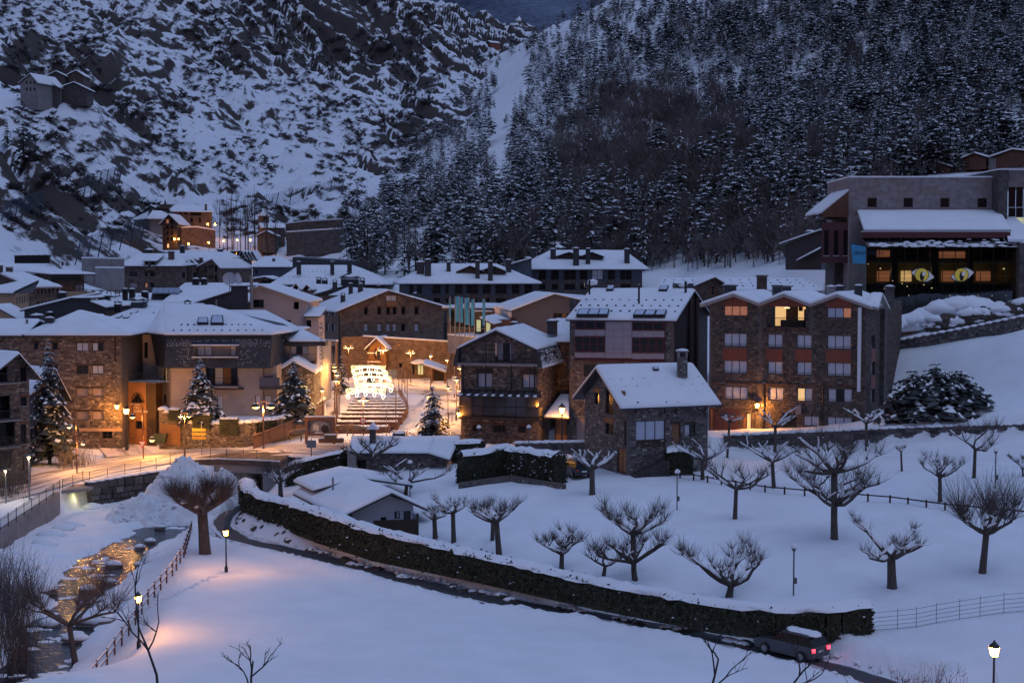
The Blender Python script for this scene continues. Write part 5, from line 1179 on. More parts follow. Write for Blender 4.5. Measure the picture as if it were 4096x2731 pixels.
# ---- hanging banners with painted figures left of the hotel
BROWN = mat('banner_brown',(.16,.07,.035),.8,var=.2,scale=2); BEIGE = mat('banner_beige',(.42,.34,.26),.85,var=.15,scale=2); INK = mat('banner_ink',(.05,.035,.028),.9)
t = thing('banner_screen','tall brown hoarding with two beige figure panels beside the plaza lamps','hoarding',(*P(*Z(6,620,520),224).xy,2))
fr = Fr(P(*Z(6,545,520),225),P(*Z(6,700,520),223.5))
h = fr.rect(6,[545,40,700,560]); mb = MB(); bar(mb,fr,h[0],h[1] - .6,h[2],h[3],-.3,0); mb.build('board',BROWN,t)
mb = MB(); bar(mb,fr,h[0] - .1,h[3],h[2] + .1,h[3] + .25,-.4,.1); mb.build('snow_ledge',SNOW,t)
for r_ in ([548,50,632,420],[642,50,698,330]):
 h = fr.rect(6,r_); mb = MB(); bar(mb,fr,*h,.01,.05); pn = mb.build('figure_panel',BEIGE,t); u_,wd,hh = (h[0] + h[2]) / 2,(h[2] - h[0]),h[3] - h[1]
 mb = MB(); f_ = lambda x,z: fr.pt(u_ + x * wd,h[1] + z * hh,.06)
 mb.add([f_(-.08,.9),f_(.08,.9),f_(.08,.98),f_(-.08,.98)],[(0,1,2,3)]); mb.add([f_(-.16,.5),f_(.16,.5),f_(.3,.86),f_(-.3,.86)],[(0,1,2,3)])
 mb.add([f_(-.16,.12),f_(-.03,.12),f_(-.02,.5),f_(-.16,.5)],[(0,1,2,3)]); mb.add([f_(.05,.16),f_(.16,.16),f_(.16,.5),f_(.02,.5)],[(0,1,2,3)])
 mb.add([f_(-.36,.48),f_(-.28,.5),f_(-.22,.84),f_(-.32,.82)],[(0,1,2,3)]); mb.add([f_(.28,.55),f_(.36,.53),f_(.32,.82),f_(.22,.84)],[(0,1,2,3)]); mb.build('figure_print',INK,pn)
# ---- cream house with the dark slate block
b = Bld('cream_house','pale cream house with sloping snow edged roof and three dark square windows','house',zz(2,1722,1150,200),zz(2,2330,1150,200),14)
ze = b.z(5,385,585); za = b.z(2,1830,700); ua = b.u(2,1830,800); zl = b.z(2,1725,745)
b.win('f',2,[1725,850,1868,943],'d'); b.win('f',2,[2210,877,2267,960],'d'); b.win('f',5,[212,592,271,675],'d'); b.win('f',5,[65,797,180,860],'d')
b.W2 = b.u(5,350,700); 
b.f.W = b.W2; b.W = b.W2; b.r = Fr(b.L(b.W,0,0),b.L(b.W,b.D,0))
b.walls(PLASTERW,{'f': [(b.W,ze),(ua,za),(0,zl)],'*': ze - .3})
b.gable_front(ua,za + .15,zl + .05,ze + .05,of=.5,os=.5,snow=.22,m=mat('pale_eave',(.4,.36,.36),.7))
c = Bld('small_annex','narrow pale annex with small snow roof at the corner of the cream house','annex',zz(5,355,1000,199),zz(5,500,1000,199),6)
c.win('f',5,[357,797,413,890],'d'); zt = c.z(5,420,752); c.walls(PLASTERW,{'*': zt}); c.shed(zt,zt + .9,of=.4,os=.3)
b = Bld('slate_stair_block','dark slate clad stair block with metal flue against the cream house','building',zz(2,1050,1040,196),zz(2,1690,1040,196),9)
u5 = b.u(2,1495,800); z0,z1,z2 = b.z(2,1060,905),b.z(2,1495,755),b.z(2,1600,692)
b.walls(SLATE,{'f': [[(0,b.zb),(u5,b.zb),(u5,z1),(0,z0)],[(u5,b.zb),(b.W,b.zb),(b.W,z2),(u5,z2)]],'*': z0})
roof(b.root,[[b.L(-.4,-.3,z0),b.L(u5,-.3,z1),b.L(u5,9,z1),b.L(-.4,9,z0)]],snow=.2); roof(b.root,[[b.L(u5 - .2,-.3,z2),b.L(b.W + .3,-.3,z2),b.L(b.W + .3,9,z2),b.L(u5 - .2,9,z2)]],snow=.2,seed=2)
for X_,y0,y1,Y_ in ((1730,580,960,195),(1328,850,950,194)): p = P(*Z(2,X_,y1),Y_); mb = MB(); mb.tube([p,(p.x,p.y,P(*Z(2,X_,y0),Y_).z)],.13 if X_ < 1500 else .22,8); mb.build('flue_pipe',ZINC,b.root)
def dish(k,X_,Y_,D_,r,az,label,pole=1.6):
 c_ = P(*Z(k,X_,Y_),D_); t = thing('satellite_dish',label,'satellite dish',(c_.x,c_.y,c_.z - pole))
 n_ = Vector((math.sin(az),-math.cos(az),.25)).normalized(); x = n_.cross(Vector((0,0,1))).normalized(); y = x.cross(n_); mb = MB()
 rings = []
 for q,dd in ((0,0),(.5,.06),(1,.22)):
  rings.append([c_ + (x * math.cos(a) + y * math.sin(a)) * r * q + n_ * r * dd for a in np.linspace(0,2 * math.pi,15)[:-1]])
 mb.add(sum(rings,[]),[(i + 14 * j,(i + 1) % 14 + 14 * j,(i + 1) % 14 + 14 * (j + 1),i + 14 * (j + 1)) for j in (0,1) for i in range(14)]); mb.build('reflector',mat('dish_grey',(.42,.42,.46),.5),t)
 mb = MB(); mb.tube([c_ - n_ * .05,c_ - n_ * .1 + Vector((0,0,-pole))],.05,5); mb.tube([c_ + Vector((0,0,-r)),c_ + n_ * r * 1.1],.02,4); mb.build('mast',METAL,t)
dish(2,1478,618,197,.95,.2,'large round satellite dish facing the valley on the slate block roof',2.2); dish(2,1568,620,197,.9,1.3,'satellite dish seen edge on beside the larger round one',2)
dish(1,868,945,200,.6,.1,'small pale satellite dish on the dark slate roofs'); dish(1,1068,885,205,.75,1.1,'tilted satellite dish on a mast above the slate roofs')
# ---- white roof with solar collectors
b = Bld('solar_roof_house','broad snow roof with glass solar collectors and paired black chimneys','house',zz(2,730,1050,205),zz(2,1480,1050,205),22)
zf = b.z(2,1000,895); zk = b.z(2,1250,672,20); b.walls(PLASTERW,{'*': zf})
roof(b.root,[[b.L(-.5,0,zf),b.L(b.W + 4,0,zf),b.L(b.u(2,1810,672,20),20,zk),b.L(b.u(2,960,690,20),20,zk)]],seed=31)
for X0,X1 in ((1052,1122),(1152,1215)): chimney(b.root,2,[X0,625,X1,712],222,METAL)
t = thing('solar_collector_row','row of five blue glass solar collectors tilted on the snow roof','solar panel',P(*Z(2,750,770),212))
for i in range(5):
 x0,x1 = 592 + i * 63,592 + i * 63 + 58; q = [P(*Z(2,x0,772),212),P(*Z(2,x1,772),212),P(*Z(2,x1 + 12,715),214),P(*Z(2,x0 + 12,715),214)]
 mb = MB(); mb.hexa([p + Vector((0,.1,-.12)) for p in q],q); mb.build('collector',mat('collector_glass',(.26,.30,.38),.15,var=.15,scale=1,spec=.8),t)
mb = MB(); a_,c_ = P(*Z(2,590,790),213),P(*Z(2,905,790),213); mb.hexa([a_ + Vector((0,-.4,-.8)),c_ + Vector((0,-.4,-.8)),c_ + Vector((0,2,-.8)),a_ + Vector((0,2,-.8))],[a_,c_,c_ + Vector((0,2,.6)),a_ + Vector((0,2,.6))]); mb.build('stand',SLATE,t)
# ---- left: snow roof with many skylights (wing of the mansard house)
b = Bld('skylight_roof_house','wide snow roof dotted with half buried skylights and a capped stone chimney','house',zz(1,1180,1300,181),zz(1,2000,1300,181),16)
zf = b.z(1,1500,1175); zk = b.z(1,1900,905,15); b.walls(PLASTERW,{'*': zf - .2})
q = [b.L(-3.0,-.3,zf),b.L(b.W,-.3,zf),b.L(b.u(1,2338,915,15),15,zk),b.L(b.u(1,1700,905,15),15,zk)]; roof(b.root,[q],seed=33)
for X_,Y_ in ((1300,1085),(1400,1085),(1480,1035),(1580,1105),(1660,1050),(1740,1110),(1800,1065),(1890,1040),(2010,1130),(1850,1100)):
 skylight(b.root,[on_plane(1,X_ + a_,Y_ + c_,q[0],q[1],q[3],-.05) for a_,c_ in ((0,6),(55,6),(105,-22),(55,-22))],SNOW)
chimney(b.root,1,[2098,900,2170,1055],186,BR_GREY,'hat',False); chimney(b.root,1,[1490,885,1650,960],192,SLATE,'hat'); chimney(b.root,1,[1300,905,1375,945],192,METAL,'hat')
# ---- dark slate gables at the left
b = Bld('slate_gable_roofs','dark blue slate gable walls with thin snow edged roof behind the stone block','building',zz(1,280,1150,190),zz(1,1220,1150,190),14)
u1,u2 = b.u(1,830,820),b.u(1,1035,830); z0,z1,z2 = b.z(1,280,975),b.z(1,830,828),b.z(1,1215,940)
b.walls(SLATE,{'f': [[(0,b.zb),(u1,b.zb),(u1,z1),(0,z0)],[(u1,b.zb),(u2,b.zb),(u2,z1),(u1,z1)],[(u2,b.zb),(b.W,b.zb),(b.W,z2),(u2,b.z(1,1035,870))]],'*': z0})
roof(b.root,[[b.L(-.5,-.3,z0),b.L(u1,-.3,z1),b.L(u1,13,z1 + .4),b.L(-.5,13,z0 + .4)]],snow=.22); roof(b.root,[[b.L(u1 - .1,-.3,z1 - .02),b.L(u2 + .2,-.3,z1 - .02),b.L(u2 + .2,13,z1),b.L(u1 - .1,13,z1)]],snow=.15,seed=2); roof(b.root,[[b.L(u2,-.3,b.z(1,1035,870)),b.L(b.W,-.3,z2),b.L(b.W,13,z2),b.L(u2,13,b.z(1,1035,870))]],snow=.2,seed=3)
b.winu('f',(0,0,0,0)) if False else None
for r_,Y_ in (([660,785,745,850],192),([1115,820,1235,900],196),([1395,740,1448,825],212),([1472,742,1532,825],212),([1610,775,1680,825],210),([530,1010,595,1060],188)): chimney(b.root,1,r_,Y_,METAL)
b = Bld('flat_snow_roof','flat snow covered roof with black vents behind the slate gables','building',zz(1,980,1000,208),zz(1,1900,1000,208),12)
zf,zk = b.z(1,1300,930),b.z(1,1300,790,12); b.walls(GREYP,{'*': zf}); roof(b.root,[[b.L(-.3,0,zf),b.L(b.W,0,zf),b.L(b.W,12,zk),b.L(-.3,12,zk)]],seed=4)
# rooftop letters seen from behind
t = thing('rooftop_letters','rusty rooftop HOTEL letters on a frame seen from behind','sign',P(*Z(1,1150,815),214))
fr = Fr(P(*Z(1,970,815),214),P(*Z(1,1400,815),214)); RUST = mat('rust_letters',(.16,.06,.04),.7); u_,z_ = fr.px(*Z(1,1365,812)); h_ = fr.px(*Z(1,1365,745))[1] - z_
for i,ch in enumerate('HOTEL'):
 uu_ = fr.px(*Z(1,1375 - i * 95,812))[0]
 text('letter',ch,t,fr.pt(uu_,z_,0),-fr.u,(0,0,1),h_,RUST)
mb = MB(); [mb.tube([fr.pt(0,z_ + h_ * f),fr.pt(fr.W,z_ + h_ * f)],.05,4) for f in (0.02,1.0)]; [mb.tube([fr.pt(fr.W * i / 5,z_ - 1.0),fr.pt(fr.W * i / 5,z_ + h_)],.04,4) for i in range(6)]; mb.build('frame',METAL,t)
# ---- far left halls
b = Bld('balcony_hall','long stone building with snow roof, black vents and timber balconies at the cliff foot','building',zz(1,580,830,262),zz(1,962,800,268),40)
ze = b.z(1,780,560); b.win('f',1,[720,695,840,750],'wwww'); b.win('f',1,[865,680,960,760],'ss'); b.win('f',1,[622,725,705,820],'cdc'); b.win('f',1,[585,570,920,625],'dddddd')
b.walls(BR_FAR,{'*': ze})
q = [b.L(-1.0,-1,ze),b.L(b.W + 2,-1,ze),b.L(b.W - 1,40,b.z(1,560,378,38)),b.L(-4,40,b.z(1,60,400,38))]; roof(b.root,[q],seed=5)
for y0,y1 in ((590,655),(755,800)): h = b.f.rect(1,[580,y0,970,y1]); mb = MB(); bar(mb,b.f,0,h[1],b.W,h[1] + .15,0,1.2); mb.build('balcony_slab',WOOD,b.root); railing(b.f,0,b.W,h[1],h[1] + 1.1,1.15,b.root,WOOD,step=.3)
for i in range(6): chimney(b.root,1,[165 + i * 66,355 - i * 1,230 + i * 66,405],298,METAL)
pp = P(*Z(1,714,465),280); mb = MB(); mb.tube([pp,(pp.x,pp.y,P(*Z(1,714,418),280).z)],.2,6); mb.build('flue_pipe',METAL,b.root)
b = Bld('brick_row_house','brick coloured house with row of narrow windows under a long snow roof','house',zz(1,345,950,236),zz(1,645,930,241),34)
ze = b.z(1,500,705)
for i in range(5): b.win('f',1,[428 + i * 42,738 - i * 4,446 + i * 42,790 - i * 4],'d'); b.win('f',1,[428 + i * 44,870 - i * 4,446 + i * 44,915 - i * 4],'d')
b.walls(BR_FAR,{'*': ze}); roof(b.root,[[b.L(-.6,-.8,ze),b.L(b.W + .6,-.8,ze),b.L(b.u(1,160,500,30),30,b.z(1,160,505,30)),b.L(b.u(1,-80,500,30),30,b.z(1,-40,520,30))]],m=mat('pale_eave',(.4,.36,.36)),seed=6)
chimney(b.root,1,[68,490,130,555],262,BR_FAR); chimney(b.root,1,[-20,470,22,540],260,BR_FAR)
b = Bld('ochre_house','ochre yellow plaster house with tall narrow windows and hipped snow roof','house',zz(1,-260,1080,214),zz(1,182,1080,210),16)
ze = b.z(1,100,778); b.r = Fr(P(*Z(1,182,1080),210),P(*Z(1,330,1060),225)); b.D = 16
for i in range(5): b.win('r',1,[184 + i * 30,825 - i * 6,200 + i * 30,900 - i * 5],'c')
for i in range(3): b.win('r',1,[215 + i * 30,1000 - i * 3,232 + i * 30,1060],'c')
b.walls(OCHRE,{'*': ze},sides='fr'); pr = P(*Z(1,372,750),227)
roof(b.root,[[b.L(-1,-1,ze),b.L(b.W + .6,-1,ze),b.L(b.W - 6,10,b.z(1,-40,640,10)),b.L(-1,10,b.z(1,-40,640,10))],[b.L(b.W + .6,-1,ze),Vector((pr.x,pr.y,ze)),b.L(b.W - 6,10,b.z(1,-40,640,10)),b.L(b.W - 6,10,b.z(1,-40,640,10))]],seed=7)
b = Bld('low_gable_annex','small plaster gable with snow edge below the ochre house','annex',zz(1,-150,1130,196),zz(1,230,1130,196),6)
za,ze = b.z(1,-60,930),b.z(1,230,1080); b.walls(OCHRE,{'f': [(b.W,ze),(b.W * .25,za),(0,ze + .5)],'*': ze}); b.gable_front(b.W * .25,za + .1,ze + .6,ze,of=.3,os=.2)
# ---- village houses of brown stone
b = Bld('village_stone_house','large brown stone village house with dormer, balconies and square windows','house',zz(2,275,800,372),zz(2,930,800,372),22)
for r_,y in (([335,536,425,590],'dd'),([512,536,542,590],'d'),([572,536,622,590],'d'),([340,658,425,712],'s'),([515,660,542,712],'o'),([572,660,620,712],'d')): b.win('f',2,r_,y,lintel=WOOD,sill=CONC)
ze = b.z(2,600,455); b.r = Fr(P(*Z(2,930,800),372),P(*Z(2,1122,780),386))
for r_ in ([935,540,972,605],[1065,540,1102,598],[938,660,970,700]): b.win('r',2,r_,'d')
b.win('r',2,[992,405,1045,640],'dod',dep=1.0)
b.walls(BR_FAR,{'f': ze,'r': [(b.r.W,ze),(b.r.W * .55,b.z(2,1030,392,8)),(0,ze)],'*': ze},sides='fr')
zk = b.z(2,600,330,10)
roof(b.root,[[b.L(-1.2,-1,ze - .3),b.L(b.W + .5,-1,ze - .3),b.L(b.u(2,985,335,11),11,zk),b.L(b.u(2,440,325,11),11,zk)],[b.L(-1.2,-1,ze - .3),b.L(b.u(2,440,325,11),11,zk),b.L(2,23,ze),b.L(-1.2,20,ze)],[b.L(b.W + .5,-1,ze - .3),Vector((b.r.pt(b.r.W + 1,0).x,b.r.pt(b.r.W,0).y,b.z(2,1130,450,14))),b.L(b.u(2,985,335,11),11,zk),b.L(b.u(2,985,335,11),11,zk)]],seed=9)
c = Bld('roof_dormer_house','snow roofed dormer with two small dark windows on the village stone house','dormer',zz(2,510,455,371),zz(2,632,455,371),7,sink=.3)
c.win('f',2,[518,418,545,470],'d'); c.win('f',2,[575,418,622,470],'d'); c.walls(BR_FAR,{'*': c.z(2,570,408)},zmin=c.zb - 1); c.shed(c.z(2,570,405),c.z(2,640,345,7),os=.6)
for r_,Y_ in (([512,290,600,330],384),([778,308,838,432],376),([910,245,960,315],392)): chimney(b.root,2,r_,Y_,BR_FAR if r_[0] == 778 else SLATE)
b = Bld('village_gable_house','brown stone house with pointed snow gable and paired narrow windows','house',zz(2,1122,800,385),zz(2,1362,790,383),18)
for r_ in ([1240,455,1258,500],[1270,455,1288,500],[1240,570,1258,615],[1270,570,1288,615],[1308,460,1335,530],[1308,570,1335,645],[1195,470,1215,535],[1192,575,1215,620]): b.win('f',2,r_,'d')
za,ze = b.z(2,1287,395),b.z(2,1370,465); um = b.u(2,1287,500); zl = b.z(2,1150,470)
b.walls(BR_FAR,{'f': [(b.W,ze),(um,za),(0,zl)],'*': zl}); b.gable_front(um,za + .2,zl,ze,of=.6,os=.6,snow=.3,m=mat('pale_eave',(.4,.36,.36)))
chimney(b.root,2,[1132,380,1168,450],388,BR_FAR)
b = Bld('dark_timber_block','dark stone and timber block with tall glazed bays and pointed gables','building',zz(2,1362,800,395),zz(2,1735,800,400),20)
ze = b.z(2,1500,400)
for X_ in (1430,1490,1545): b.win('f',2,[X_,400,X_ + 38,660],'d',rows=4)
for X_ in (1600,1640,1680): b.win('f',2,[X_,520,X_ + 30,660],'od'[X_ % 2:][:1] or 'd',rows=2)
b.walls(BR_GREY,{'*': ze}); zk = b.z(2,1400,300,12); roof(b.root,[[b.L(-5,-1,b.z(2,1340,415)),b.L(b.W * .6,-1,ze + .8),b.L(b.W * .7,12,zk),b.L(-13,12,zk)]],seed=10)
for i in range(4):
 uu_ = b.W * (.66 + i * .105); q0,q1,q2 = b.L(uu_ - 1.6,-.8,ze),b.L(uu_,-.8,ze + 2.6),b.L(uu_ + 1.6,-.8,ze); dv = Vector((0,10,0)); roof(b.root,[[q0,q1,q1 + dv,q0 + dv],[q1,q2,q2 + dv,q1 + dv]],snow=.2,seed=40 + i)
chimney(b.root,2,[1340,285,1395,340],405,SLATE); chimney(b.root,2,[1490,305,1550,345],408,SLATE); chimney(b.root,2,[1560,302,1610,345],408,SLATE)
# ---- slate roofs in the middle
b = Bld('slate_cottages','cluster of dark blue slate cottages with snow roofs behind the satellite dishes','house',zz(2,1740,640,330),zz(2,2080,640,328),20)
ze = b.z(2,1900,480); b.win('f',2,[1770,515,1795,555],'d'); b.walls(BR_SLATE,{'*': ze}); za = b.z(2,1880,365,14)
roof(b.root,[[b.L(-.5,-.6,ze),b.L(b.W + 5,-.6,ze),b.L(b.u(2,2050,365,14),14,za),b.L(b.u(2,1870,365,14),14,za)]],seed=11); chimney(b.root,2,[1965,390,1995,420],335)
b = Bld('snowy_shed','small shed with snow roof and dark door beside the slate cottages','shed',zz(2,1745,700,300),zz(2,1960,700,300),9)
za,ze = b.z(2,1890,590),b.z(2,1955,612); b.winu('f',(b.W * .45,b.zg,b.W * .98,ze - .3),'d'); b.walls(BR_FAR,{'*': ze}); b.gable_front(b.W * .65,za,ze,os=.4)
b = Bld('hip_roof_hotel','wide hipped snow roof with slate chimneys behind the gabled hotel','hotel',zz(5,10,560,285),zz(5,1250,540,285),22)
ze = b.z(5,600,378); b.walls(BR_FAR,{'*': ze}); b.win('f',5,[20,385,60,440],'d')
zr = b.z(5,600,185,11); b.hip(zr,ze,b.u(5,280,200,11),b.W - b.u(5,890,190,11),o=1.0,seed=12)
a_,c_ = b.L(-1,-1,ze - .4),b.L(b.W + 1,-1,ze - .4); guard_rows(b.root,a_,c_,b.L(b.u(5,890,190,11),11,zr),b.L(b.u(5,280,200,11),11,zr),(.15,.35,.65),18)
for r_,Y_ in (([245,150,293,250],288),([630,150,672,245],289),([823,125,872,262],288),([470,335,522,382],278),([532,345,595,380],278)): chimney(b.root,5,r_,Y_,cap='hat')
mb = MB(); p0,p1 = P(*Z(5,200,200),305),P(*Z(5,1140,260),305); mb.hexa([(p0.x,305,p0.z - 1),(p1.x,305,p0.z - 1),(p1.x,312,p0.z - 1),(p0.x,312,p0.z - 1)],[(p0.x,305,p0.z + 2.2),(p1.x,305,p0.z + 1.0),(p1.x,312,p0.z + 1.4),(p0.x,312,p0.z + 2.4)]); mb.build('rear_parapet',SLATE,b.root)
# front dormer pair and long snow slope
b = Bld('dormer_pair_house','snow slope with two pointed timber dormers below the hipped hotel roof','house',zz(5,140,620,262),zz(5,770,560,262),14)
zf,zk = b.z(5,300,515),b.z(5,700,385,13); b.walls(BR_FAR,{'*': zf}); roof(b.root,[[b.L(-3,-.5,zf),b.L(b.u(5,400,520),-.5,zf),b.L(b.u(5,770,425,13),13,zk - .5),b.L(b.u(5,300,380,13),13,zk)]],seed=14)
for X_ in (235,360):
 q0,q1,q2 = P(*Z(5,X_ - 50,435 if X_ < 300 else 455),259),P(*Z(5,X_,382 if X_ < 300 else 395),259),P(*Z(5,X_ + 60,455),259); q0.z = q2.z; dv = Vector((0,7,0)); roof(b.root,[[q0,q1,q1 + dv,q0 + dv],[q1,q2,q2 + dv,q1 + dv]],snow=.22,seed=X_,m=WOODR)
 mb = MB(); mb.hexa([q0 + Vector((.3,.4,-2.2)),q2 + Vector((-.3,.4,-2.2)),q2 + Vector((-.3,5,-2.2)),q0 + Vector((.3,5,-2.2))],[q0 + Vector((.3,.4,-.1)),q2 + Vector((-.3,.4,-.1)),q2 + Vector((-.3,5,-.1)),q0 + Vector((.3,5,-.1))]); mb.build('dormer',BR_FAR,b.root)
for r_,Y_ in (([655,365,706,425],270),([750,335,945,400],276),([965,345,1022,395],276)): chimney(b.root,5,r_,Y_,SLATE,'hat')
# ---- slate and stone hotels at the forest foot
def slate_hotel(name,label,A,B,D,k,eave,ridge,hl,hr,row1,row2,cols,dorm,chims,seed):
 b = Bld(name,label,'hotel',A,B,D)
 ze = b.z(k,*eave); zm = b.z(k,eave[0],row2[0] - 25)
 for (x0,x1,kind) in cols:
  b.win('f',k,[x0,row1[0],x1,row1[1]],kind,rows=1); b.win('f',k,[x0 + 5,row2[0],x1 - 5,row2[1]],'d' if (x1 - x0) < 110 else 'dd',lintel=WOODR)
 b.walls(BR_GREY,{'*': ze})
 for (x0,x1,kind) in cols:
  if x1 - x0 > 60: h = b.f.rect(k,[x0 - 4,row1[0] + 65,x1 + 4,row1[1] + 8]); railing(b.f,h[0],h[2],h[1],h[3],.4,b.root,WOOD,step=.3)
 us = [0] + sorted(sum([[b.f.rect(k,[x0,row1[0],x1,row1[1]])[j] for j in (0,2)] for x0,x1,_ in cols],[])) + [b.W]
 for a_,c_ in zip(us[0::2],us[1::2]):
  if c_ - a_ > .25: mb = MB(); bar(mb,b.f,a_ + .03,zm,c_ - .03,ze - .05,.01,.1); mb.build('slate_panel',BR_SLATE,b.root)
 zr = b.z(k,*ridge,D / 2); b.hip(zr,ze,b.u(k,hl,ridge[1],D / 2),b.W - b.u(k,hr,ridge[1],D / 2),o=1.2,seed=seed)
 for (x0,xa,x1,ya,yb) in dorm:
  Yd = b.L(b.W / 2,3,0).y; q0,q1,q2 = P(*Z(k,x0,yb),Yd),P(*Z(k,xa,ya),Yd),P(*Z(k,x1,yb),Yd); dv = Vector((0,9,0)); roof(b.root,[[q0,q1,q1 + dv,q0 + dv],[q1,q2,q2 + dv,q1 + dv]],snow=.2,seed=seed + int(xa))
  mb = MB(); i0,i1 = q0.lerp(q2,.12) + Vector((0,.5,-.1)),q2.lerp(q0,.12) + Vector((0,.5,-.1)); dn = Vector((0,0,-2.2)); t_ = q1 + Vector((0,.5,-.3)); mb.add([i0 + dn,i1 + dn,i1,t_,i0],[(0,1,2,3,4)]); mb.build('dormer_front',FRAME,b.root)
  mb = MB(); mb.hexa([i0 + dn + Vector((.2,-1.2,0)),i1 + dn + Vector((-.2,-1.2,0)),i1 + dn,i0 + dn],[i0 + dn + Vector((.2,-1.2,.9)),i1 + dn + Vector((-.2,-1.2,.9)),i1 + dn + Vector((0,0,.9)),i0 + dn + Vector((0,0,.9))]); mb.build('dormer_balcony',WOODR,b.root)
 for r_,dv in chims: chimney(b.root,k,r_,b.L(b.W / 2,dv,0).y,SLATE)
 return b
slate_hotel('slate_hotel','blue slate and stone hotel with twin dormers behind the blue flags',zz(7,40,900,265),zz(7,1535,900,268),18,7,(700,500),(700,310),370,1100,(515,640),(690,745),
   [(105,155,'d'),(195,250,'d'),(375,462,'d'),(515,555,'d'),(628,712,'d'),(760,885,'dd'),(945,1030,'d'),(1088,1215,'dd'),(1275,1360,'d'),(1420,1505,'d')],
   [(640,800,960,322,388),(900,1070,1215,325,385)],[([190,290,275,430],2),([282,262,352,430],1),([530,290,577,415],4),([858,275,908,450],1),([1003,280,1058,468],0),([1205,265,1270,400],5)],41)
slate_hotel('large_slate_hotel','larger blue slate hotel with tall chimneys right under the forest',zz(7,1440,780,288),zz(7,2760,780,290),18,7,(2000,338),(2000,155),1720,2560,(365,480),(530,595),
   [(1580,1665,'d'),(1722,1808,'d'),(1870,2005,'dd'),(2050,2135,'d'),(2192,2315,'cc'),(2370,2450,'d'),(2510,2640,'dd')],
   [(1765,1930,2080,165,218),(2050,2190,2330,165,218)],[([1715,140,1778,245],3),([1975,130,2042,310],0),([2118,135,2170,290],1),([1490,130,1545,210],12),([1425,240,1490,330],2),([2560,140,2620,260],2)],43)
# small lean roofs between the hotels
b = Bld('link_roof','narrow sloping snow roof linking the two slate hotels','building',zz(7,1260,480,276),zz(7,1500,480,276),14); z0,z1 = b.z(7,1260,320),b.z(7,1500,235); b.walls(BR_SLATE,{'f': [(b.W,z1),(0,z0)],'*': z0}); roof(b.root,[[b.L(-1,-.5,z0),b.L(b.W,-.5,z1),b.L(b.W,13,z1),b.L(-1,13,z0)]],snow=.2)
# ---- grey rendered hall with icicles
b = Bld('icicle_hall','grey rendered hall with low snow gable and icicles along its eave','hall',zz(7,1280,1060,205),zz(7,1935,1060,202),20)
zl,za,zr = b.z(7,1282,838),b.z(7,1770,645),b.z(7,1935,690); ua = b.u(7,1770,700)
b.win('f',7,[1748,862,1940,915],'ddwd'); b.walls(GREYP,{'f': [(b.W,zr),(ua,za),(0,zl)],'*': zl})
b.l = Fr(b.L(-6,16,0),b.L(0,0,0)); lp = b.L(b.u(7,1080,790,10),10,b.z(7,1080,790,10)); bp = b.L(b.u(7,1550,605,12),12,za)
roof(b.root,[[b.L(-.2,-.3,zl),b.L(ua,-.3,za),bp,lp]],seed=15,snow=.3); roof(b.root,[[b.L(ua,-.3,za),b.L(b.W + 2.5,-.3,zr - .4),b.L(b.W + 2.5,14,zr - .4),bp]],seed=16,snow=.2)
mb = MB(); a_,c_ = b.L(-.15,-.1,zl - .1),lp; rs = random.Random(3); mb.add([a_ + Vector((0,.1,0)),c_ + Vector((0,.1,0)),c_ + Vector((0,.1,-3)),a_ + Vector((0,.1,-3))],[(0,1,2,3)]); mb.build('side_wall',CONC,b.root)
for i in range(26):
 q = a_.lerp(c_,i / 25); L_ = rs.uniform(.7,2.3); mb = MB(); mb.tube([q,q + Vector((0,0,-L_))],[.12,.01],5,cap=False); mb.build('icicle',mat('ice',(.6,.62,.7),.2,spec=.8),b.root)
c = Bld('lit_pavilion','timber pavilion with snow roof and pale lit doorway beside the flags','pavilion',zz(7,855,1080,207),zz(7,1290,1080,204),8)
c.win('f',7,[862,935,1030,1078],'gdg'); zt = c.z(7,1000,930); c.walls(WOODR,{'*': zt})
q = [c.L(c.u(7,945,915),-.9,c.z(7,945,915)),c.L(c.u(7,1140,990),-1.8,c.z(7,1140,992,-1.8)),c.L(c.u(7,1265,945,2),2,c.z(7,1265,945,2)),c.L(c.u(7,1090,880,5),5,c.z(7,1090,885,5))]; roof(c.root,[q],snow=.28)
b = Bld('flat_roof_station','modern flat roofed building with two snow layers behind the flags','building',zz(7,540,1080,222),zz(7,1085,1080,220),12)
zt = b.z(7,700,800); b.win('f',7,[565,830,850,1030],'dddd',rows=2); b.walls(BR_GREY,{'*': zt}); b.shed(zt,zt + .1,of=1.2,os=.5,snow=.35,deck=.4)
mb = MB(); bar(mb,b.f,b.u(7,855,830),b.z(7,855,838),b.W,b.z(7,855,826),0,2); mb.build('canopy_snow',SNOW,b.root)
# terrace with railing and flags
t = Bld('flag_terrace','raised concrete terrace with railing above the plaza carrying the flags','terrace',zz(7,542,1250,208),zz(7,985,1300,199),9); zt = t.z(7,545,1112)
mb = MB(); q0,q1,q2 = t.f.pt(0,zt),t.f.pt(t.W * .55,zt,.4),t.f.pt(t.W,zt); 
for a_,c_ in ((q0,q1),(q1,q2)): mb.hexa([a_ - Vector((0,0,2.6)),c_ - Vector((0,0,2.6)),c_ + t.v * 8 - Vector((0,0,2.6)),a_ + t.v * 8 - Vector((0,0,2.6))],[a_,c_,c_ + t.v * 8,a_ + t.v * 8])
mb.build('deck',CONC,t.root); mb = MB()
for a_,c_ in ((q0,q1),(q1,q2)): mb.hexa([a_ + Vector((0,0,.01)),c_ + Vector((0,0,.01)),c_ + t.v * 8,a_ + t.v * 8],[a_ + Vector((0,0,.2)),c_ + Vector((0,0,.2)),c_ + t.v * 8 + Vector((0,0,.2)),a_ + t.v * 8 + Vector((0,0,.2))])
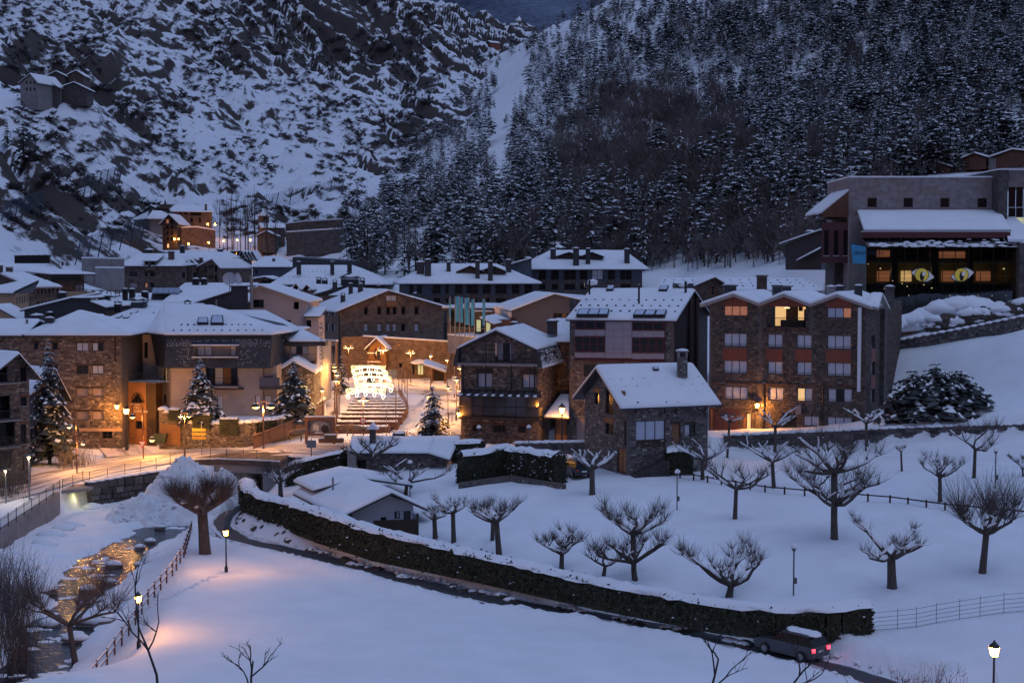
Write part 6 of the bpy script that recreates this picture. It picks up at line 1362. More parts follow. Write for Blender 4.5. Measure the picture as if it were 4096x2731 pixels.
mb.build('deck_snow',SNOW,t.root); railing(t.f,0,t.W,zt + .2,zt + 1.3,.1,t.root,CONC,step=.8,sides=False)
mb = MB(); bar(mb,t.f,0,t.zb - 3,t.W,zt - 2.6,-6,-.5); mb.build('base_wall',BR_MILA,t.root)
FLAG = mat('flag_blue',(.06,.33,.56),.7,var=.15,scale=2); FTX = mat('flag_letter',(.01,.025,.07),.8)
for i,(X_,y0,y1,x0,x1,fy0,fy1) in enumerate(((572,665,1035,560,580,690,960),(628,670,1060,632,682,675,965),(680,680,1090,684,720,685,975),(738,685,1100,740,792,690,995),(792,690,1110,765,790,735,1000),(850,698,1110,810,848,705,1010),(968,700,1120,940,972,703,1010))):
 Yf = 205 - i * .8; p = P(*Z(7,X_,y1),Yf); top = P(*Z(7,X_,y0),Yf)
 f = thing('flagpole','silver pole with vertical blue flag and dark lettering on the raised terrace','flag',(p.x,p.y,zt),'flags on the terrace')
 mb = MB(); mb.tube([(p.x,p.y,zt - .2),(p.x,p.y,top.z)],.07,6); mb.build('pole',ZINC,f)
 a_,c_ = P(*Z(7,x0,fy0),Yf - .05),P(*Z(7,x1,fy1),Yf - .05); V = []; F_ = []; n_ = 7
 sgn = -1 if i >= 5 else 1
 for j in range(n_ + 1):
  for q in range(3): V.append((a_.x + (c_.x - a_.x) * q / 2,Yf - .05 + .18 * math.sin(j * .9 + q * 1.3 + i),a_.z + (c_.z - a_.z) * j / n_ + .05 * q))
 for j in range(n_):
  for q in range(2): F_.append((j * 3 + q,j * 3 + q + 1,j * 3 + q + 4,j * 3 + q + 3))
 fo = mesh_obj('flag',V,F_,FLAG,f,smooth_=True)
 wd = c_.x - a_.x; H_ = a_.z - c_.z
 if wd > 1: text('lettering','X GRANDVALIRA',f,(a_.x + wd * (.75 if sgn > 0 else .25),Yf - .32,c_.z + H_ * .05),(0,0,1),(-sgn,0,0),min(wd * .42,H_ / 11.5),FTX)
# ---- big snow roof behind the zigzag hotel
b = Bld('barn_roof_house','long snow roof with stone gable dormer behind the zigzag hotel','house',zz(9,1245,300,186),zz(10,1345,300,184),16); k_ = 9
zf,zk = b.z(10,800,150),b.z(9,1600,0,14) - .6; b.walls(BR_FAR,{'*': zf}); q = [b.L(-.3,-.5,zf),b.L(b.W + .4,-.5,zf),b.L(b.W,14,zk),b.L(.3,14,zk)]; roof(b.root,[q],seed=17); guard_rows(b.root,*q,(.25,.5,.75),16)
c = Bld('stone_gable_dormer','stone gable with shuttered window rising from the long snow roof','house',zz(10,205,250,180),zz(10,480,250,180),8); za,ze = c.z(10,372,32),c.z(10,480,90); c.win('f',10,[322,105,388,182],'wdw')
c.walls(BR_FAR,{'f': [(c.W,ze),(c.u(10,372,50),za),(0,ze)],'*': ze}); c.gable_front(c.u(10,372,50),za + .15,ze,of=.4,os=.4,m=WOOD); chimney(b.root,10,[775,15,862,132],182,BR_FAR,'slab')
# ---- old house left of the museum
b = Bld('dark_slate_house','dark slate house with snow roofs below the red museum box','house',zz(11,-130,1120,235),zz(11,190,1120,232),14); z0,z1 = b.z(11,0,955),b.z(11,190,830); b.walls(SLATE,{'f': [(b.W,z1),(0,z0)],'*': z0}); roof(b.root,[[b.L(-1,-.6,z0),b.L(b.W,-.6,z1),b.L(b.W,13,z1 + .5),b.L(-1,13,z0 + .5)]],seed=18); chimney(b.root,11,[60,850,135,920],236)
roof(b.root,[[b.L(b.u(11,0,1100),-2,b.z(11,0,1105)),b.L(b.u(11,190,1000),-2,b.z(11,190,1010)),b.L(b.u(11,190,1000),0,b.z(11,190,985)),b.L(b.u(11,0,1100),0,b.z(11,0,1090))]],seed=19,snow=.2,name='lower_roof')
# ================================================================ glass fronted ice palace
b = Bld('glass_ice_palace','large modern hall with dark glass front, painted eyes and stone parapet','ice rink',zz(11,590,1545,190),zz(11,1955,1545,190),26)
zg = b.z(11,1200,985); ztop = b.z(11,1100,360,13); zsh = b.z(11,1100,662,13); zb_ = b.zb
# upper stone wall with four square windows
u0,u1 = b.u(11,437,500,13),b.u(11,1776,500,13); fr = Fr(b.L(u0,13,0),b.L(u1,13,0)); hs = [fr.rect(11,r_) for r_ in ([604,541,689,625],[928,541,1012,625],[1257,542,1340,626],[1590,543,1675,627])]
mb = MB(); facade(mb,fr,[(0,zb_),(fr.W,zb_),(fr.W,ztop),(0,ztop)],hs); mb.add([fr.pt(0,zb_),fr.pt(0,zb_,-14),fr.pt(0,ztop,-14),fr.pt(0,ztop)],[(3,2,1,0)]); mb.build('upper_wall',BR_PAV,b.root)
for h in hs: window(fr,h,b.root,'d',FRAME,fw=.12)
mb = MB(); bar(mb,fr,-.1,ztop,fr.W,ztop + .22,-14,.15); mb.build('parapet_snow',SNOW,b.root)
# sloping snow roof, gutter, glass strip
zA,zB = b.z(11,1000,830,1.4),b.z(11,1000,900,.9); eav = [b.L(b.u(11,570,832,1.4),1.4,zA),b.L(b.u(11,1890,832,1.4),1.4,zA),b.L(b.u(11,1790,668,12.9),12.9,zsh),b.L(b.u(11,512,668,12.9),12.9,zsh)]
roof(b.root,[eav],snow=.3,m=FRAME,seed=20)
mb = MB(); bar(mb,b.f,b.u(11,565,880),zB,b.u(11,1895,880),b.z(11,1000,848,1.2),-1.6,-.4); mb.build('gutter_beam',FRAMER,b.root)
mb = MB(); bar(mb,b.f,b.u(11,570,850),b.z(11,1000,846,1),b.u(11,1890,850),b.z(11,1000,838,1),-1.5,-.5); mb.build('gutter_snow',SNOW,b.root)
for i in range(12):
 a0,a1 = b.u(11,570,900) + (b.W + .3) * i / 12,b.u(11,570,900) + (b.W + .3) * (i + 1) / 12; mb = MB(); sh = .55 * (1 - i / 12)
 q = [b.L(a0 + .05 + .4,-.5,zg + .05),b.L(a1 - .05 + .4,-.5,zg + .05),b.L(a1 - .05,.9,zB),b.L(a0 + .05,.9,zB)]; mb.hexa([p - Vector((0,0,.08)) for p in q],q); mb.build('roof_glass',GLASS,b.root)
 mb = MB(); rs = random.Random(i)
 for j in range(10): p = q[0].lerp(q[1],rs.random()).lerp(q[3].lerp(q[2],rs.random()),rs.random() ** 1.6 * (.35 + .06 * i)); mb.blob(p + Vector((0,0,.0)),(rs.uniform(.3,.7),.25),j,7,.4)
 mb.build('roof_glass_snow',SNOW,b.root,True)
# glass curtain wall
GW = bpy.data.materials.new('curtain_glass'); GW.use_nodes = True; n_ = GW.node_tree.nodes; l_ = GW.node_tree.links; n_.remove(n_['Principled BSDF'])
tr = n_.new('ShaderNodeBsdfTransparent'); tr.inputs[0].default_value = (.55,.58,.55,1); gl_ = n_.new('ShaderNodeBsdfGlossy'); gl_.inputs['Roughness'].default_value = .03; gl_.inputs[0].default_value = (.7,.75,.85,1); mxs = n_.new('ShaderNodeMixShader'); fz = n_.new('ShaderNodeFresnel'); fz.inputs[0].default_value = 1.9
l_.new(fz.outputs[0],mxs.inputs[0]); l_.new(tr.outputs[0],mxs.inputs[1]); l_.new(gl_.outputs[0],mxs.inputs[2]); l_.new(mxs.outputs[0],n_['Material Output'].inputs[0])
zr_ = [b.zb,b.z(11,1000,1360),b.z(11,1000,1240),b.z(11,1000,1130),b.z(11,1000,1040),zg]
for i in range(12):
 a0,a1 = b.W * i / 12,b.W * (i + 1) / 12
 for z0,z1 in zip(zr_[:-1],zr_[1:]): mb = MB(); mb.add([b.f.pt(a0 + .03,z0 + .03),b.f.pt(a1 - .03,z0 + .03),b.f.pt(a1 - .03,z1 - .03),b.f.pt(a0 + .03,z1 - .03)],[(0,1,2,3)]); mb.build('glass_panel',GW,b.root)
 mb = MB(); bar(mb,b.f,a0 - .035,b.zb,a0 + .035,zg,-.15,-.02); mb.build('mullion',METAL,b.root)
# interior: floors, back wall, lit areas
INT = mat('hall_interior',(.16,.15,.13),.8,var=.5,scale=.4); mb = MB()
bar(mb,b.f,0,b.zb,b.W,zg,-9,-8.8); bar(mb,b.f,0,b.z(11,1,1300,4) - .3,b.W,b.z(11,1,1300,4),-8.8,-2.5); bar(mb,b.f,0,b.z(11,1,1100,4) - .4,b.W,b.z(11,1,1100,4),-8.8,-2.5); bar(mb,b.f,-.2,b.zb,0,zg,-9,0); bar(mb,b.f,b.W,b.zb,b.W + .2,zg,-9,0); mb.build('interior',INT,b.root)
mb = MB()
for X_ in (890,1260,1575): uu_ = b.u(11,X_,1200); bar(mb,b.f,uu_ - .45,b.zb,uu_ + .45,zg,-3.2,-2.4)
mb.build('columns',METAL,b.root)
for r_,m_ in (([915,1195,1010,1290],LIT),([1590,1198,1720,1285],LITD),([700,1195,880,1290],LITD),([1280,1195,1400,1290],LITD),([1790,1195,1900,1280],LITD),([700,1010,880,1070],LITD),([1180,1020,1560,1080],LITD)):
 h = Fr(b.L(0,8,0),b.L(b.W,8,0)).rect(11,r_); mb = MB(); bar(mb,b.f,h[0],h[1],h[2],h[3],-8.7,-8.6); mb.build('lit_wall',m_,b.root)  # patches glow by emission, standing for lamplight on the back wall
BUL = mat('bulb_warm',(1,.8,.5),.5); rs = random.Random(2)
for X_,Y_,r in ((720,1175,.12),(1825,1178,.16),(612,1135,.08),(935,1285,.12),(960,1335,.1),(830,1285,.08),(1180,1350,.12),(1110,1320,.1),(975,1415,.09),(1345,1418,.09),(1595,1418,.09),(1722,1418,.09),(1845,1418,.09),(755,1355,.07),(915,1310,.1)):
 p = P(*Z(11,X_,Y_),192); mb = MB(); mb.blob(p,r * .8,1,6,1.0); mb.build('hall_lamp',BUL,b.root)
for X_ in (760,1100,1440,1800):
 l = bpy.data.lights.new('hall_light','POINT'); l.energy = 3; l.color = (1,.62,.26); l.shadow_soft_size = .4; o = bpy.data.objects.new('hall_light',l); link(o); o.location = b.L(b.u(11,X_,1200),5.5,b.z(11,X_,1200)); attach(o,b.root)
# painted eyes on the glass
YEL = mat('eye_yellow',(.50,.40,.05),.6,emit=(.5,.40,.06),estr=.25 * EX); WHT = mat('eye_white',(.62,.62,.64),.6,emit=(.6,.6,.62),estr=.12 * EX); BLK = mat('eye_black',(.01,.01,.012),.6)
for e,(cx,cy,fl) in enumerate(((1100,1230,1),(1455,1230,-1))):
 t = thing('painted_eye','yellow painted eye on the dark glass front, its pointed corner dipping ' + ('right' if fl > 0 else 'left'),'eye sticker',(*b.f.pt(b.u(11,cx,cy),0,.1).xy,b.z(11,cx,cy)))
 def disc(rx,ry,dx,dy,off,m_,name,par,lens=False):
  V = []
  for a in np.linspace(0,2 * math.pi,29)[:-1]:
   x,y = math.cos(a),math.sin(a)
   if lens: x_ = x; y_ = (1 - abs(x) ** 1.7) * (1 if y > 0 else -1) * .98; y_ = y_ - .35 * x * fl
   else: x_,y_ = x,y
   V.append(b.f.pt(b.u(11,cx + dx + x_ * rx,cy),b.z(11,cx,cy + dy - y_ * ry),off))
  mb = MB(); c_ = sum(V,Vector()) / 28; mb.add(V + [c_],[(i,(i + 1) % 28,28) for i in range(28)]); return mb.build(name,m_,par)
 disc(112,72,0,0,.05,BLK,'outline',t,True); disc(102,62,0,0,.06,WHT,'eye_white',t,True); disc(66,62,-10,0,.07,BLK,'iris_rim',t); disc(60,57,-10,0,.08,YEL,'iris',t); disc(20,42,-8,-12 + 25,.09,BLK,'pupil',t); disc(16,22,8,-10,.10,WHT,'highlight',t)
# right pier, tower and upper glazing
def vwall(k,r_,Y_,D_,m_,name,par): a_,c_ = P(*Z(k,r_[0],r_[3]),Y_),P(*Z(k,r_[2],r_[1]),Y_); mb = MB(); mb.hexa([(a_.x,Y_,a_.z),(c_.x,Y_,a_.z),(c_.x,Y_ + D_,a_.z),(a_.x,Y_ + D_,a_.z)],[(a_.x,Y_,c_.z),(c_.x,Y_,c_.z),(c_.x,Y_ + D_,c_.z),(a_.x,Y_ + D_,c_.z)]); return mb.build(name,m_,par)
vwall(11,[1957,945,2120,1600],188.8,20,BR_GREY,'stone_pier',b.root); mb = MB(); a_ = P(*Z(11,1955,940),188.5)
sp0,sp1 = P(*Z(11,1820,725),202),P(*Z(11,2000,935),188.6); mb.hexa([sp0,sp0 + Vector((1.5,0,0)),sp1 + Vector((2.5,0,0)),sp1 + Vector((-2.0,0,0))][::-1],[x + Vector((0,0,.35)) for x in ([sp0,sp0 + Vector((1.5,0,0)),sp1 + Vector((2.5,0,0)),sp1 + Vector((-2.0,0,0))][::-1])]); mb.build('pier_snow',SNOW,b.root)
vwall(11,[1777,288,1864,900],200,16,BR_GREY,'stone_tower',b.root); vwall(11,[1866,288,2140,442],201,15,BR_PAV,'tower_block',b.root); vwall(11,[1772,280,2140,289],199.8,16,SNOW,'tower_snow',b.root)
for i in range(4):
 x0 = 1868 + i * 68
 for y0,y1,m_ in ((446,625,GLASS),(628,715,GLASS),(718,860,LITG)): vwall(11,[x0,y0,x0 + 64,y1],201.5,.1,m_,'tower_glass',b.root)
# side wall, red box with tall windows, canopy
vwall(11,[437,700,600,1560],199.5,1,CONC,'side_wall',b.root)
rb = Bld('red_box_wing','dark red clad box with three tall windows hanging beside the glass hall','building',zz(11,190,1122,204),zz(11,432,1122,203),10,sink=0); zt = rb.z(11,300,762)
for x0,x1 in ((215,258),(302,346),(388,430)): rb.win('f',11,[x0,830,x1,1058],'d',sill=SNOW)
REDB = mat('red_cladding',(.10,.035,.045),.55,var=.15,scale=1.5,stretch=(.2,.2,6)); rb.walls(REDB,{'*': zt}); mb = MB(); [mb.add([rb.L(0,0,z_),rb.L(rb.W,0,z_),rb.L(rb.W,10,z_),rb.L(0,10,z_)],[(0,1,2,3)]) for z_ in (rb.zb + .01,zt)]; mb.build('box_slabs',REDB,rb.root)
vwall(11,[305,1122,432,1420],206,6,BR_GREY,'stone_base',rb.root)
cp = [P(*Z(11,190,680),203),P(*Z(11,436,478),203)]; mb = MB(); dv = Vector((0,11,0)); lo = P(*Z(11,436,716),203); l2 = P(*Z(11,205,712),203)
mb.hexa([cp[0],cp[1],cp[1] + dv,cp[0] + dv][::-1],[x + Vector((0,0,.3)) for x in [cp[0],cp[1],cp[1] + dv,cp[0] + dv][::-1]],m=1); mb.add([l2,lo,cp[1],cp[0]],[(0,1,2,3)]); mb.add([l2,lo,lo + dv,l2 + dv],[(3,2,1,0)]); mb.build('canopy',[WOODR,SNOW],rb.root)
# blue banner
t = thing('blue_banner','blue vertical banner with dark lettering hung beside the glass hall','banner',P(*Z(11,520,1132),189.4)); q = [P(*Z(11,*c_),189.4) for c_ in ((475,1128),(588,1132),(588,978),(458,955))]; mb = MB(); mb.hexa(q,[x + Vector((0,.06,0)) for x in q]); mb.build('cloth',FLAG,t)
mb = MB(); mb.tube([P(*Z(11,450,952),189.45),P(*Z(11,592,976),189.45)],.06,5); mb.build('rod',METAL,t)
text('lettering','GRANDVALIRA',t,P(*Z(11,482,1045),189.3),(1,0,-.02),(0,0,1),.42,FTX)
# ---- apartments high on the right
b = Bld('hillside_apartments','pale apartment row with red timber gables and snow roofs above the glass hall','apartments',zz(11,1150,345,330),zz(11,2140,345,320),18,sink=3)
zt = b.z(11,1600,190); b.win('f',11,[1500,170,1690,265],'dwd',dep=.8); b.win('f',11,[1405,198,1430,262],'d'); b.win('f',11,[1270,150,1335,225],'wd'); b.win('f',11,[1820,135,2000,265],'wdwd',dep=.6); b.win('f',11,[1215,245,1330,325],'wd'); b.win('f',11,[1495,272,1690,325],'dwd')
b.walls(CONC,{'*': zt},sides='frl')
for xl,xa,xr,ya,yl,yr,v_ in ((1175,1275,1400,112,160,150,-1),(1110,1220,1365,215,265,262,-2.5),(1435,1560,1690,138,188,178,-1.5),(1690,1900,2140,105,178,130,-1)):
 q0,q1,q2 = (b.L(b.u(11,X_,Y_,v_),v_,b.z(11,X_,Y_,v_)) for X_,Y_ in ((xl,yl),(xa,ya),(xr,yr))); q0.z = min(q0.z,q1.z - .3); dv = b.v * (14 if v_ > -2 else 5); roof(b.root,[[q0,q1,q1 + dv,q0 + dv],[q1,q2,q2 + dv,q1 + dv]],snow=.35,seed=xa,m=WOODR)
 mb = MB(); mb.add([q0 + b.v * .8 + Vector((.6,0,-2.6)),q2 + b.v * .8 + Vector((-.6,0,-2.6)),q2 + b.v * .8 + Vector((-.6,0,-.3)),q1 + b.v * .8 + Vector((0,0,-.3)),q0 + b.v * .8 + Vector((.6,0,-.3))],[(0,1,2,3,4)]); mb.build('gable_boarding',WOODR,b.root)
for r_ in ([1393,72,1430,115],[1567,58,1602,122],[1672,55,1710,98],[1728,108,1770,150],[1245,80,1275,115],[1275,70,1305,100]): chimney(b.root,11,r_,334,CONC)
a0,a1 = b.f.rect(11,[1485,225,1690,270])[0],b.f.rect(11,[1485,225,1690,270])[2]; z_ = b.z(11,1600,268); railing(b.f,a0,a1,z_,z_ + 1.1,.6,b.root)
roof(b.root,[[b.L(b.u(11,1050,355),-6,b.z(11,1050,358,-6)),b.L(b.u(11,1700,355),-6,b.z(11,1700,358,-6)),b.L(b.u(11,1765,310),-1,b.z(11,1765,312,-1)),b.L(b.u(11,1160,335),-1,b.z(11,1160,335,-1))]],seed=23,name='garage_roof')
# ================================================================ UPPER VILLAGE ON THE LEFT SLOPE
b = Bld('hillside_hotel','stone hotel with long snow roof on the slope, its doorway lit by street lamps','hotel',zz(19,287,215,470),zz(19,520,215,474),16,sink=4)
ze = b.z(19,400,98); b.win('f',19,[340,140,356,166],'l'); b.win('f',19,[390,136,406,168],'d'); b.win('f',19,[440,136,456,168],'d'); b.win('f',19,[392,103,455,124],'dddd'); b.win('f',19,[345,175,382,208],'r'); b.win('f',19,[390,184,430,206],'ddd'); b.win('f',19,[325,104,340,118],'d'); b.win('f',19,[355,104,370,118],'d')
b.walls(BR_FAR,{'*': ze},sides='frl'); b.gable_side(b.z(19,400,66,8),ze,of=.8,os=.8); chimney(b.root,19,[476,58,488,92],474,BR_FAR)
b = Bld('tall_timber_house','tall dark timber gabled house with lit windows below the hillside hotel','house',zz(19,225,318,440),zz(19,312,318,440),14,sink=4); za,ze = b.z(19,266,122),b.z(19,318,160); um = b.u(19,266,200)
for y0 in (145,180,215,250): b.win('f',19,[245,y0,262,y0 + 25],'o' if y0 == 145 else 'd'); b.win('f',19,[270,y0,287,y0 + 25],'d'); b.win('f',19,[230,y0 + 15,240,y0 + 30],'d') if y0 > 150 else None
b.win('f',19,[250,292,264,316],'l'); b.walls(FRAME,{'f': [(b.W,ze),(um,za),(0,ze)],'*': ze}); b.gable_front(um,za + .3,ze,of=.8,os=.9,snow=.4)
b = Bld('hipped_lodge','snow covered lodge with strip of dormer windows and blue spire','lodge',zz(19,150,185,462),zz(19,282,150,466),14,sink=6); ze = b.z(19,200,130); b.walls(CONC,{'*': ze}); b.hip(b.z(19,200,66,7),ze,5,5,o=1.5)
h = b.f.rect(19,[128,82,240,95]); window(b.f,(max(h[0],.2),h[1],h[2],h[3]),b.root,'ddddd',dep=-3.2); p = P(*Z(19,240,45),475); mb = MB(); mb.lathe([(1.0,-2),(.5,-.6),(.05,1.0)],p,6); mb.build('spire',SLATE,b.root); vwall(19,[208,55,272,95],473,5,BR_FAR,'tower',b.root)
# church
b = Bld('bell_tower','square stone bell tower with twin arches and snowy pyramid roof','bell tower',zz(19,812,235,455),zz(19,862,235,456),4,sink=4); ze = b.z(19,838,122); b.win('f',19,[824,130,848,150],'dd'); b.win('f',19,[824,160,848,180],'dd'); b.walls(BR_FAR,{'*': ze}); b.hip(ze + 1.3,ze,b.W / 2,b.W / 2,o=.3,snow=.3)
b = Bld('stone_chapel','stone chapel nave with round apse and snow roof beside the bell tower','chapel',zz(19,815,255,450),zz(19,955,250,452),9,sink=4); ze = b.z(19,880,195); b.walls(BR_FAR,{'*': ze}); b.gable_side(b.z(19,880,172,5),ze,of=.3,os=.3)
b = Bld('chapel_barn','dark barn with pointed snow roof in front of the chapel','barn',zz(19,790,268,444),zz(19,900,262,444),6,sink=4); za,ze = b.z(19,848,218),b.z(19,900,240); b.walls(BR_GREY,{'f': [(b.W,ze),(b.W * .5,za),(0,ze)],'*': ze}); b.gable_front(b.W * .5,za + .2,ze,os=.6)
def slope_wall(name,label,pts,hgt,th,m_,snow=True):
 c_ = pts[0]; t = thing(name,label,'wall',c_)
 for a_,q in zip(pts[:-1],pts[1:]):
  mb = MB(); d_ = (q - a_); d_.z = 0; d_.normalize(); n2 = Vector((-d_.y,d_.x,0)) * th
  mb.hexa([a_ - Vector((0,0,2)),q - Vector((0,0,2)),q + n2 - Vector((0,0,2)),a_ + n2 - Vector((0,0,2))],[a_ + Vector((0,0,hgt)),q + Vector((0,0,hgt)),q + n2 + Vector((0,0,hgt)),a_ + n2 + Vector((0,0,hgt))]); mb.build('wall_section',m_,t)
  if snow: mb = MB(); mb.hexa([a_ + Vector((0,0,hgt + .01)),q + Vector((0,0,hgt + .01)),q + n2 + Vector((0,0,hgt + .01)),a_ + n2 + Vector((0,0,hgt + .01))],[a_ + Vector((0,0,hgt + .4)),q + Vector((0,0,hgt + .4)),q + n2 + Vector((0,0,hgt + .4)),a_ + n2 + Vector((0,0,hgt + .4))]); mb.build('snow_ledge',SNOW,t)
 return t
slope_wall('retaining_wall','tall pale retaining wall carrying the road past the chapel',[P(*Z(19,960,258),462),P(*Z(19,1060,245),462),P(*Z(19,1290,232),458)],4.6,1.5,BR_FAR)
slope_wall('viaduct_wall','grey stone viaduct wall under the snowy road below the chapel',[P(*Z(19,965,330),440),P(*Z(19,1290,310),436)],5.5,5,BR_GREY)
slope_wall('street_wall','stone wall of the climbing street below the hillside hotel',[P(*Z(19,310,265),445),P(*Z(19,430,262),448),P(*Z(19,540,280),452)],3.6,3,BR_FAR)
slope_wall('concrete_wall','grey concrete retaining wall behind the left town roofs',[P(*Z(1,1060,640),345),P(*Z(1,1240,640),352),P(*Z(1,1420,640),355)],5.5,3,CONC)
slope_wall('lower_concrete_wall','lower tier of grey concrete retaining wall behind the left town roofs',[P(*Z(1,1180,730),340),P(*Z(1,1420,730),345)],5.0,3,CONC)
# high hamlet
for nm,lb,A,B,D,ze_,za_,xa,m_,fr_ in (('hamlet_house','pale plastered hamlet house with rows of small windows high on the slope',(135,640,555),(248,640,552),14,545,492,205,CONC,True),('hamlet_barn','dark stone barn with pointed snow gable highest in the hamlet',(315,545,580),(430,545,580),10,500,475,372,BR_GREY,True),('hamlet_shed','brown stone shed with snow gable beside the hamlet barn',(448,560,582),(548,560,582),10,495,470,505,BR_FAR,True),('hamlet_cottage','low stone cottage with snow roof below the hamlet barn',(250,640,560),(375,640,560),10,570,540,320,BR_GREY,True),('hamlet_stable','long low stable with wide snow gable at the hamlet edge',(378,615,566),(572,610,566),9,585,548,490,BR_GREY,True)):
 b = Bld(nm,lb,'house',zz(18,*A),zz(18,*B),D,sink=5); ze,za = b.z(18,A[0],ze_),b.z(18,xa,za_); um = b.u(18,xa,ze_)
 if nm == 'hamlet_house':
  for y0 in (536,580): [b.win('f',18,[x0,y0,x0 + 12,y0 + 20],'d') for x0 in (170,195,222)]
 b.walls(m_,{'f': [(b.W,ze),(um,za),(0,ze)],'*': ze}); b.gable_front(um,za + .2,ze,of=.6,os=.7,snow=.4)
p = P(1980,168,1290); t = Bld('ridge_cabin','small red cabin with snow roof on the distant ridge between the slopes','cabin',(1962,190,1290),(2000,190,1295),9,sink=8); ze = t.z(18,1962 * 1.651,170 * 1.651); t.walls(REDP,{'*': ze}); t.gable_side(ze + 2,ze,of=.5,os=.5)
# ================================================================ WALLS, STAIRS, BRIDGE
def stone_run(name,label,pts,zt,zb,kind,th=.5,cat='wall',snow=.22,n=300,cs=None,big=None,seed=1):
 """free standing or retaining stone wall: pts left to right seen from the front, tops zt, feet zb"""
 rnd = random.Random(seed); c_ = pts[0]; t = thing(name,label,cat,(c_[0],c_[1],zb[0])); st = []; mb = MB(); sn = MB()
 for i in range(len(pts) - 1):
  fr = Fr(pts[i],pts[i + 1]); q = [(0,zb[i]),(fr.W,zb[i + 1]),(fr.W,zt[i + 1]),(0,zt[i])]
  mb.hexa([fr.pt(0,zb[i],0),fr.pt(fr.W,zb[i + 1],0),fr.pt(fr.W,zb[i + 1],-th),fr.pt(0,zb[i],-th)],[fr.pt(0,zt[i],0),fr.pt(fr.W,zt[i + 1],0),fr.pt(fr.W,zt[i + 1],-th),fr.pt(0,zt[i],-th)])
  st += stones_on(fr,q,[],rnd,**(cs or {}))
  k = max(2,int(fr.W / .9))
  for j in range(k) if snow else ():
   u = fr.W * (j + .5) / k; z = zt[i] + (zt[i + 1] - zt[i]) * (j + .5) / k
   sn.blob(fr.pt(u,z - .02,-th / 2),(fr.W / k * .75,th * .75),seed * 100 + i * 40 + j,8,snow / max(.3,(fr.W / k * .75 + th * .75) / 2))
 mb.build('core',MORTAR,t); lay_stones(st,t,STONE[kind],n)
 if snow: sn.build('snow_cap',SNOW,t,True)
 return t
BIGS = dict(ch=(.3,.62),cw=(.35,.95),proud=(.05,.14))
pts = HWALL; xy = [(x,y) for x,y in pts]
zb = [gz1(x,y - .6) - .3 for x,y in xy]; zt = [P(*Z(10,315,1500),147).z,P(3300,1724,146).z,P(3700,1706,144).z,P(4300,1690,140).z]
stone_run('park_retaining_wall','long dry stone retaining wall with snow top between park and hotel',xy,zt,zb,'wall',.7,cs=BIGS,n=300)
xy = [P(*Z(8,880,1370),146),P(*Z(8,1400,1360),144),P(*Z(12,445,1040),141)]
stone_run('lane_wall','low stone wall with snow top along the lane below the garage',[(p.x,p.y) for p in xy],[P(*Z(8,880,1345),146).z,P(*Z(8,1400,1335),144).z,P(*Z(12,445,930),141).z],[p.z - .8 for p in xy],'wall',.5,cs=BIGS,n=150,seed=4)
# river walls
a,b_,c_ = WALLTOP
t = thing('concrete_river_wall','smooth concrete river wall under the dark railing','wall',(b_.x,b_.y,-7))
for p,q in ((a,b_),(b_,c_)):
 fr = Fr(p,q); k = 4
 for i in range(k):
  mb = MB(); u0,u1 = fr.W * i / k,fr.W * (i + 1) / k; za,zc = p.z + (q.z - p.z) * i / k,p.z + (q.z - p.z) * (i + 1) / k
  mb.hexa([fr.pt(u0 + .01,-9.5,0),fr.pt(u1 - .01,-9.5,0),fr.pt(u1 - .01,-9.5,-.5),fr.pt(u0 + .01,-9.5,-.5)],[fr.pt(u0 + .01,za,0),fr.pt(u1 - .01,zc,0),fr.pt(u1 - .01,zc,-.5),fr.pt(u0 + .01,za,-.5)]); mb.build('wall_panel',CONC,t)
s0,s1,s2 = P(352,1930,144.5),P(620,1886,149.6),P(800,1868,151.5)
stone_run('boulder_river_wall','river wall of large pale boulders below the town road railing',[(p.x,p.y) for p in (s0,s1,s2)],[s0.z,s1.z,s2.z],[-6.5,-6.2,-6],'wall',.8,snow=.12,cs=dict(ch=(.35,.85),cw=(.3,1.2),proud=(.05,.4)),seed=6)
def rail_run(name,label,pts,h=1.05,post=1.9,step=.13,m=None,arches=True,cat='railing'):
 t = thing(name,label,cat,pts[0]); mb = MB(); m = m or METAL
 for p,q in zip(pts[:-1],pts[1:]):
  L = (q - p).length; n = max(1,round(L / post))
  for i in range(n): s = p.lerp(q,i / n); pb = MB(); pb.tube([s - Vector((0,0,.1)),s + Vector((0,0,h + .12))],.035,5); pb.build('post',m,t)
  for z in (.12,h * .82,h): mb.tube([p + Vector((0,0,z)),q + Vector((0,0,z))],.022,4)
  for i in range(int(L / step)): s = p.lerp(q,i * step / L); mb.tube([s + Vector((0,0,.12)),s + Vector((0,0,h))],.009,3,cap=False)
 mb.build('bars',m,t); return t
up = Vector((0,0,.05))
rail_run('river_wall_railing','dark railing climbing along the top of the concrete river wall',[a + up,b_ + up,c_ + up,P(240,1964,139.8)])
rail_run('bridge_railing','curved iron railing with arched tops along road and bridge',[P(*Z(14,380,395),141),P(*Z(14,505,345),145.5),P(*Z(14,545,348),145),P(*Z(14,760,300),149),P(*Z(14,950,265),151.5),P(*Z(14,1120,205),153),P(*Z(14,1280,200),153),P(*Z(14,1480,212),150.5),P(*Z(14,1640,225),149)])
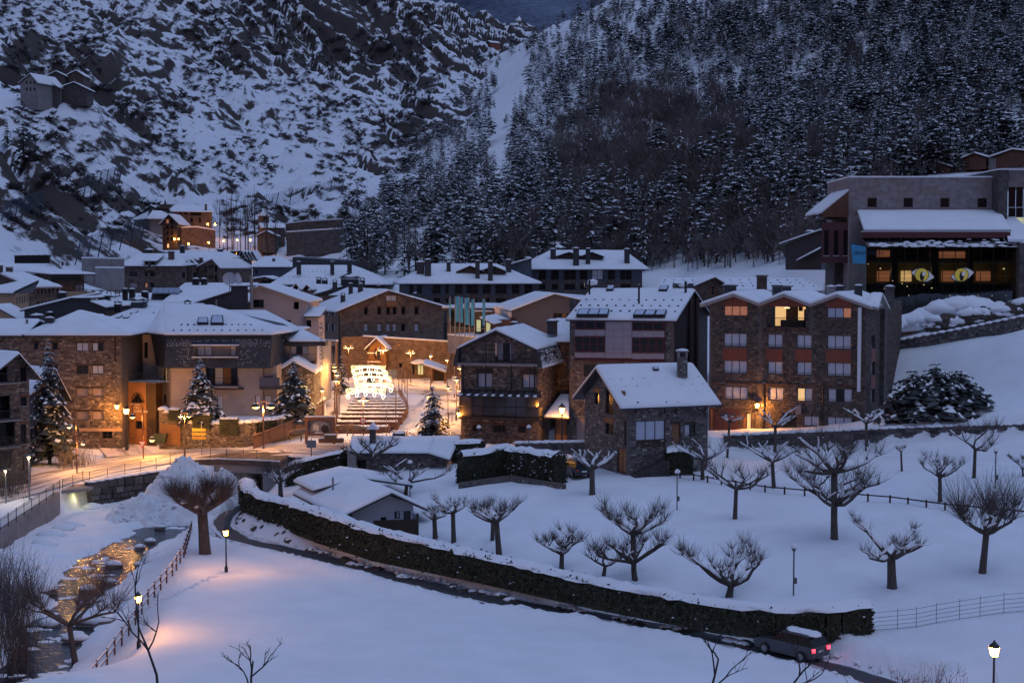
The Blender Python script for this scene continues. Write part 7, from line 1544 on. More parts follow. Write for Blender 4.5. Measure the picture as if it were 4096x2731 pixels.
# lookout platform with pump house lit green
t = thing('pump_house','small greenish lit pump room under the concrete lookout platform','pump house',P(*Z(14,440,480),151)); q = [P(*Z(14,372,398),140.5),P(*Z(14,545,382),143.5)]; mb = MB(); mb.hexa([q[0] + Vector((0,0,-.3)),q[1] + Vector((0,0,-.3)),q[1] + Vector((0,4,-.3)),q[0] + Vector((0,4,-.3))],[q[0],q[1],q[1] + Vector((0,4,0)),q[0] + Vector((0,4,0))]); mb.build('platform',CONC,t)
fr = Fr(P(*Z(14,372,480),144.5),P(*Z(14,545,480),146)); mb = MB(); bar(mb,fr,0,-7,fr.W,q[0].z - .3,-.3,0); mb.build('back_wall',mat('olive_wall',(.20,.20,.07),.9,var=.4,scale=1),t)  # back wall in mottled olive green
h = fr.rect(14,[435,412,480,455]); mb = MB(); bar(mb,fr,*h,.1,1.0); mb.build('meter_box',mat('pale_green_box',(.42,.44,.22),.6),t)
l = bpy.data.lights.new('pump_lamp','POINT'); l.energy = 2.2; l.color = (1,.9,.35); l.shadow_soft_size = .15; lo = bpy.data.objects.new('pump_lamp',l); link(lo); lo.location = P(*Z(14,470,400),142.6) - Vector((0,0,.5)); lo.location = tuple(lo.location); _w = lo.location.copy(); lo.parent = t; lo.matrix_parent_inverse = Matrix.Translation(-Vector(t.location))
# bridge
t = thing('road_bridge','concrete road bridge with stone parapet edge over the river','bridge',(-26,152,-2)); e = [P(*Z(14,1150,212),154.5),P(*Z(14,1320,207),152),P(*Z(14,1530,215),149.6),P(*Z(14,1700,225),148)]
for p,q in zip(e[:-1],e[1:]):
 mb = MB(); mb.hexa([p + Vector((0,0,-1.35)),q + Vector((0,0,-1.35)),q + Vector((0,9,-1.35)),p + Vector((0,9,-1.35))],[p + Vector((0,0,-.55)),q + Vector((0,0,-.55)),q + Vector((0,9,-.55)),p + Vector((0,9,-.55))]); mb.build('beam',CONC,t)
 mb = MB(); mb.hexa([p + Vector((0,-.12,-.54)),q + Vector((0,-.12,-.54)),q + Vector((0,9,-.54)),p + Vector((0,9,-.54))],[p + Vector((0,-.12,-.02)),q + Vector((0,-.12,-.02)),q + Vector((0,9,-.12)),p + Vector((0,9,-.12))]); mb.build('kerb',BR_FAR,t)
 mb = MB(); mb.hexa([p,q,q + Vector((0,.5,0)),p + Vector((0,.5,0))],[x + Vector((0,0,.1)) for x in (p,q,q + Vector((0,.5,0)),p + Vector((0,.5,0)))]); mb.build('snow_strip',SNOWR,t)
for k,pp in ((0,e[0]),(1,e[3])): mb = MB(); mb.box((pp.x,pp.y + 4.5,-4.2),(3.5,9,6)); mb.build('abutment',CONC,t)
# ---------------------------------------------------------------- garden terrace of the mansard house
Wp = [(105,1215,166,800),(500,1245,163,985),(1085,1265,160.5,972),(1540,1130,165,915),(1765,1000,170,810),(1985,835,184,690)]
bs = [P(*Z(4,x,y),d) for x,y,d,_ in Wp]; tz = [P(*Z(4,x,yt),d).z for x,y,d,yt in Wp]
stone_run('garden_wall','stone garden wall with hedge panels and thick snow top around the mansard terrace',[(p.x,p.y) for p in bs],tz,[p.z - 1.3 for p in bs],'brown',.6,snow=.35,seed=9)
mb = MB(); tp = [Vector((p.x,p.y + .3,2.25)) for p in bs]; back = [Vector((bs[-1].x,186,2.25)),Vector((bs[0].x - 1,186,2.25))]; n_ = len(tp) + 2; V = tp + back
mb.add(V + [v - Vector((0,0,4)) for v in V],[tuple(range(n_))] + [(i,i + n_,(i + 1) % n_ + n_,(i + 1) % n_) for i in range(n_)]); o_ = mb.build('garden_terrace',SNOW); o_['kind'] = 'structure'
def leaves(rng,c,nrm,n,sz,V,T,Tn):
 """append n small random leaf quads around surface points c (array) with normals nrm"""
 a = rng.normal(size=(n,3)); a /= np.linalg.norm(a,axis=1)[:,None]; b = np.cross(a,nrm + rng.normal(size=(n,3)) * .6); b /= np.linalg.norm(b,axis=1)[:,None] + 1e-9
 s = sz * rng.uniform(.5,1.3,(n,1)); base = sum(len(v) for v in V)
 V.append(np.stack([c - a * s - b * s * .5,c + a * s - b * s * .5,c + a * s + b * s * .5,c - a * s + b * s * .5],1).reshape(-1,3))
 T.append(np.arange(n * 4).reshape(n,4) + base); Tn.append(rng.uniform(0,1,n))
HEDGE = mat('hedge_leaf',(.03,.04,.02),.7,tone=((.010,.012,.008),(.030,.034,.018),(.06,.055,.025)))
def hedge(name,label,pts,wd,hs,dens=60,snow=.3,bits=.02,sz=.10,seed=1,zoff=0):
 rng = np.random.default_rng(seed); t = thing(name,label,'hedge',pts[0]); V,T,Tn = [],[],[]; core = MB(); SV = []; SF_ = []; sb = MB()
 if not isinstance(hs,list): hs = [hs] * len(pts)
 pp = [pts[0]]; hh = [hs[0]]
 for i in range(len(pts) - 1):
  k = max(1,int((pts[i + 1] - pts[i]).length / .8)); pp += [pts[i].lerp(pts[i + 1],(j + 1) / k) for j in range(k)]; hh += [hs[i] + (hs[i + 1] - hs[i]) * (j + 1) / k for j in range(k)]
 N = len(pp); prof = [(-.62,-.12),(-.52,.4),(-.25,.85),(0,1.0),(.25,.85),(.52,.4),(.62,-.12)]
 for i in range(N):
  d = pp[min(i + 1,N - 1)] - pp[max(i - 1,0)]; d.z = 0; d.normalize(); nn = Vector((d.y,-d.x,0))
  for (o,z) in prof:
   q = pp[i] + nn * (o * wd * (1 + .28 * rng.uniform(-1,1))); SV.append((q.x,q.y,pp[i].z + hh[i] + z * snow * (.55 + .9 * rng.random()) + rng.uniform(-.05,.05)))
  if i < N - 1:
   for j in range(6): SF_.append((i * 7 + j,i * 7 + j + 1,(i + 1) * 7 + j + 1,(i + 1) * 7 + j))
   a,b = pp[i],pp[i + 1]; L = (b - a).length; w = nn * (wd * .46); z0,z1 = Vector((0,0,-.3)),Vector((0,0,hh[i] - .06)); z2 = Vector((0,0,hh[i + 1] - .06))
   core.hexa([a - w + z0,b - w + z0,b + w + z0,a + w + z0],[a - w + z1,b - w + z2,b + w + z2,a + w + z1])
   n = int(dens * L * (hh[i] * 2 + wd))
   tt = rng.random((n,1)); side = rng.random(n); A = np.array(a); B = np.array(b); nv = np.array(nn)
   c = A + (B - A) * tt; h_ = hh[i]
   off = np.where(side < .5,.5,np.where(side < .8,-.5,rng.uniform(-.5,.5,n))); z = np.where(side < .8,rng.uniform(-.1,1,n) * h_,h_)
   c = c + nv * (off * wd)[:,None]; c[:,2] += z; c += rng.normal(size=(n,3)) * .085
   leaves(rng,c,nv * np.sign(off)[:,None],n,sz,V,T,Tn)
   for k in range(int(n * bits)):
    q = c[rng.integers(n)]; r = rng.uniform(.04,.13); sb.blob((q[0] + nv[0] * .06,q[1] + nv[1] * .06,q[2]),(r,r * .8),int(rng.integers(999)),5,.7)
 for e,f in ((pp[0],pp[1]),(pp[-1],pp[-2])):
  d = np.array((e - f).normalized()); s = np.array([d[1],-d[0],0]); n = int(dens * 1.4 * wd * hh[0]); c = np.array(e) + d * rng.uniform(-.1,.12,(n,1)) + s * rng.uniform(-.55,.55,(n,1)) * wd; c[:,2] += rng.uniform(-.1,1,n) * hh[0]; leaves(rng,c,np.tile(d,(n,1)),n,sz * 1.2,V,T,Tn)
 core.build('core',HEDGE,t,tone=True)
 o = fast_obj('foliage',np.vstack(V),np.vstack(T),HEDGE,parent=t,tone=np.concatenate(Tn))
 mesh_obj('snow_cap',SV,SF_,SNOW,t,smooth_=True)
 if sb.v: q = sb.build('snow_bits',SNOW,t,True); q['kind'] = 'stuff'
 return t
def gp(px,py): return onground(px,py)
HZ = [-3.4,-3.0,-2.95,-2.9,-2.8,-2.8,-2.6,-2.5,-2.4,-2.3,-2.2,-2.0,-1.9,-1.8,-1.7]
hb = [(985,1990),(996,2036),(1060,2075),(1154,2102),(1307,2158),(1511,2224),(1715,2265),(1919,2306),(2150,2357),(2305,2393),(2509,2434),(2878,2505),(3115,2535),(3300,2540),(3471,2528)]
hedge('long_hedge','long dark clipped hedge with snow top curving along the lane below the park',[G(*q,z) for q,z in zip(hb,HZ)],1.3,[1.7,1.9,2.0,2.1,2.2,2.0,1.8,1.6,1.5,1.45,1.4,1.4,1.5,1.6,1.7],60,.32,.007)
hedge('road_hedge','snow topped hedge beside the concrete pillar of the roadside shelter',[gp(1160,1935),gp(1280,1915),gp(1385,1900)],1.6,[1.9,2.2,2.3],60,.32,seed=3)
hedge('block_hedge','tall square hedge on a low stone curb in front of the gallery restaurant',[gp(1840,1935),gp(2030,1900)],1.6,2.7,60,.35,.005,seed=4)
hedge('speckled_hedge','tall hedge speckled with snow beside the parked black car',[gp(2050,1905),gp(2240,1935)],1.6,2.6,60,.35,.05,seed=5)
hedge('rear_hedge','smaller hedge behind the square hedge by the swing frame',[gp(1815,1850),gp(1930,1845)],1.4,2.0,50,.3,seed=6)
hedge('cube_hedge','cube shaped dark hedge with snow lid at the stair of the steep roof house',[gp(2668,1893),gp(2765,1893)],2.2,2.2,60,.35,.002,seed=7)
hedge('chalet_hedge','low hedge with snow between chalet wall and plank fence',[gp(1400,2085),gp(1480,2090)],1.0,.9,50,.25,seed=8)
fr = [(240,820,350,920,0),(510,870,700,1010,1),(815,925,1010,1070,1),(1215,940,1420,1060,2),(1545,880,1700,1010,3),(1765,800,1840,910,4)]
for i,(x0,y0,x1,y1,s) in enumerate(fr):
 f_ = Fr(bs[s],bs[s + 1]); h = f_.rect(4,[x0,y0,x1,y1]); p,q = f_.pt(h[0],h[1],.12),f_.pt(h[2],h[1],.12)
 hedge('boxed_hedge','clipped hedge panel set in the garden wall, ' + ['by the garage door','left of the notice','holding the red notice','over the ramp foot','half way up the ramp','high by the spruce'][i],[p,q],.5,max(.6,h[3] - h[1]),50,.2,0,.08,20 + i)
curb = [gp(1838,1945),gp(2040,1915),gp(2250,1950)]
stone_run('hedge_curb','low stone curb under the square hedges',[(p.x,p.y - 1.0) for p in curb],[p.z + .45 for p in curb],[p.z - .4 for p in curb],'grey',.4,snow=0,n=120,seed=12)
# rocky snow bank between hedge and lane
rs = random.Random(5); bank = []
for i in range(len(hb) - 2):
 a,b = G(*hb[i + 1],HZ[i + 1]),G(*hb[i + 2],HZ[i + 2])
 for j in range(int((b - a).length / .55)):
  q = a.lerp(b,rs.random()); dl = min(LANE,key=lambda s: (s - q).length_squared); d = (dl - q); d.z = 0; d.normalize(); bank.append((q + d * rs.uniform(.6,1.25),rs))
t = thing('rock_bank','strip of dark rocks and scrub poking through snow below the long hedge','rocks',bank[0][0]); ROCK = mat('bank_rock',(.075,.06,.052),.9,var=.5,scale=2,bump=.8); ncount = 0; sn = MB(); rest = MB()
for q,_ in bank:
 r = rs.uniform(.2,.5); z = gz1(q.x,q.y); mb = MB() if ncount < 300 else rest
 mb.blob((q.x,q.y,z - .05),(r * 1.3,r),rs.randrange(9999),7,.75)
 if mb is not rest: mb.build('rock',ROCK,t)
 if rs.random() < .65: sn.blob((q.x + rs.uniform(-.1,.1),q.y + .12,z + r * .45),(r * 1.1,r * .85),rs.randrange(9999),8,.45)
 ncount += 1
if rest.v: rest.build('rocks',ROCK,t)['kind'] = 'stuff'
sn.build('snow_cover',SNOW,t,True)['kind'] = 'stuff'
wq = [P(3598,1385,174.5),P(3850,1340,169.5),P(4200,1268,164)]
stone_run('slope_wall','low stone wall with snow cap climbing the bank below the glass hall',[(p.x,p.y) for p in wq],[p.z + .75 for p in wq],[p.z - 1 for p in wq],'grey',.5,snow=.25,n=120,seed=31)
t = thing('rock_outcrop','dark rock outcrop under a snow hummock in front of the glass hall','rocks',P(3900,1290,177)); sn = MB()
for i in range(46):
 x = rs.uniform(3740,4180); q = P(x,1312 - (x - 3740) * .16 + rs.uniform(-22,22),176); mb = MB(); mb.blob(q,(rs.uniform(.7,1.8),rs.uniform(.6,1.2)),i,7,.9); mb.build('rock',ROCK,t)
 if i % 2: sn.blob(q + Vector((0,.3,.55)),(rs.uniform(1.2,2.2),1.3),i,8,.5)
for i in range(34): q = P(3600 + i * 17,1268 - 1.9 * i + 26 * math.cos(i * .23),182); sn.blob(q + Vector((0,0,-.6)),(rs.uniform(2,3),3),i,9,.55)
sn.build('snow_cover',SNOW,t,True)['kind'] = 'stuff'
# ---------------------------------------------------------------- plaza steps
t = thing('plaza_steps','broad dark steps with snow on each tread leading up to the plaza','steps',P(*Z(6,1080,1020),172)); ysx = [(1020,690,1290),(965,690,1400),(910,715,1450),(865,730,1480),(820,735,1490),(785,735,1475),(752,737,1450),(722,735,1425),(695,735,1412)]
STEP = mat('step_wood',(.085,.035,.028),.7,var=.25,scale=3)
for i,(y,x0,x1) in enumerate(ysx):
 D_ = 172 + 26 * (1020 - y) / 325; a,b = P(*Z(6,x0,y),D_),P(*Z(6,x1,y),D_); nx = 172 + 26 * (1020 - ysx[min(i + 1,8)][0]) / 325 if i < 8 else D_ + 4; mb = MB()
 dz = 1.3; mb.hexa([(a.x,D_,a.z - 1.2),(b.x,D_,a.z - 1.2),(b.x,D_ + dz,a.z - 1.2),(a.x,D_ + dz,a.z - 1.2)],[(a.x,D_,a.z),(b.x,D_,a.z),(b.x,D_ + dz,a.z),(a.x,D_ + dz,a.z)])
 mb.hexa([(a.x,D_ + dz,a.z - 1.2),(b.x,D_ + dz,a.z - 1.2),(b.x,nx + .02,a.z - 1.2),(a.x,nx + .02,a.z - 1.2)],[(a.x,D_ + dz,a.z - .3),(b.x,D_ + dz,a.z - .3),(b.x,nx + .02,a.z - .3),(a.x,nx + .02,a.z - .3)]); s_ = mb.build('step',STEP,t)
 mb = MB(); k = 40; rs_ = random.Random(i)
 V = []; pf = [(.0,.0),(-.06,.07),(.05,.16),(.5,.19),(1.0,.15),(1.1,0)]
 for j in range(k + 1):
  for (oy,oz) in pf: V.append((a.x + .05 + (b.x - a.x - .1) * j / k,D_ + .08 + oy * 1.12 + rs_.uniform(-.04,.04),a.z + oz * rs_.uniform(.75,1.2)))
 mb.add(V,[(j * 6 + q,(j + 1) * 6 + q,(j + 1) * 6 + q + 1,j * 6 + q + 1) for j in range(k) for q in range(5)]); mb.build('tread_snow',SNOWR,s_)
RAILM = mat('brown_rail',(.16,.075,.05),.55,var=.2,scale=3)
rail_run('curved_step_rail','curved brown handrail sweeping round the right side of the plaza steps',[P(*Z(6,x,y + 45),d) for x,y,d in ((1150,1000,170),(1300,985,171),(1420,940,173),(1500,870,177),(1520,810,181),(1490,730,187),(1450,660,194),(1415,610,200))],.95,1.6,.4,RAILM)
rail_run('left_step_rail','brown handrail along the left edge of the plaza steps',[P(*Z(6,x,y + 45),d) for x,y,d in ((655,890,172),(720,830,178),(722,620,200),(800,610,202))],.95,1.6,.4,RAILM)
rail_run('top_step_rail','dark railing across the head of the plaza steps',[P(*Z(6,725,685),201),P(*Z(6,1410,685),201)],1.0,1.8,.3,METAL)
rail_run('ramp_rail','handrail between plaza ramp and gallery restaurant',[P(*Z(6,x,y + 70),d) for x,y,d in ((1980,910,168),(2060,870,166),(2120,800,164))],1.2,1.2,.3,RAILM)
# ramp parapet in brown boards
t = thing('ramp_parapet','brown boarded parapet rising beside the garden wall','parapet',P(*Z(4,1170,1230),159)); pr = [P(*Z(4,x,y),d) for x,y,d in ((1172,1232,158.5),(1540,1090,163),(1760,985,168),(1990,845,182))]
for p,q in zip(pr[:-1],pr[1:]):
 k = max(2,int((q - p).length / 2))
 for i in range(k):
  a,b = p.lerp(q,(i + .03) / k),p.lerp(q,(i + .97) / k); mb = MB(); mb.hexa([a - Vector((0,0,.4)),b - Vector((0,0,.4)),b + Vector((0,.08,-.4)),a + Vector((0,.08,-.4))],[a + Vector((0,0,1.0)),b + Vector((0,0,1.0)),b + Vector((0,.08,1.0)),a + Vector((0,.08,1.0))]); mb.build('board',RAILM,t)
 mb = MB(); mb.tube([p + Vector((0,-.05,1.1)),q + Vector((0,-.05,1.1))],.1,5); mb.build('handrail',RAILM,t)
# framed view panel in front of the steps
fr = Fr(P(*Z(6,340,1090),160),P(*Z(6,688,1090),160)); t = thing('picture_board','framed landscape picture board with a church under a round arch, below the steps','billboard',fr.pt(fr.W / 2,P(*Z(6,500,1150),160).z)); ho,hi = fr.rect(6,[340,905,688,1110]),fr.rect(6,[372,945,655,1095]); mb = MB()
for q in ((ho[0],ho[1] - 1,hi[0],ho[3]),(hi[2],ho[1] - 1,ho[2],ho[3]),(hi[0],hi[3],hi[2],ho[3]),(hi[0],ho[1] - .1,hi[2],hi[1])): bar(mb,fr,*q,-.15,.1)
mb.build('frame',mat('frame_brown',(.20,.09,.05),.6),t); mb = MB(); bar(mb,fr,*hi,-.06,0); mb.build('panel',mat('picture_dark',(.07,.06,.075),.5,col2=(.16,.13,.12),scale=1.3),t)
def cut(pts,m_,name,off): mb = MB(); mb.add([fr.pt(*fr.px(*Z(6,x,y)),off) for x,y in pts],[tuple(range(len(pts)))]); mb.build(name,m_,t)
cut([(515 + 112 * math.cos(a),1040 - 88 * math.sin(a)) for a in np.linspace(-.35,math.pi + .35,24)],mat('picture_pale',(.35,.33,.34),.6,col2=(.18,.16,.16),scale=2),'printed_disc',.01); cut([(435,1000),(465,985),(500,1005),(500,1065),(435,1050)],mat('picture_house',(.62,.55,.45),.6),'printed_church',.02); cut([(545,1085),(520,1030),(560,990),(610,1010),(620,1070)],INK,'printed_trees',.02); cut([(440,1092),(470,1070),(540,1078),(560,1092)],mat('picture_snow',(.6,.6,.64),.6),'printed_snow',.02)
mb = MB(); bar(mb,fr,ho[0],ho[3],ho[2],ho[3] + .12,-.2,.1); mb.build('snow_ledge',SNOW,t)
# timber benches under it
for i,(x0,x1,y) in enumerate(((495,780,1150),(560,700,1110))):
 p,q = P(*Z(6,x0,y),158.5 - i),P(*Z(6,x1,y),158.5 - i); b = thing('timber_bench',['long','short'][i] + ' snow covered timber bench below the picture board','bench',p); mb = MB(); mb.hexa([p - Vector((0,0,.5)),q - Vector((0,0,.5)),q + Vector((0,.5,-.5)),p + Vector((0,.5,-.5))],[p,q,q + Vector((0,.5,0)),p + Vector((0,.5,0))]); mb.build('seat',WOODO,b); mb = MB(); [mb.blob(p.lerp(q,(j + .5) / 8) + Vector((0,.25,-.02)),((q - p).length / 14,.3),j,7,.6) for j in range(8)]; mb.build('snow_cover',SNOW,b,True)['kind'] = 'stuff'
# ================================================================ TREES
LEAF = mat('conifer_needles',(.010,.017,.015),.8,tone=((.010,.015,.017),(.034,.042,.044),(.075,.084,.084)))
BARK = mat('bark',(.10,.08,.07),.9,var=.45,scale=3,bump=.8,stretch=(3,3,.6)); BARKD = mat('dark_bark',(.035,.028,.026),.9,var=.4,scale=3); TWIG = mat('twigs',(.085,.065,.06),.9); TWIGF = mat('frosted_twigs',(.165,.135,.13),.9,var=.6,scale=.15)
def conifer(h,r,nlev,nb,seg,seed,pine=0.0,snow=.7,ns=.42,lite=False):
 """needle clumps and snow clumps of a crown around the origin: vertices, quads, material index, tone"""
 rg = np.random.default_rng(seed); V = []; M = []; Tn = []
 for L in range(nlev):
  t = (L + rg.uniform(0,.7)) / nlev; z = h * (.10 + .20 * pine + (.9 - .2 * pine) * t)
  rr = r * ((1 - t) ** (.85 - .45 * pine)) * (1 if not pine else min(1,.45 + t * 2)) + .05 * r
  for k in range(nb):
   a = rg.uniform(0,6.283); ln = rr * rg.uniform(.55,1.2); dr = np.array([math.cos(a),math.sin(a),0]); sd = np.array([-dr[1],dr[0],0])
   droop = rg.uniform(.25,.6) * (1 - .5 * pine)
   for s in range(seg):
    f0,f1 = s / seg,(s + 1.15) / seg; w = ln * .42 * (1 - .45 * f0) * rg.uniform(.6,1.2)
    for lay in ((0,1) if rg.random() < snow else (0,)):
     sc = 1.0 if lay == 0 else rg.uniform(.45,.95) * (ns + .4); up = 0 if lay == 0 else .035 * h / nlev * 2 + .03; c = ln * (f0 + f1) / 2; hl = ln * (f1 - f0) / 2 * sc
     z0 = z - droop * ln * f0 ** 1.3 + up; z1 = z - droop * ln * f1 ** 1.3 + up; zm = (z0 + z1) / 2 + w * .28 * (1 if lay else .6)
     tl = rg.uniform(-.3,.3) * w; p0 = dr * (c - hl); p1 = dr * (c + hl); pm = dr * c; w2 = w * sc
     q = [p0 + [0,0,z0],pm + sd * w2 + [0,0,(z0 + z1) / 2 - w * .25 + tl],p1 + [0,0,z1],pm - sd * w2 + [0,0,(z0 + z1) / 2 - w * .25 - tl],pm + [0,0,zm]]
     b = len(V); V += q
     M.append((b,lay,rg.random()))
 V = np.array(V); T = []; mi = []; Tn = []
 for b,lay,tn in M:
  f = [(b,b + 1,b + 2),(b,b + 2,b + 3)] if lite else [(b,b + 1,b + 4),(b + 1,b + 2,b + 4),(b + 2,b + 3,b + 4),(b + 3,b,b + 4)]; T += f; mi += [lay] * len(f); Tn += [tn] * len(f)
 return V,np.array(T),np.array(mi),np.array(Tn)
def trunk_mb(h,r,seed=0,n=6):
 mb = MB(); rs = random.Random(seed); mb.tube([(0,0,-.8),(rs.uniform(-.05,.05) * h * .1,0,h * .4),(0,0,h * .95)],[r,r * .7,r * .1],n); return mb
def spruce(px,py,top,hw,label,seed,dense=1.0,base=None,snow=.55,pine=0):
 p = base or onground(px,py); Yd = p.y; h = P(px,top,Yd).z - p.z; r = hw / FPX * Yd * 1.3
 t = thing('spruce_tree',label,'tree',p); V,T,mi,tn = conifer(h,r,int(20 * dense),13,4,seed,pine,snow); V = V + np.array(p)
 fast_obj('crown',V,T,[LEAF,SNOW],mi,t,tn); mb = MB(); mb.tube([p - Vector((0,0,.5)),p + Vector((0,0,h * .95))],[.2,.03],7); mb.build('trunk',BARKD,t)
 return t
spruce(200,1885,1352,82,'very tall dark spruce between the narrow stone house and the stone block',1,1.5,Vector((P(200,1885,156).x,156,-1.6)),.4)
spruce(*Z(4,570,820),1428,72,'snowy garden spruce on the terrace over the garage door',2,1.1,Vector((P(*Z(4,570,820),164.5).x,164.5,2.3)))
spruce(*Z(4,1640,830),1440,78,'wide garden spruce with a small lamp by the stone outbuilding',3,1.1,Vector((P(*Z(4,1640,830),168).x,168,2.3)),.45)
spruce(1730,1745,1532,100,'snow dusted spruce standing beside the plaza ramp',4,1.1,Vector((P(1730,1750,158).x,158,gz1(P(1730,1750,158).x,158))))
spruce(1365,1555,1405,28,'slim young spruce wound with lights beside the plaza steps',5,.7,Vector((P(1365,1555,203).x,203,2)),.3); spruce(1482,1475,1430,18,'small fir in front of the timber chalet front',6,.5,Vector((P(1482,1475,222).x,222,2.2)),.3)
for i,(x,tp,hw) in enumerate(((3650,1475,120),(3745,1448,135),(3840,1475,150),(3615,1575,120),(3700,1530,140),(3800,1560,160))): spruce(x,1660,tp,hw,['slim','tallest','widest','lowest','bushy','spreading'][i] + ' dark snowy cypress in the clump right of the zigzag hotel',10 + i,.9,Vector((P(x,1660,147.5).x,147.3 + i * .45,2.6)),.5,.55)
# ---------------------------------------------------------------- forests
def march(rb,disp,px,py,y0,y1,st=5.0):
 ys = np.arange(y0,y1,st); out = np.full((len(px),3),np.nan)
 for s in range(0,len(px),400):
  X_ = np.array([list(ray(a,b)) for a,b in zip(px[s:s + 400],py[s:s + 400])]); tt = ys[None] / X_[:,1:2]; xx = X_[:,:1] * tt; zz_ = CAMZ + X_[:,2:] * tt; yy = np.broadcast_to(ys,xx.shape)
  g = rb(xx,yy) + disp(xx,yy); hit = g > zz_; k = hit.argmax(1); ok = hit.any(1); r = np.arange(len(k)); out[s:s + 400] = np.where(ok[:,None],np.stack([xx[r,k],yy[r,k],g[r,k]],1),np.nan)
 return out
rg = np.random.default_rng(11)
def inpoly(x,y,pts):
 c = np.zeros(len(x),bool)
 for (x0,y0),(x1,y1) in zip(pts,pts[1:] + pts[:1]): c ^= ((y0 > y) != (y1 > y)) & (x < (x1 - x0) * (y - y0) / (y1 - y0 + 1e-9) + x0)
 return c
N = 8000; px = rg.uniform(1370,4160,N); py = rg.uniform(-40,1120,N)
forest_px = [(1380,1110),(1400,930),(1560,760),(1720,520),(1930,250),(2010,170),(2290,-60),(4200,-60),(4200,1000),(3300,1050),(2600,1090),(1600,1130)]
clear = [(2000,250),(2100,220),(2130,300),(2060,480),(2040,640),(2010,820),(1970,850),(1985,650),(1960,520)]
clear2 = [(1560,1090),(1700,900),(1780,900),(1700,1080)]; clear3 = [(3130,330),(3270,240),(3290,300),(3170,400)]; clear4 = [(3930,600),(4020,480),(4200,420),(4200,620)]
m = inpoly(px,py,forest_px)
for c_ in (clear,clear2,clear3,clear4): m &= ~(inpoly(px,py,c_) & (rg.random(N) < .96))
px,py = px[m],py[m]; hit = march(hillR,dispR,px,py,262,1300); ok = ~np.isnan(hit[:,0]) & ~((px > 3450) & (py > 540) & (hit[:,1] < 324)); px,py,hit = px[ok],py[ok],hit[ok]
bare = (inpoly(px,py,[(2230,820),(2200,560),(2450,380),(2900,420),(3050,700),(2850,860),(2500,830)]) & (rg.random(len(px)) < .9)) | (inpoly(px,py,[(1900,1120),(2000,900),(3400,820),(3300,1080)]) & (rg.random(len(px)) < .6)) | (inpoly(px,py,[(3000,760),(3300,560),(3750,700),(3300,900)]) & (rg.random(len(px)) < .4)) | (rg.random(len(px)) < .07)
VAR = [conifer(12,[1.7,2.6,2.1,3.2][i % 4],8 + i % 4,4 + i % 2,2,100 + i,[0,.6,.25,1.0][i % 4],[.6,.78,.9,.82][(i // 2) % 4],.58,True) for i in range(12)]
def bare_tree(seed,h=9.0):
 rs = random.Random(seed); V = []; T = []
 def br(p,d,L,w,dep):
  q = p + d * L; s = d.cross(Vector((rs.uniform(-1,1),rs.uniform(-1,1),.1))); s = s.normalized() * w; b = len(V); V.extend([p - s,p + s,q + s * .6,q - s * .6]); T.append((b,b + 1,b + 2)); T.append((b,b + 2,b + 3))
  if dep:
   for k in range(rs.choice((4,5))): e = (d + Vector((rs.uniform(-.7,.7),rs.uniform(-.7,.7),rs.uniform(-.05,.6)))).normalized(); br(p.lerp(q,rs.uniform(.4,1)),e,L * rs.uniform(.55,.85),w * .62,dep - 1)
 br(Vector((0,0,-.5)),Vector((0,0,1)),h * .42,.17,3); return np.array([tuple(v) for v in V]),np.array(T)
BV = [bare_tree(s) for s in range(6)]
def bush(seed):
 rg_ = np.random.default_rng(seed); V = []; T = []
 for k in range(46):
  a = rg_.normal(size=3) * [.5,.5,.25] + [0,0,.35]; d = rg_.normal(size=3) * [.6,.6,.35] + [0,0,.4]; s = np.cross(d,rg_.normal(size=3)) * .10; b = len(V); V += [a - s,a + s,a + d]; T.append((b,b + 1,b + 2))
 return np.array(V) * 2.2,np.array(T)
BU = [bush(s) for s in range(5)]
size = .55 + .75 * rg.random(len(px)) ** 1.6 * (1 + .15 * (hit[:,1] > 600)); rot = rg.uniform(0,6.283,len(px))
order = np.argsort(-(size / hit[:,1]) + (bare * 9)); tops = order[:300]; top_set = np.zeros(len(px),bool); top_set[tops] = True
crown_me = []; LOCAL = True
for i,(V,T,mi,tn) in enumerate(VAR):
 t = thing('pine_tree','snow laden pine of the dense wood on the right hand slope','tree',(0,0,0),'pines on the wooded slope'); fast_obj('crown',V,T,[LEAF,SNOW],mi,t,tn); trunk_mb(11,.22,i).build('trunk',BARKD,t); crown_me.append(t)
LOCAL = False; used = set()
for j in tops:
 v = j % 12; o = crown_me[v] if v not in used else copy_tree(crown_me[v]); used.add(v); o.location = hit[j] - [0,0,.3]; o.rotation_euler = (0,0,rot[j]); o.scale = (size[j],) * 3
def scatter(name,label,cat,sel,vs,mats,pos,size,rot,tone=True):
 Vs,Ts,Ms,Ns = [],[],[],[]; b = 0
 for j in sel:
  v = vs[j % len(vs)]; c,s = math.cos(rot[j]),math.sin(rot[j]); V = v[0] * size[j]; Vs.append(np.stack([V[:,0] * c - V[:,1] * s,V[:,0] * s + V[:,1] * c,V[:,2]],1) + pos[j]); Ts.append(v[1] + b); b += len(V)
  if tone: Ms.append(v[2]); Ns.append(v[3])
 o = fast_obj(name,np.vstack(Vs),np.vstack(Ts),mats,np.concatenate(Ms) if tone else None,None,np.concatenate(Ns) if tone else None); tag(o,label,cat,None,'stuff'); return o
scatter('forest','dense mass of snow laden conifers covering the right hand mountainside','forest',[j for j in range(len(px)) if not bare[j] and not top_set[j]],VAR,[LEAF,SNOW],hit - [0,0,.3],size,rot)
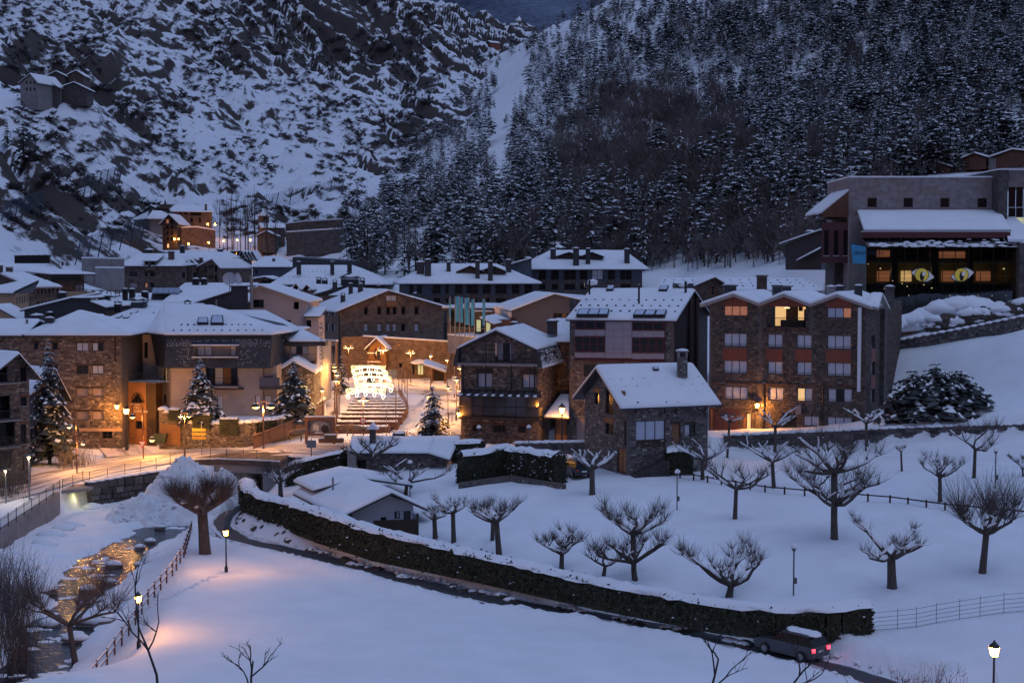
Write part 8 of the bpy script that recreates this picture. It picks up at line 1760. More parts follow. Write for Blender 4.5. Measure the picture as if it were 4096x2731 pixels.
scatter('bare_wood','grey brown bare deciduous wood patch among the conifers','wood',[j for j in range(len(px)) if bare[j]] * 1,[(np.vstack([a[0],a[0][:,[1,0,2]] * [.9,1.1,.85] + [2.5,1.5,0],a[0] * [1.1,-1,.75] + [-2,2,0]]),np.vstack([a[1],a[1] + len(a[0]),a[1] + 2 * len(a[0])])) for a in BV],TWIGF,hit - [0,0,.3],size * 1.1,rot,False)
# left slope: scrub, lone conifers
N = 5200; lx = rg.uniform(0,1900,N); ly = rg.uniform(-30,960,N); m = inpoly(lx,ly,[(-10,-40),(1600,-40),(1900,200),(1700,500),(1400,850),(1300,980),(-10,980)]) & (fbm(lx * .006,ly * .009,3,91) > .5); lx,ly = lx[m],ly[m]
lh = march(hillL,dispL,lx,ly,320,1400); ok = ~np.isnan(lh[:,0]); lh = lh[ok]; ls = rg.uniform(.22,.62,len(lh)) * (.7 + lh[:,1] / 1100); lr = rg.uniform(0,6.28,len(lh)); SCRUB = mat('scrub_twigs',(.085,.074,.078),.9,var=.5,scale=.1)
scatter('scrub','dark leafless scrub scattered over the rocky left slope','scrub',range(len(lh)),BU,SCRUB,lh - [0,0,.3],ls,lr,False)
cx = [(95,690,1.35),(60,300,.6),(560,150,.7),(980,380,.55),(1010,180,.6),(620,420,.6),(1180,330,.6),(700,90,.6),(30,640,.7),(1380,870,.8),(1430,820,.8),(900,520,.5)]; ch = march(hillL,dispL,np.array([c[0] for c in cx],float),np.array([c[1] for c in cx],float),320,1400)
LOCAL = True; pr = thing('lone_conifer','single dark conifer standing on the rocky left slope','tree',(0,0,0),'lone conifers on the rocky slope'); V,T,mi,tn = conifer(12,2.6,13,8,3,300,0,.35); fast_obj('crown',V,T,[LEAF,SNOW],mi,pr,tn); trunk_mb(12,.2).build('trunk',BARKD,pr); LOCAL = False
for i,(q,c) in enumerate(zip(ch,cx)):
 if np.isnan(q[0]): continue
 o = pr if i == 0 else copy_tree(pr); o['label'] = 'single dark conifer standing on the rocky left slope'; o.location = q - [0,0,.3]; o.scale = (c[2],) * 3; o.rotation_euler = (0,0,i)
pr['label'] = 'tallest lone spruce on the near spur of the rocky left slope'
# poplars by the chapel
LOCAL = True; pv = []
for i in range(2):
 t = thing('bare_poplar','tall bare poplar in the row below the hillside hotel','tree',(0,0,0),'bare poplars below the chapel'); V,T = bare_tree(50 + i,13); V = V * [.45,.45,1.15]; fast_obj('crown',V,T,TWIG,parent=t); trunk_mb(14,.16).build('trunk',BARKD,t); pv.append(t)
LOCAL = False
for i,(x,y,d) in enumerate(((565,250,440),(610,265,436),(640,262,442),(690,270,436),(735,262,440),(775,268,438),(650,285,425),(720,285,425),(850,330,430),(900,330,432))):
 q = P(*Z(19,x,y),d); o = pv[i] if i < 2 else copy_tree(pv[i % 2]); o.location = (q.x,q.y,q.z - 3); o.scale = (1.1 + .2 * (i % 3),) * 3; o.rotation_euler = (0,0,i * 1.3)
# ---------------------------------------------------------------- pollarded trees of the park
def pollard(px,py,top,hw,label,seed,limbs=6,fork=.42,twig=14,tl=.34,snow=.8,thick=1.0,spread=1.0,base=None,tiers=1,group=None):
 p = base or onground(px,py); Yd = p.y; twig = int(twig * 1.0) + 3; H = P(px,top,Yd).z - p.z; Rw = hw / FPX * Yd; rs = random.Random(seed); t = thing('pollarded_tree',label,'tree',p,group)
 tr = MB(); sn = MB(); tw = MB(); r0 = .034 * H * thick + .05; zf = H * fork; lean = Vector((rs.uniform(-.04,.04) * H,rs.uniform(-.03,.03) * H,0))
 zt = H * (fork if tiers == 1 else .72)
 tr.tube([p + Vector((0,0,-.4)),p + Vector((0,0,.1)) ,p + lean * .5 + Vector((0,0,zf * .5)),p + lean + Vector((0,0,zt))],[r0 * 1.4,r0 * 1.05,r0 * .9,r0 * .85],8)
 def knob(q,r,d):
  tr.blob(q,(r,r),rs.randrange(9999),6,1.0)
  if rs.random() < snow: sn.blob(q + Vector((0,0,r * .5)),(r * 1.2,r * 1.1),rs.randrange(9999),6,.75)
  for _ in range(twig):
   e = (d * .5 + Vector((rs.uniform(-1,1),rs.uniform(-1,1),rs.uniform(.1,1.4)))).normalized(); L = H * tl * .85 * rs.uniform(.35,1.1); m1 = q + e * L * .5; tw.tube([q,m1,m1 + (e + Vector((0,0,.35))).normalized() * L * .5],[.011,.008,.003],3,cap=False)
 def limb(s,d,L,r,dep):
  pts = [s]; rr = [r]; e = d.copy(); n = 4
  for k in range(n): e = (e + Vector((rs.uniform(-.45,.45),rs.uniform(-.45,.45),rs.uniform(-.12,.42)))).normalized(); e.z = min(e.z,.5); e.normalize(); pts.append(pts[-1] + e * L / n); rr.append(r * (1 - .13 * (k + 1)))
  tr.tube(pts,rr,6)
  if snow:
   a = [q + Vector((0,0,x * .75)) for q,x in zip(pts[1:],rr[1:])]; k = rs.random()
   if k < snow: sn.tube(a,[x * rs.uniform(.75,1.25) + .02 for x in rr[1:]],5)
  knob(pts[-1],rr[-1] * 1.7,e)
  for k in range(rs.choice((2,2,3))) if dep else (): j = rs.choice((2,3)); limb(pts[j],(e + Vector((rs.uniform(-1,1),rs.uniform(-1,1),rs.uniform(0,.6)))).normalized(),L * rs.uniform(.3,.5),rr[j] * .75,dep - 1)
  for k in range(twig // 3): j = rs.randrange(1,len(pts)); q = pts[j]; e2 = Vector((rs.uniform(-.6,.6),rs.uniform(-.6,.6),1)).normalized(); L2 = H * tl * rs.uniform(.3,.8); tw.tube([q,q + e2 * L2],[.013,.005],3,cap=False)
 for tier in range(tiers):
  zz_ = zf if tier == 0 else zt; sc = 1 if tier == 0 else .8
  for k in range(limbs): a = 6.283 * k / limbs + rs.uniform(-.3,.3); d = Vector((math.cos(a),math.sin(a) * .9,(.12 + rs.choice((0,.15,.6))) / spread)); limb(p + lean * (zz_ / zt) + Vector((0,0,zz_ - r0 * .5)),d.normalized(),Rw * 1.12 * sc * rs.uniform(.7,1.1),r0 * .62,1)
 tr.build('trunk',BARK,t,True); tw.build('twigs',TWIG,t)['kind'] = 'stuff'
 if sn.v: sn.build('branch_snow',SNOW,t,True)['kind'] = 'stuff'
 return t
PT = [(2369,1977,1765,100,'snow loaded pollard beside the parked black car',6,.5,6,.3,1,1.3,1),(2810,1918,1742,105,'branching pollard right of the cube shaped hedge',6,.45,12,.35,.9,1,1),(2940,2074,1835,130,'spindly pollard with few long bare limbs beside a park lamp',6,.52,12,.3,.25,.8,1),(3095,1951,1770,125,'flat topped pollard thick with snow by the grey letter box',8,.6,4,.25,1,1,1),(3337,2155,1775,205,'largest two tiered pollard in the middle of the park fence',8,.38,16,.3,.7,.95,2),(3568,2351,2070,165,'thick trunked pollard with fist like snowy knobs and four great arms',5,.45,16,.22,.95,1.7,1),(3930,2289,1900,135,'pollard with dense upright rods near the chain link fence',7,.42,26,.55,.3,.9,1),(3760,2006,1800,105,'goblet shaped pollard leaning over the park rail',7,.5,9,.25,.6,.9,1),(3896,1911,1650,125,'slender tree with open crown against the retaining wall',5,.45,12,.3,.5,.6,1),(3607,1884,1770,25,'thin sapling before the retaining wall',3,.7,5,.2,.2,.6,1),(3100,1812,1632,90,'snowy pollard growing close to the hotel drain pipe',5,.6,4,.2,1,.8,1),(3467,1800,1622,92,'candelabra pollard in front of the white vertical sign',5,.62,4,.2,1,.8,1),(2909,1830,1635,45,'white stemmed birch sapling by the hotel entrance',4,.75,5,.2,.9,.45,1),
 (2246,2280,2085,105,'bushy low pollard above the long hedge',7,.35,16,.35,.8,1.1,1),(2415,2306,2150,80,'forked pollard leaning between two larger ones',4,.3,14,.4,.5,1,1),(2540,2326,2060,165,'double crowned pollard rising highest behind the long hedge',7,.3,18,.33,.7,1,2),(2917,2388,2170,195,'low wide pollard with snow filled fork beside a lamp post',7,.25,20,.4,.9,1.6,1),(1996,2219,1945,115,'umbrella shaped pollard with a second trunk close behind',8,.5,14,.25,.9,1,1),(1970,2160,1990,60,'half hidden trunk behind the umbrella shaped pollard',4,.6,6,.25,.6,1,1),(1741,2153,1990,55,'stout pollard leaning beside the plank fence',5,.5,10,.25,1,1.4,1),(1815,2168,1968,75,'knobbly pollard next to the stout leaning one',6,.6,8,.22,.9,1.1,1),(1486,2102,1980,85,'pollard in front of the white chalet gable',6,.45,8,.3,1,1.2,1),(1623,1980,1830,135,'spreading pollard behind the chalet roof',8,.35,12,.3,.95,1.1,1),(1483,1908,1755,118,'pollard standing before the roadside shelter roof',7,.5,14,.3,.35,1.2,1),(1037,1975,1795,90,'tangled snowy pollard at the end of the bridge railing',7,.35,22,.35,.9,1.2,1),(1123,1990,1800,85,'leaning pollard between bridge and road hedge',7,.35,22,.35,.9,1.2,1),(4092,1905,1830,60,'small bushy pollard at the right end of the retaining wall',5,.4,12,.4,.4,.8,1)]
for i,(x,y,tp,hw,lb,li,fk,tg,tl,sn_,th,ti) in enumerate(PT): pollard(x,y,tp,hw,lb,40 + i,li,fk,tg,tl,sn_,th,1,None,ti)
pollard(820,2215,1890,120,'ancient split trunk willow with dense round twig crown by the river',90,7,.55,95,.36,.25,1.9)
pollard(300,2650,2120,190,'slim leafless alder leaning over the river',91,5,.3,26,.4,.05,.55,.6)
# river bank brush, left edge
def brush(name,label,pts,n,h,seed,m=None):
 rs = random.Random(seed); mb = MB(); t = thing(name,label,'shrub',pts[0])
 for _ in range(n):
  k = rs.randrange(len(pts) - 1) if len(pts) > 1 else 0; q = pts[k].lerp(pts[min(k + 1,len(pts) - 1)],rs.random()) + Vector((rs.gauss(0,.7),rs.gauss(0,.7),-.2)); e = Vector((rs.uniform(-.35,.35),rs.uniform(-.35,.35),1)); L = h * rs.uniform(.5,1.2)
  mb.tube([q,q + e * L * .5,q + e * L + Vector((rs.uniform(-.4,.4),rs.uniform(-.3,.3),0))],[.022,.014,.005],3,cap=False)
  for _k in range(5): s = q + e * L * rs.uniform(.3,.9); mb.tube([s,s + Vector((rs.uniform(-.6,.6),rs.uniform(-.6,.6),rs.uniform(.2,.8))) * L * .22],[.010,.004],3,cap=False)
 mb.build('stems',m or TWIG,t); return t
brush('bank_brush','tangle of bare brown brush along the left river bank',[Vector((P(-40,2330,112).x,112,-6)),Vector((P(60,2400,105).x,105,-6)),Vector((P(40,2600,97).x,97,-6)),Vector((P(60,2760,90).x,90,-6.2))],520,4.6,7)
brush('wall_brush','bare climbing brush in front of the narrow stone house',[Vector((P(-30,1990,138).x,138,-3.2)),Vector((P(70,1900,141).x,141,-3))],130,6.0,8)
brush('snowy_shrub','snow flecked shrub behind the small street wall',[onground(250,1880),onground(340,1860)],120,2.4,9,TWIGF)
brush('bridge_shrub','grey bare shrub beside the bridge end',[onground(1075,1925),onground(1180,1915)],160,2.6,10); brush('lamp_shrub','low bare shrub at the bottom edge by the end of the lane',[Vector((17.2,68,gz1(17,68))),Vector((21.2,67,gz1(21,67)))],140,1.9,11,mat('rusty_twigs',(.10,.055,.045),.9))
# tree tops reaching up from the slope below the viewpoint
def sapling(x,y,zb,h,label,seed):
 rs = random.Random(seed); t = thing('foreground_branches',label,'tree',(x,y,zb)); mb = MB()
 def br(p,d,L,r,dep):
  pts = [p]; e = d
  for k in range(4): e = (e + Vector((rs.uniform(-.3,.3),rs.uniform(-.2,.2),rs.uniform(-.1,.2)))).normalized(); pts.append(pts[-1] + e * L / 4)
  mb.tube(pts,[r,r * .9,r * .8,r * .65,r * .5],5)
  for k in range(3 if dep else 0): br(pts[rs.choice((2,3,4))],(e + Vector((rs.uniform(-1,1),rs.uniform(-.6,.6),rs.uniform(-.1,.5)))).normalized(),L * rs.uniform(.4,.65),r * .55,dep - 1)
 br(Vector((x,y,zb)),Vector((.0,0,1)),h,.05,3); mb.build('branches',BARKD,t)
for x,py_,tp,sd,lb in ((650,2731,2380,3,'bare twigs of a treetop rising in front of the river fence'),(980,2731,2580,5,'knotty bare treetop in front of the snow field'),(2860,2731,2560,8,'thin bare treetop in front of the hedge lane'),(3130,2731,2600,9,'thin forked treetop in front of the moving car')): q = P(x,py_,40); sapling(q.x,40,q.z - 1.2,(P(x,tp,40).z - q.z) * .75 + 1.0,lb,sd)
# ================================================================ LAMPS
GLOW = mat('lamp_glow',(1,.7,.3),.5,emit=(1,.50,.12),estr=7 * EX); GLOWW = mat('lamp_glow_pale',(1,.8,.5),.5,emit=(1,.55,.15),estr=4.0 * EX)
def clear_glow(m):   # frosted glass: glows and lets the bulb's light through
 n = m.node_tree.nodes; l = m.node_tree.links; mx = n.new('ShaderNodeMixShader'); tr = n.new('ShaderNodeBsdfTransparent'); mx.inputs[0].default_value = .55; l.new(tr.outputs[0],mx.inputs[1]); l.new(n['Principled BSDF'].outputs[0],mx.inputs[2]); l.new(mx.outputs[0],n['Material Output'].inputs[0])
clear_glow(GLOW); POSTM = mat('lamp_post_metal',(.03,.028,.03),.5,.3); POSTB = mat('lamp_post_brown',(.14,.08,.06),.5,.2); PGREY = mat('park_post_grey',(.10,.10,.115),.6,.2)
def bulb(t,p,e,col,r=.12):
 l = bpy.data.lights.new('bulb_light','POINT'); l.energy = e; l.color = col; l.shadow_soft_size = r; o = bpy.data.objects.new('bulb_light',l); link(o); o.location = p; o.parent = t
SOD = (1.0,.38,.06); WRM = (1.0,.44,.09)
LOCAL = True
def bell(t,c,s=1.0):
 mb = MB(); mb.lathe([(.06,.30),(.10,.22),(.30 * s,.06),(.33 * s,0),(.31 * s,-.02)],c,10); h = mb.build('lamp_head',POSTM,t); mb = MB(); mb.lathe([(.29 * s,-.01),(.22 * s,-.10),(.08,-.14)],c,10); mb.build('glass',GLOWW,h)
 mb = MB(); mb.blob((c[0],c[1],c[2] + .2),.16 * s,1,7,.6); mb.build('snow_cap',SNOW,h,True)
def lantern(t,c,s=1.0,lit=True):
 mb = MB(); z = c[2]; a,b = .12 * s,.19 * s; mb.add([(c[0] + x * a,c[1] + y * a,z) for x,y in ((-1,-1),(1,-1),(1,1),(-1,1))] + [(c[0] + x * b,c[1] + y * b,z + .38 * s) for x,y in ((-1,-1),(1,-1),(1,1),(-1,1))],[(3,2,1,0),(4,5,6,7),(0,1,5,4),(1,2,6,5),(2,3,7,6),(3,0,4,7)]); h = mb.build('lantern_glass',GLOW,t)
 mb = MB(); mb.lathe([(.25 * s,.38 * s),(.2 * s,.46 * s),(.07 * s,.58 * s),(.03,.68 * s)],c,8); mb.lathe([(.05,-.12),(.12 * s,-.01)],c,8); [mb.tube([(c[0] + x * a,c[1] + y * a,z),(c[0] + x * b,c[1] + y * b,z + .38 * s)],.014,4) for x,y in ((-1,-1),(1,-1),(1,1),(-1,1))]; mb.build('lantern_cap',POSTM,h)
def proto(kind):
 t = thing('street_lamp','lamp','street lamp')
 if kind == 'lantern': mb = MB(); mb.lathe([(.13,-.3),(.13,.35),(.075,.5),(.06,.9),(.045,2.8)],(0,0,0),8); mb.build('post',POSTM,t); lantern(t,(0,0,2.85)); bulb(t,(0,0,3.02),150,SOD)
 if kind == 'single': mb = MB(); mb.lathe([(.10,-.3),(.09,.8),(.055,1),(.045,4.75)],(0,0,0),7); mb.build('post',POSTB,t); bell(t,(0,0,4.75)); bulb(t,(0,-.0,4.5),120,WRM)
 if kind == 'double':
  mb = MB(); mb.lathe([(.10,-.3),(.09,.8),(.055,1),(.045,4.9)],(0,0,0),7); mb.tube([(-.5,0,5.05),(0,0,5.15),(.5,0,5.05)],.03,5); mb.build('post',POSTB,t); bell(t,(-.5,0,4.8),.9); bell(t,(.5,0,4.8),.9); bulb(t,(0,-.1,4.55),150,WRM)
 if kind == 'hook':
  mb = MB(); mb.lathe([(.10,-.3),(.09,1.2),(.06,1.4),(.055,6.2)],(0,0,0),7); mb.tube([(0,0,6.1)] + [(-.42 + .42 * math.cos(a),0,6.1 + .42 * math.sin(a)) for a in np.linspace(.4,math.pi,7)] + [(-.84,0,5.7)],.035,5); mb.tube([(0,0,4.1)] + [(.36 - .36 * math.cos(a),0,4.1 + .36 * math.sin(a)) for a in np.linspace(.4,math.pi,7)] + [(.72,0,3.8)],.035,5); mb.build('post',mat('lamp_post_red',(.10,.035,.03),.5),t); bell(t,(-.84,0,5.4),.85); bell(t,(.72,0,3.5),.85); bulb(t,(-.84,0,5.15),75,WRM); bulb(t,(.72,0,3.25),75,WRM)
 if kind == 'wall': mb = MB(); mb.tube([(0,.5,.45),(0,.1,.75),(0,0,.66)],.025,5); mb.build('bracket',POSTM,t); lantern(t,(0,0,0),1.15); bulb(t,(0,-.35,.2),85,SOD)
 if kind == 'solar': mb = MB(); mb.lathe([(.09,-.3),(.09,4.2)],(0,0,0),8); mb.build('post',ZINC,t); mb = MB(); mb.lathe([(.05,4.2),(.16,4.25),(.16,4.4)],(0,0,0),8); mb.build('lamp_glass',GLOWW,t); mb = MB(); mb.lathe([(.62,4.55),(.6,4.62),(.05,4.66)],(0,0,0),14); mb.build('disc',ZINC,t); bulb(t,(0,-.3,4.3),12,(1,.8,.5))
 if kind == 'park': mb = MB(); mb.lathe([(.05,-.3),(.05,2.9)],(0,0,0),7); mb.build('post',PGREY,t); mb = MB(); mb.lathe([(.06,2.85),(.2,3.1),(.22,3.14)],(0,0,0),9); mb.build('lamp_head',PGREY,t); mb = MB(); mb.blob((0,0,3.15),.25,2,8,.95); mb.build('snow_cap',SNOW,t,True); mb = MB(); mb.box((.1,0,.95),(.2,.16,.38)); mb.build('switch_box',PGREY,t)
 return t
H0 = {'lantern': 3.03,'single': 4.7,'double': 4.75,'hook': 5.35,'wall': .2,'solar': 4.3,'park': 3.2}; protos = {}
LAMPS = [('lantern','g',(555,2590),'lit lantern lamp at the river fence foot path',0),('lantern','g',(905,2287),'lit lantern lamp beside the split willow and the lane',0),('lantern','w',(20.6,60,.6),'lantern lamp with glowing glass at the low shrub',0)]
for i,(X_,Y_,D_) in enumerate(((548,258,205),(623,293,198),(678,333,188),(680,375,184.5),(705,428,181),(698,493,176),(540,603,171),(1775,208,214),(1962,258,212),(2045,303,197),(2105,352,187),(2068,480,176),(1972,572,173),(1750,672,170))): LAMPS.append(('single','h',(6,X_,Y_,D_),'tall single bell lamp on the ' + ('path left of the plaza steps' if i < 7 else 'ramp side of the plaza'),'bell lamps ' + ('left of' if i < 7 else 'right of') + ' the plaza steps'))
for X_,Y_,D_,lb in ((838,116,226,'twin bell lamp before the gabled hotel corner'),(1232,143,224,'twin bell lamp in front of the timber chalet front'),(1545,174,221,'twin bell lamp by the small plaza doors'),(2168,410,191,'small twin bell lamp against the restaurant gable'),(1005,714,164,'twin bell lamp carrying the speed limit sign')): LAMPS.append(('double','h',(6,X_,Y_,D_),lb,0))
LAMPS += [('double','h',(4,1292,795,158.5),'twin bell lamp in front of the garden wall corner',0),('double','h',(3,2105,900,156.5),'twin bell lamp next to the yellow direction signs',0),('hook','h',(3,870,1022,150),'red hooked lamp with two hanging bells at the lookout',0),('hook','h',(3,1628,906,158),'red hooked lamp with two hanging bells and a give way sign',0),('wall','p',(3,1335,812,167.4),'bright wall lantern on the corner of the stone block',0),('lantern','h',(3,1440,842,166),'lantern post at the timber restaurant corner',0),('wall','p',(6,2097,898,158.9),'bright lantern on the corner of the gallery restaurant',0),('lantern','h',(8,1420,975,155.5),'lantern post in the alley before the timber door',0),('wall','p',(10,768,1240,153.5),'bright wall lantern beside the hotel entrance',0),('solar','h',(0,362,1350,139),'grey solar lamp with tilted disc before the narrow stone house',0),('solar','h',(0,70,1520,137),'second solar lamp low at the river wall bend',0)]
LAMPS += [('park','g',q,lb,0) for q,lb in (((2708,2039),'unlit park lamp with snow ball below the park rail'),((3174,2380),'unlit park lamp right of the low wide pollard'),((3981,1954),'unlit park lamp near the retaining wall end'),((1640,1985),'unlit park lamp behind the chalet'),((2115,1830),'unlit globe lamp behind the speckled hedge'),((1915,1830),'unlit globe lamp before the restaurant windows'))]
for X_,Y_,D_ in ((495,175,466),(537,177,466),(500,285,438),(587,277,440),(671,270,442),(380,293,435),(320,264,436),(295,264,437),(722,349,415),(748,270,445)): LAMPS.append(('lantern','v',(19,X_,Y_,D_),'distant street lamp glowing in the upper village','street lamps of the upper village'))
for kind,how,q,lb,gr in LAMPS:
 first = kind not in protos; LOCAL = True
 t = protos.setdefault(kind,proto(kind)) if first else copy_tree(protos[kind]); LOCAL = False
 t['label'] = lb
 if 'group' in t.keys(): del t['group']
 if gr: t['group'] = gr
 if how == 'g': t.location = onground(*q); 
 elif how == 'w': t.location = q
 elif how == 'p': t.location = P(*Z(*q[:3]),q[3])
 else:
  c = P(*Z(*q[:3]),q[3]); zb = gz1(c.x,c.y) if how == 'h' else c.z - 4.2
  if q[0] == 3 and kind == 'double': zb = -1.1
  s = (c.z - zb) / H0[kind]; s = min(max(s,.5),1.7); t.location = (c.x,c.y,c.z - H0[kind] * s); t.scale = (s,) * 3
# ---------------------------------------------------------------- Christmas garlands over the steps
GAR = mat('garland_tube',(1,1,1),.5,emit=(1,.93,.74),estr=2.2 * EX); GARD = mat('garland_bulbs',(1,1,.7),.5,emit=(1,.80,.34),estr=2.6 * EX)
for i,(x0,x1,yt,yb,d) in enumerate(((868,1265,318,400,190),(880,1290,385,455,186),(905,1325,440,512,182),(905,1350,515,605,178),(805,1262,575,680,174))):
 t = thing('light_garland',['highest','second','middle','fourth','lowest'][i] + ' glowing scroll garland strung across the plaza steps','light garland',P(*Z(6,(x0 + x1) / 2,yb),d)); mb = MB(); pts = []
 for k in range(41): u = k / 40; pts.append(P(*Z(6,x0 + (x1 - x0) * u,yb - 12 - 48 * math.sin(math.pi * u) ** .8 + 9 * math.sin(u * 44)),d))
 mb.tube(pts,.032,5)
 for k in range(5):
  u = (k + .3) / 4.6; c = P(*Z(6,x0 + (x1 - x0) * min(u,1),yb - 2 - 42 * math.sin(math.pi * min(u,1)) ** .8),d - .05); mb.tube([c + Vector((math.cos(a) * .17,0,math.sin(a) * .24 - .1)) for a in np.linspace(0,6.6,13)],.032,5)
 mb.build('scroll_tube',GAR,t); mb = MB(); rs = random.Random(i)
 for k in range(420):
  u = rs.random(); y1 = yb - 20 - 48 * math.sin(math.pi * u) ** .8; y = rs.uniform(yt,max(yt + 8,y1 + 10)); c = P(*Z(6,x0 + (x1 - x0) * u,y),d + .1); mb.box(c,(.05,.04,.05),rs.random())
 q = mb.build('bulb_net',GARD,t); q['kind'] = 'stuff'; mb = MB(); mb.tube([P(*Z(6,x0 - 30,yt),d + .1),P(*Z(6,x1 + 60,yt),d + .1)],.02,4); mb.build('wire',METAL,t)
 l = bpy.data.lights.new('garland_light','POINT'); l.energy = 9; l.color = (1,.9,.7); l.shadow_soft_size = 1.0; o = bpy.data.objects.new('garland_light',l); link(o); o.location = P(*Z(6,(x0 + x1) / 2,yb - 20),d - .8); attach(o,t)
for i,(x,yt,yb,d) in enumerate(((1378,610,1020,172),(1412,330,620,186),(1448,340,640,184),(1482,400,600,182),(1508,470,720,180),(735,330,840,176),(1465,330,490,200))): a,b = P(*Z(6,x,yb),d),P(*Z(6,x,yt),d); t = thing('garland_pole','thin wooden pole holding the light garlands beside the steps','pole',a,'garland poles'); mb = MB(); mb.tube([a - Vector((0,0,.4)),b],.055,6); mb.build('shaft',POSTB,t)
# ---------------------------------------------------------------- cars
def car(p,ang,col,label,h=1.55,L=4.2,W_=1.78,lit=False,snow=False,bars=False):
 t = thing('parked_car' if not lit else 'passenger_car',label,'car',p); M = Matrix.Translation(p) @ Matrix.Rotation(ang,4,'Z'); body = mat('car_paint_' + label.split()[0],col,.25,.3,spec=.6); f = lambda x,y,z: M @ Vector((x * L / 2,y * W_ / 2,z * h))
 def loft(name,prof,m_,y=1.0):   # prof: (x, z, half width)
  n = len(prof); V = [f(x,-w * y,z) for x,z,w in prof] + [f(x,w * y,z) for x,z,w in prof]; F_ = [tuple(range(n))[::-1],tuple(range(n,2 * n))] + [(i,(i + 1) % n,(i + 1) % n + n,i + n) for i in range(n)]; return mesh_obj(name,V,F_,m_,t)
 loft('body',[(-1,.2,.92),(-1,.5,.97),(-.96,.62,.95),(.35,.62,.95),(.92,.54,.92),(1,.42,.9),(1,.2,.9),(.6,.14,.9),(-.7,.14,.9)],body); loft('cabin',[(-.97,.61,.90),(-.86,.92,.76),(-.7,1.0,.74),(.05,1.0,.74),(.42,.63,.88)],GLASS); loft('roof',[(-.84,.96,.765),(-.7,1.015,.75),(.06,1.015,.75),(.12,.96,.76)],body)
 for sx in (-.62,.62):
  for sy in (-1,1):
   mb = MB(); c = f(sx,sy * .9,.21); ax = M.to_3x3() @ Vector((0,1,0)); mb.tube([c - ax * .1,c + ax * .1],.33,12); w_ = mb.build('wheel',METAL,t); mb = MB(); mb.tube([c + ax * .08 * sy,c + ax * .115 * sy],.2,10); mb.build('rim',ZINC,w_)
 TL = mat('tail_lit',(.6,.02,.03),.4,emit=(1,.03,.05),estr=7 * EX) if lit else mat('tail_off',(.35,.02,.02),.3)
 for sy in (-1,1): mb = MB(); mb.box(f(-1.0,sy * .8,.5),(.07,.26,.2),ang); mb.build('tail_light',TL,t); mb = MB(); mb.box(f(.97,sy * .72,.45),(.08,.32,.14),ang); mb.build('headlight',ZINC,t)
 mb = MB(); mb.box(f(-1.005,0,.42),(.04,.48,.11),ang); mb.build('number_plate',TXT,t)
 if bars: mb = MB(); [mb.tube([f(-.8,s * .68,1.04),f(.0,s * .68,1.04)],.025,5) for s in (-1,1)]; mb.box(f(-.5,0,1.08),(.12,1.3,.05),ang); mb.box(f(-.1,0,1.08),(.12,1.3,.05),ang); mb.build('roof_rack',ZINC,t)
 if snow: mb = MB(); [mb.blob(f(-.75 + .22 * k,0,1.0),(.45,.75),k,8,.22) for k in range(4)]; mb.build('roof_snow',SNOW,t,True)
car(onground(2300,1903) + Vector((0,0,.05)),1.95,(.02,.022,.03),'black compact car with roof rack parked by the speckled hedge',bars=True)
q = P(1605,1745,156); car(Vector((q.x,156,gz1(q.x,156) + .1)),1.5,(.55,.55,.56),'white snowy car behind the roadside shelter',1.8,snow=True)
k = LANE[14].lerp(LANE[13],.25); car(k + Vector((0,0,.12)),math.atan2(LANE[13].y - LANE[14].y,LANE[13].x - LANE[14].x),(.07,.075,.09),'grey snow dusted car with red tail lights on the hedge lane',lit=True,snow=True)
q = P(800,1786,160.5); car(Vector((q.x,160.5,gz1(q.x,160.5) + .15)),math.pi * .98,(.12,.05,.04),'dark red car with glowing tail lights passing the direction signs',lit=True)
# ---------------------------------------------------------------- fences
def post_fence(name,label,pts,ph,rails,gap,m_,cap=True,rr=.05):
 t = thing(name,label,'fence',pts[0]); sn = MB()
 for p,q in zip(pts[:-1],pts[1:]):
  n = max(1,round((q - p).length / gap))
  for i in range(n):
   a,b = p.lerp(q,i / n),p.lerp(q,(i + 1) / n); mb = MB(); mb.tube([a - Vector((0,0,.4)),a + Vector((0,0,ph + .08))],rr * 1.3,6); mb.build('post',m_,t)
   for z in rails:
    mb = MB(); mb.tube([a + Vector((0,0,z)),b + Vector((0,0,z))],rr,6); mb.build('rail',m_,t)
    if cap: sn.tube([a + Vector((0,0,z + rr * 1.1)),a.lerp(b,.5) + Vector((0,0,z + rr * 1.5)),b + Vector((0,0,z + rr * 1.1))],rr * .95,5)
 if cap: sn.build('rail_snow',SNOW,t,True)['kind'] = 'stuff'
fp = [G(*q) for q in FENCE]; fp = [Vector((p.x,p.y,gz1(p.x,p.y))) for p in fp]
post_fence('river_fence','two rail wooden fence with snow on the rails along the river bank',fp,1.1,(.55,1.05),1.9,WOODR)
post_fence('park_rail','low single rail timber fence crossing the snowy park',[onground(*q) for q in ((2615,1893),(2830,1930),(3060,1968),(3300,1990),(3560,2010),(3780,2040),(4150,2075))],.55,(.5,),1.7,WOOD,False,.06)
cf = [onground(*q) for q in ((3475,2525),(3590,2515),(3665,2508),(3745,2492),(3838,2477),(3920,2465),(4015,2452),(4150,2440))]; post_fence('wire_fence','thin wire mesh fence with slim green posts at the park corner',cf,1.15,(.05,.3,.55,.8,1.1),1.6,PGREY,False,.012)
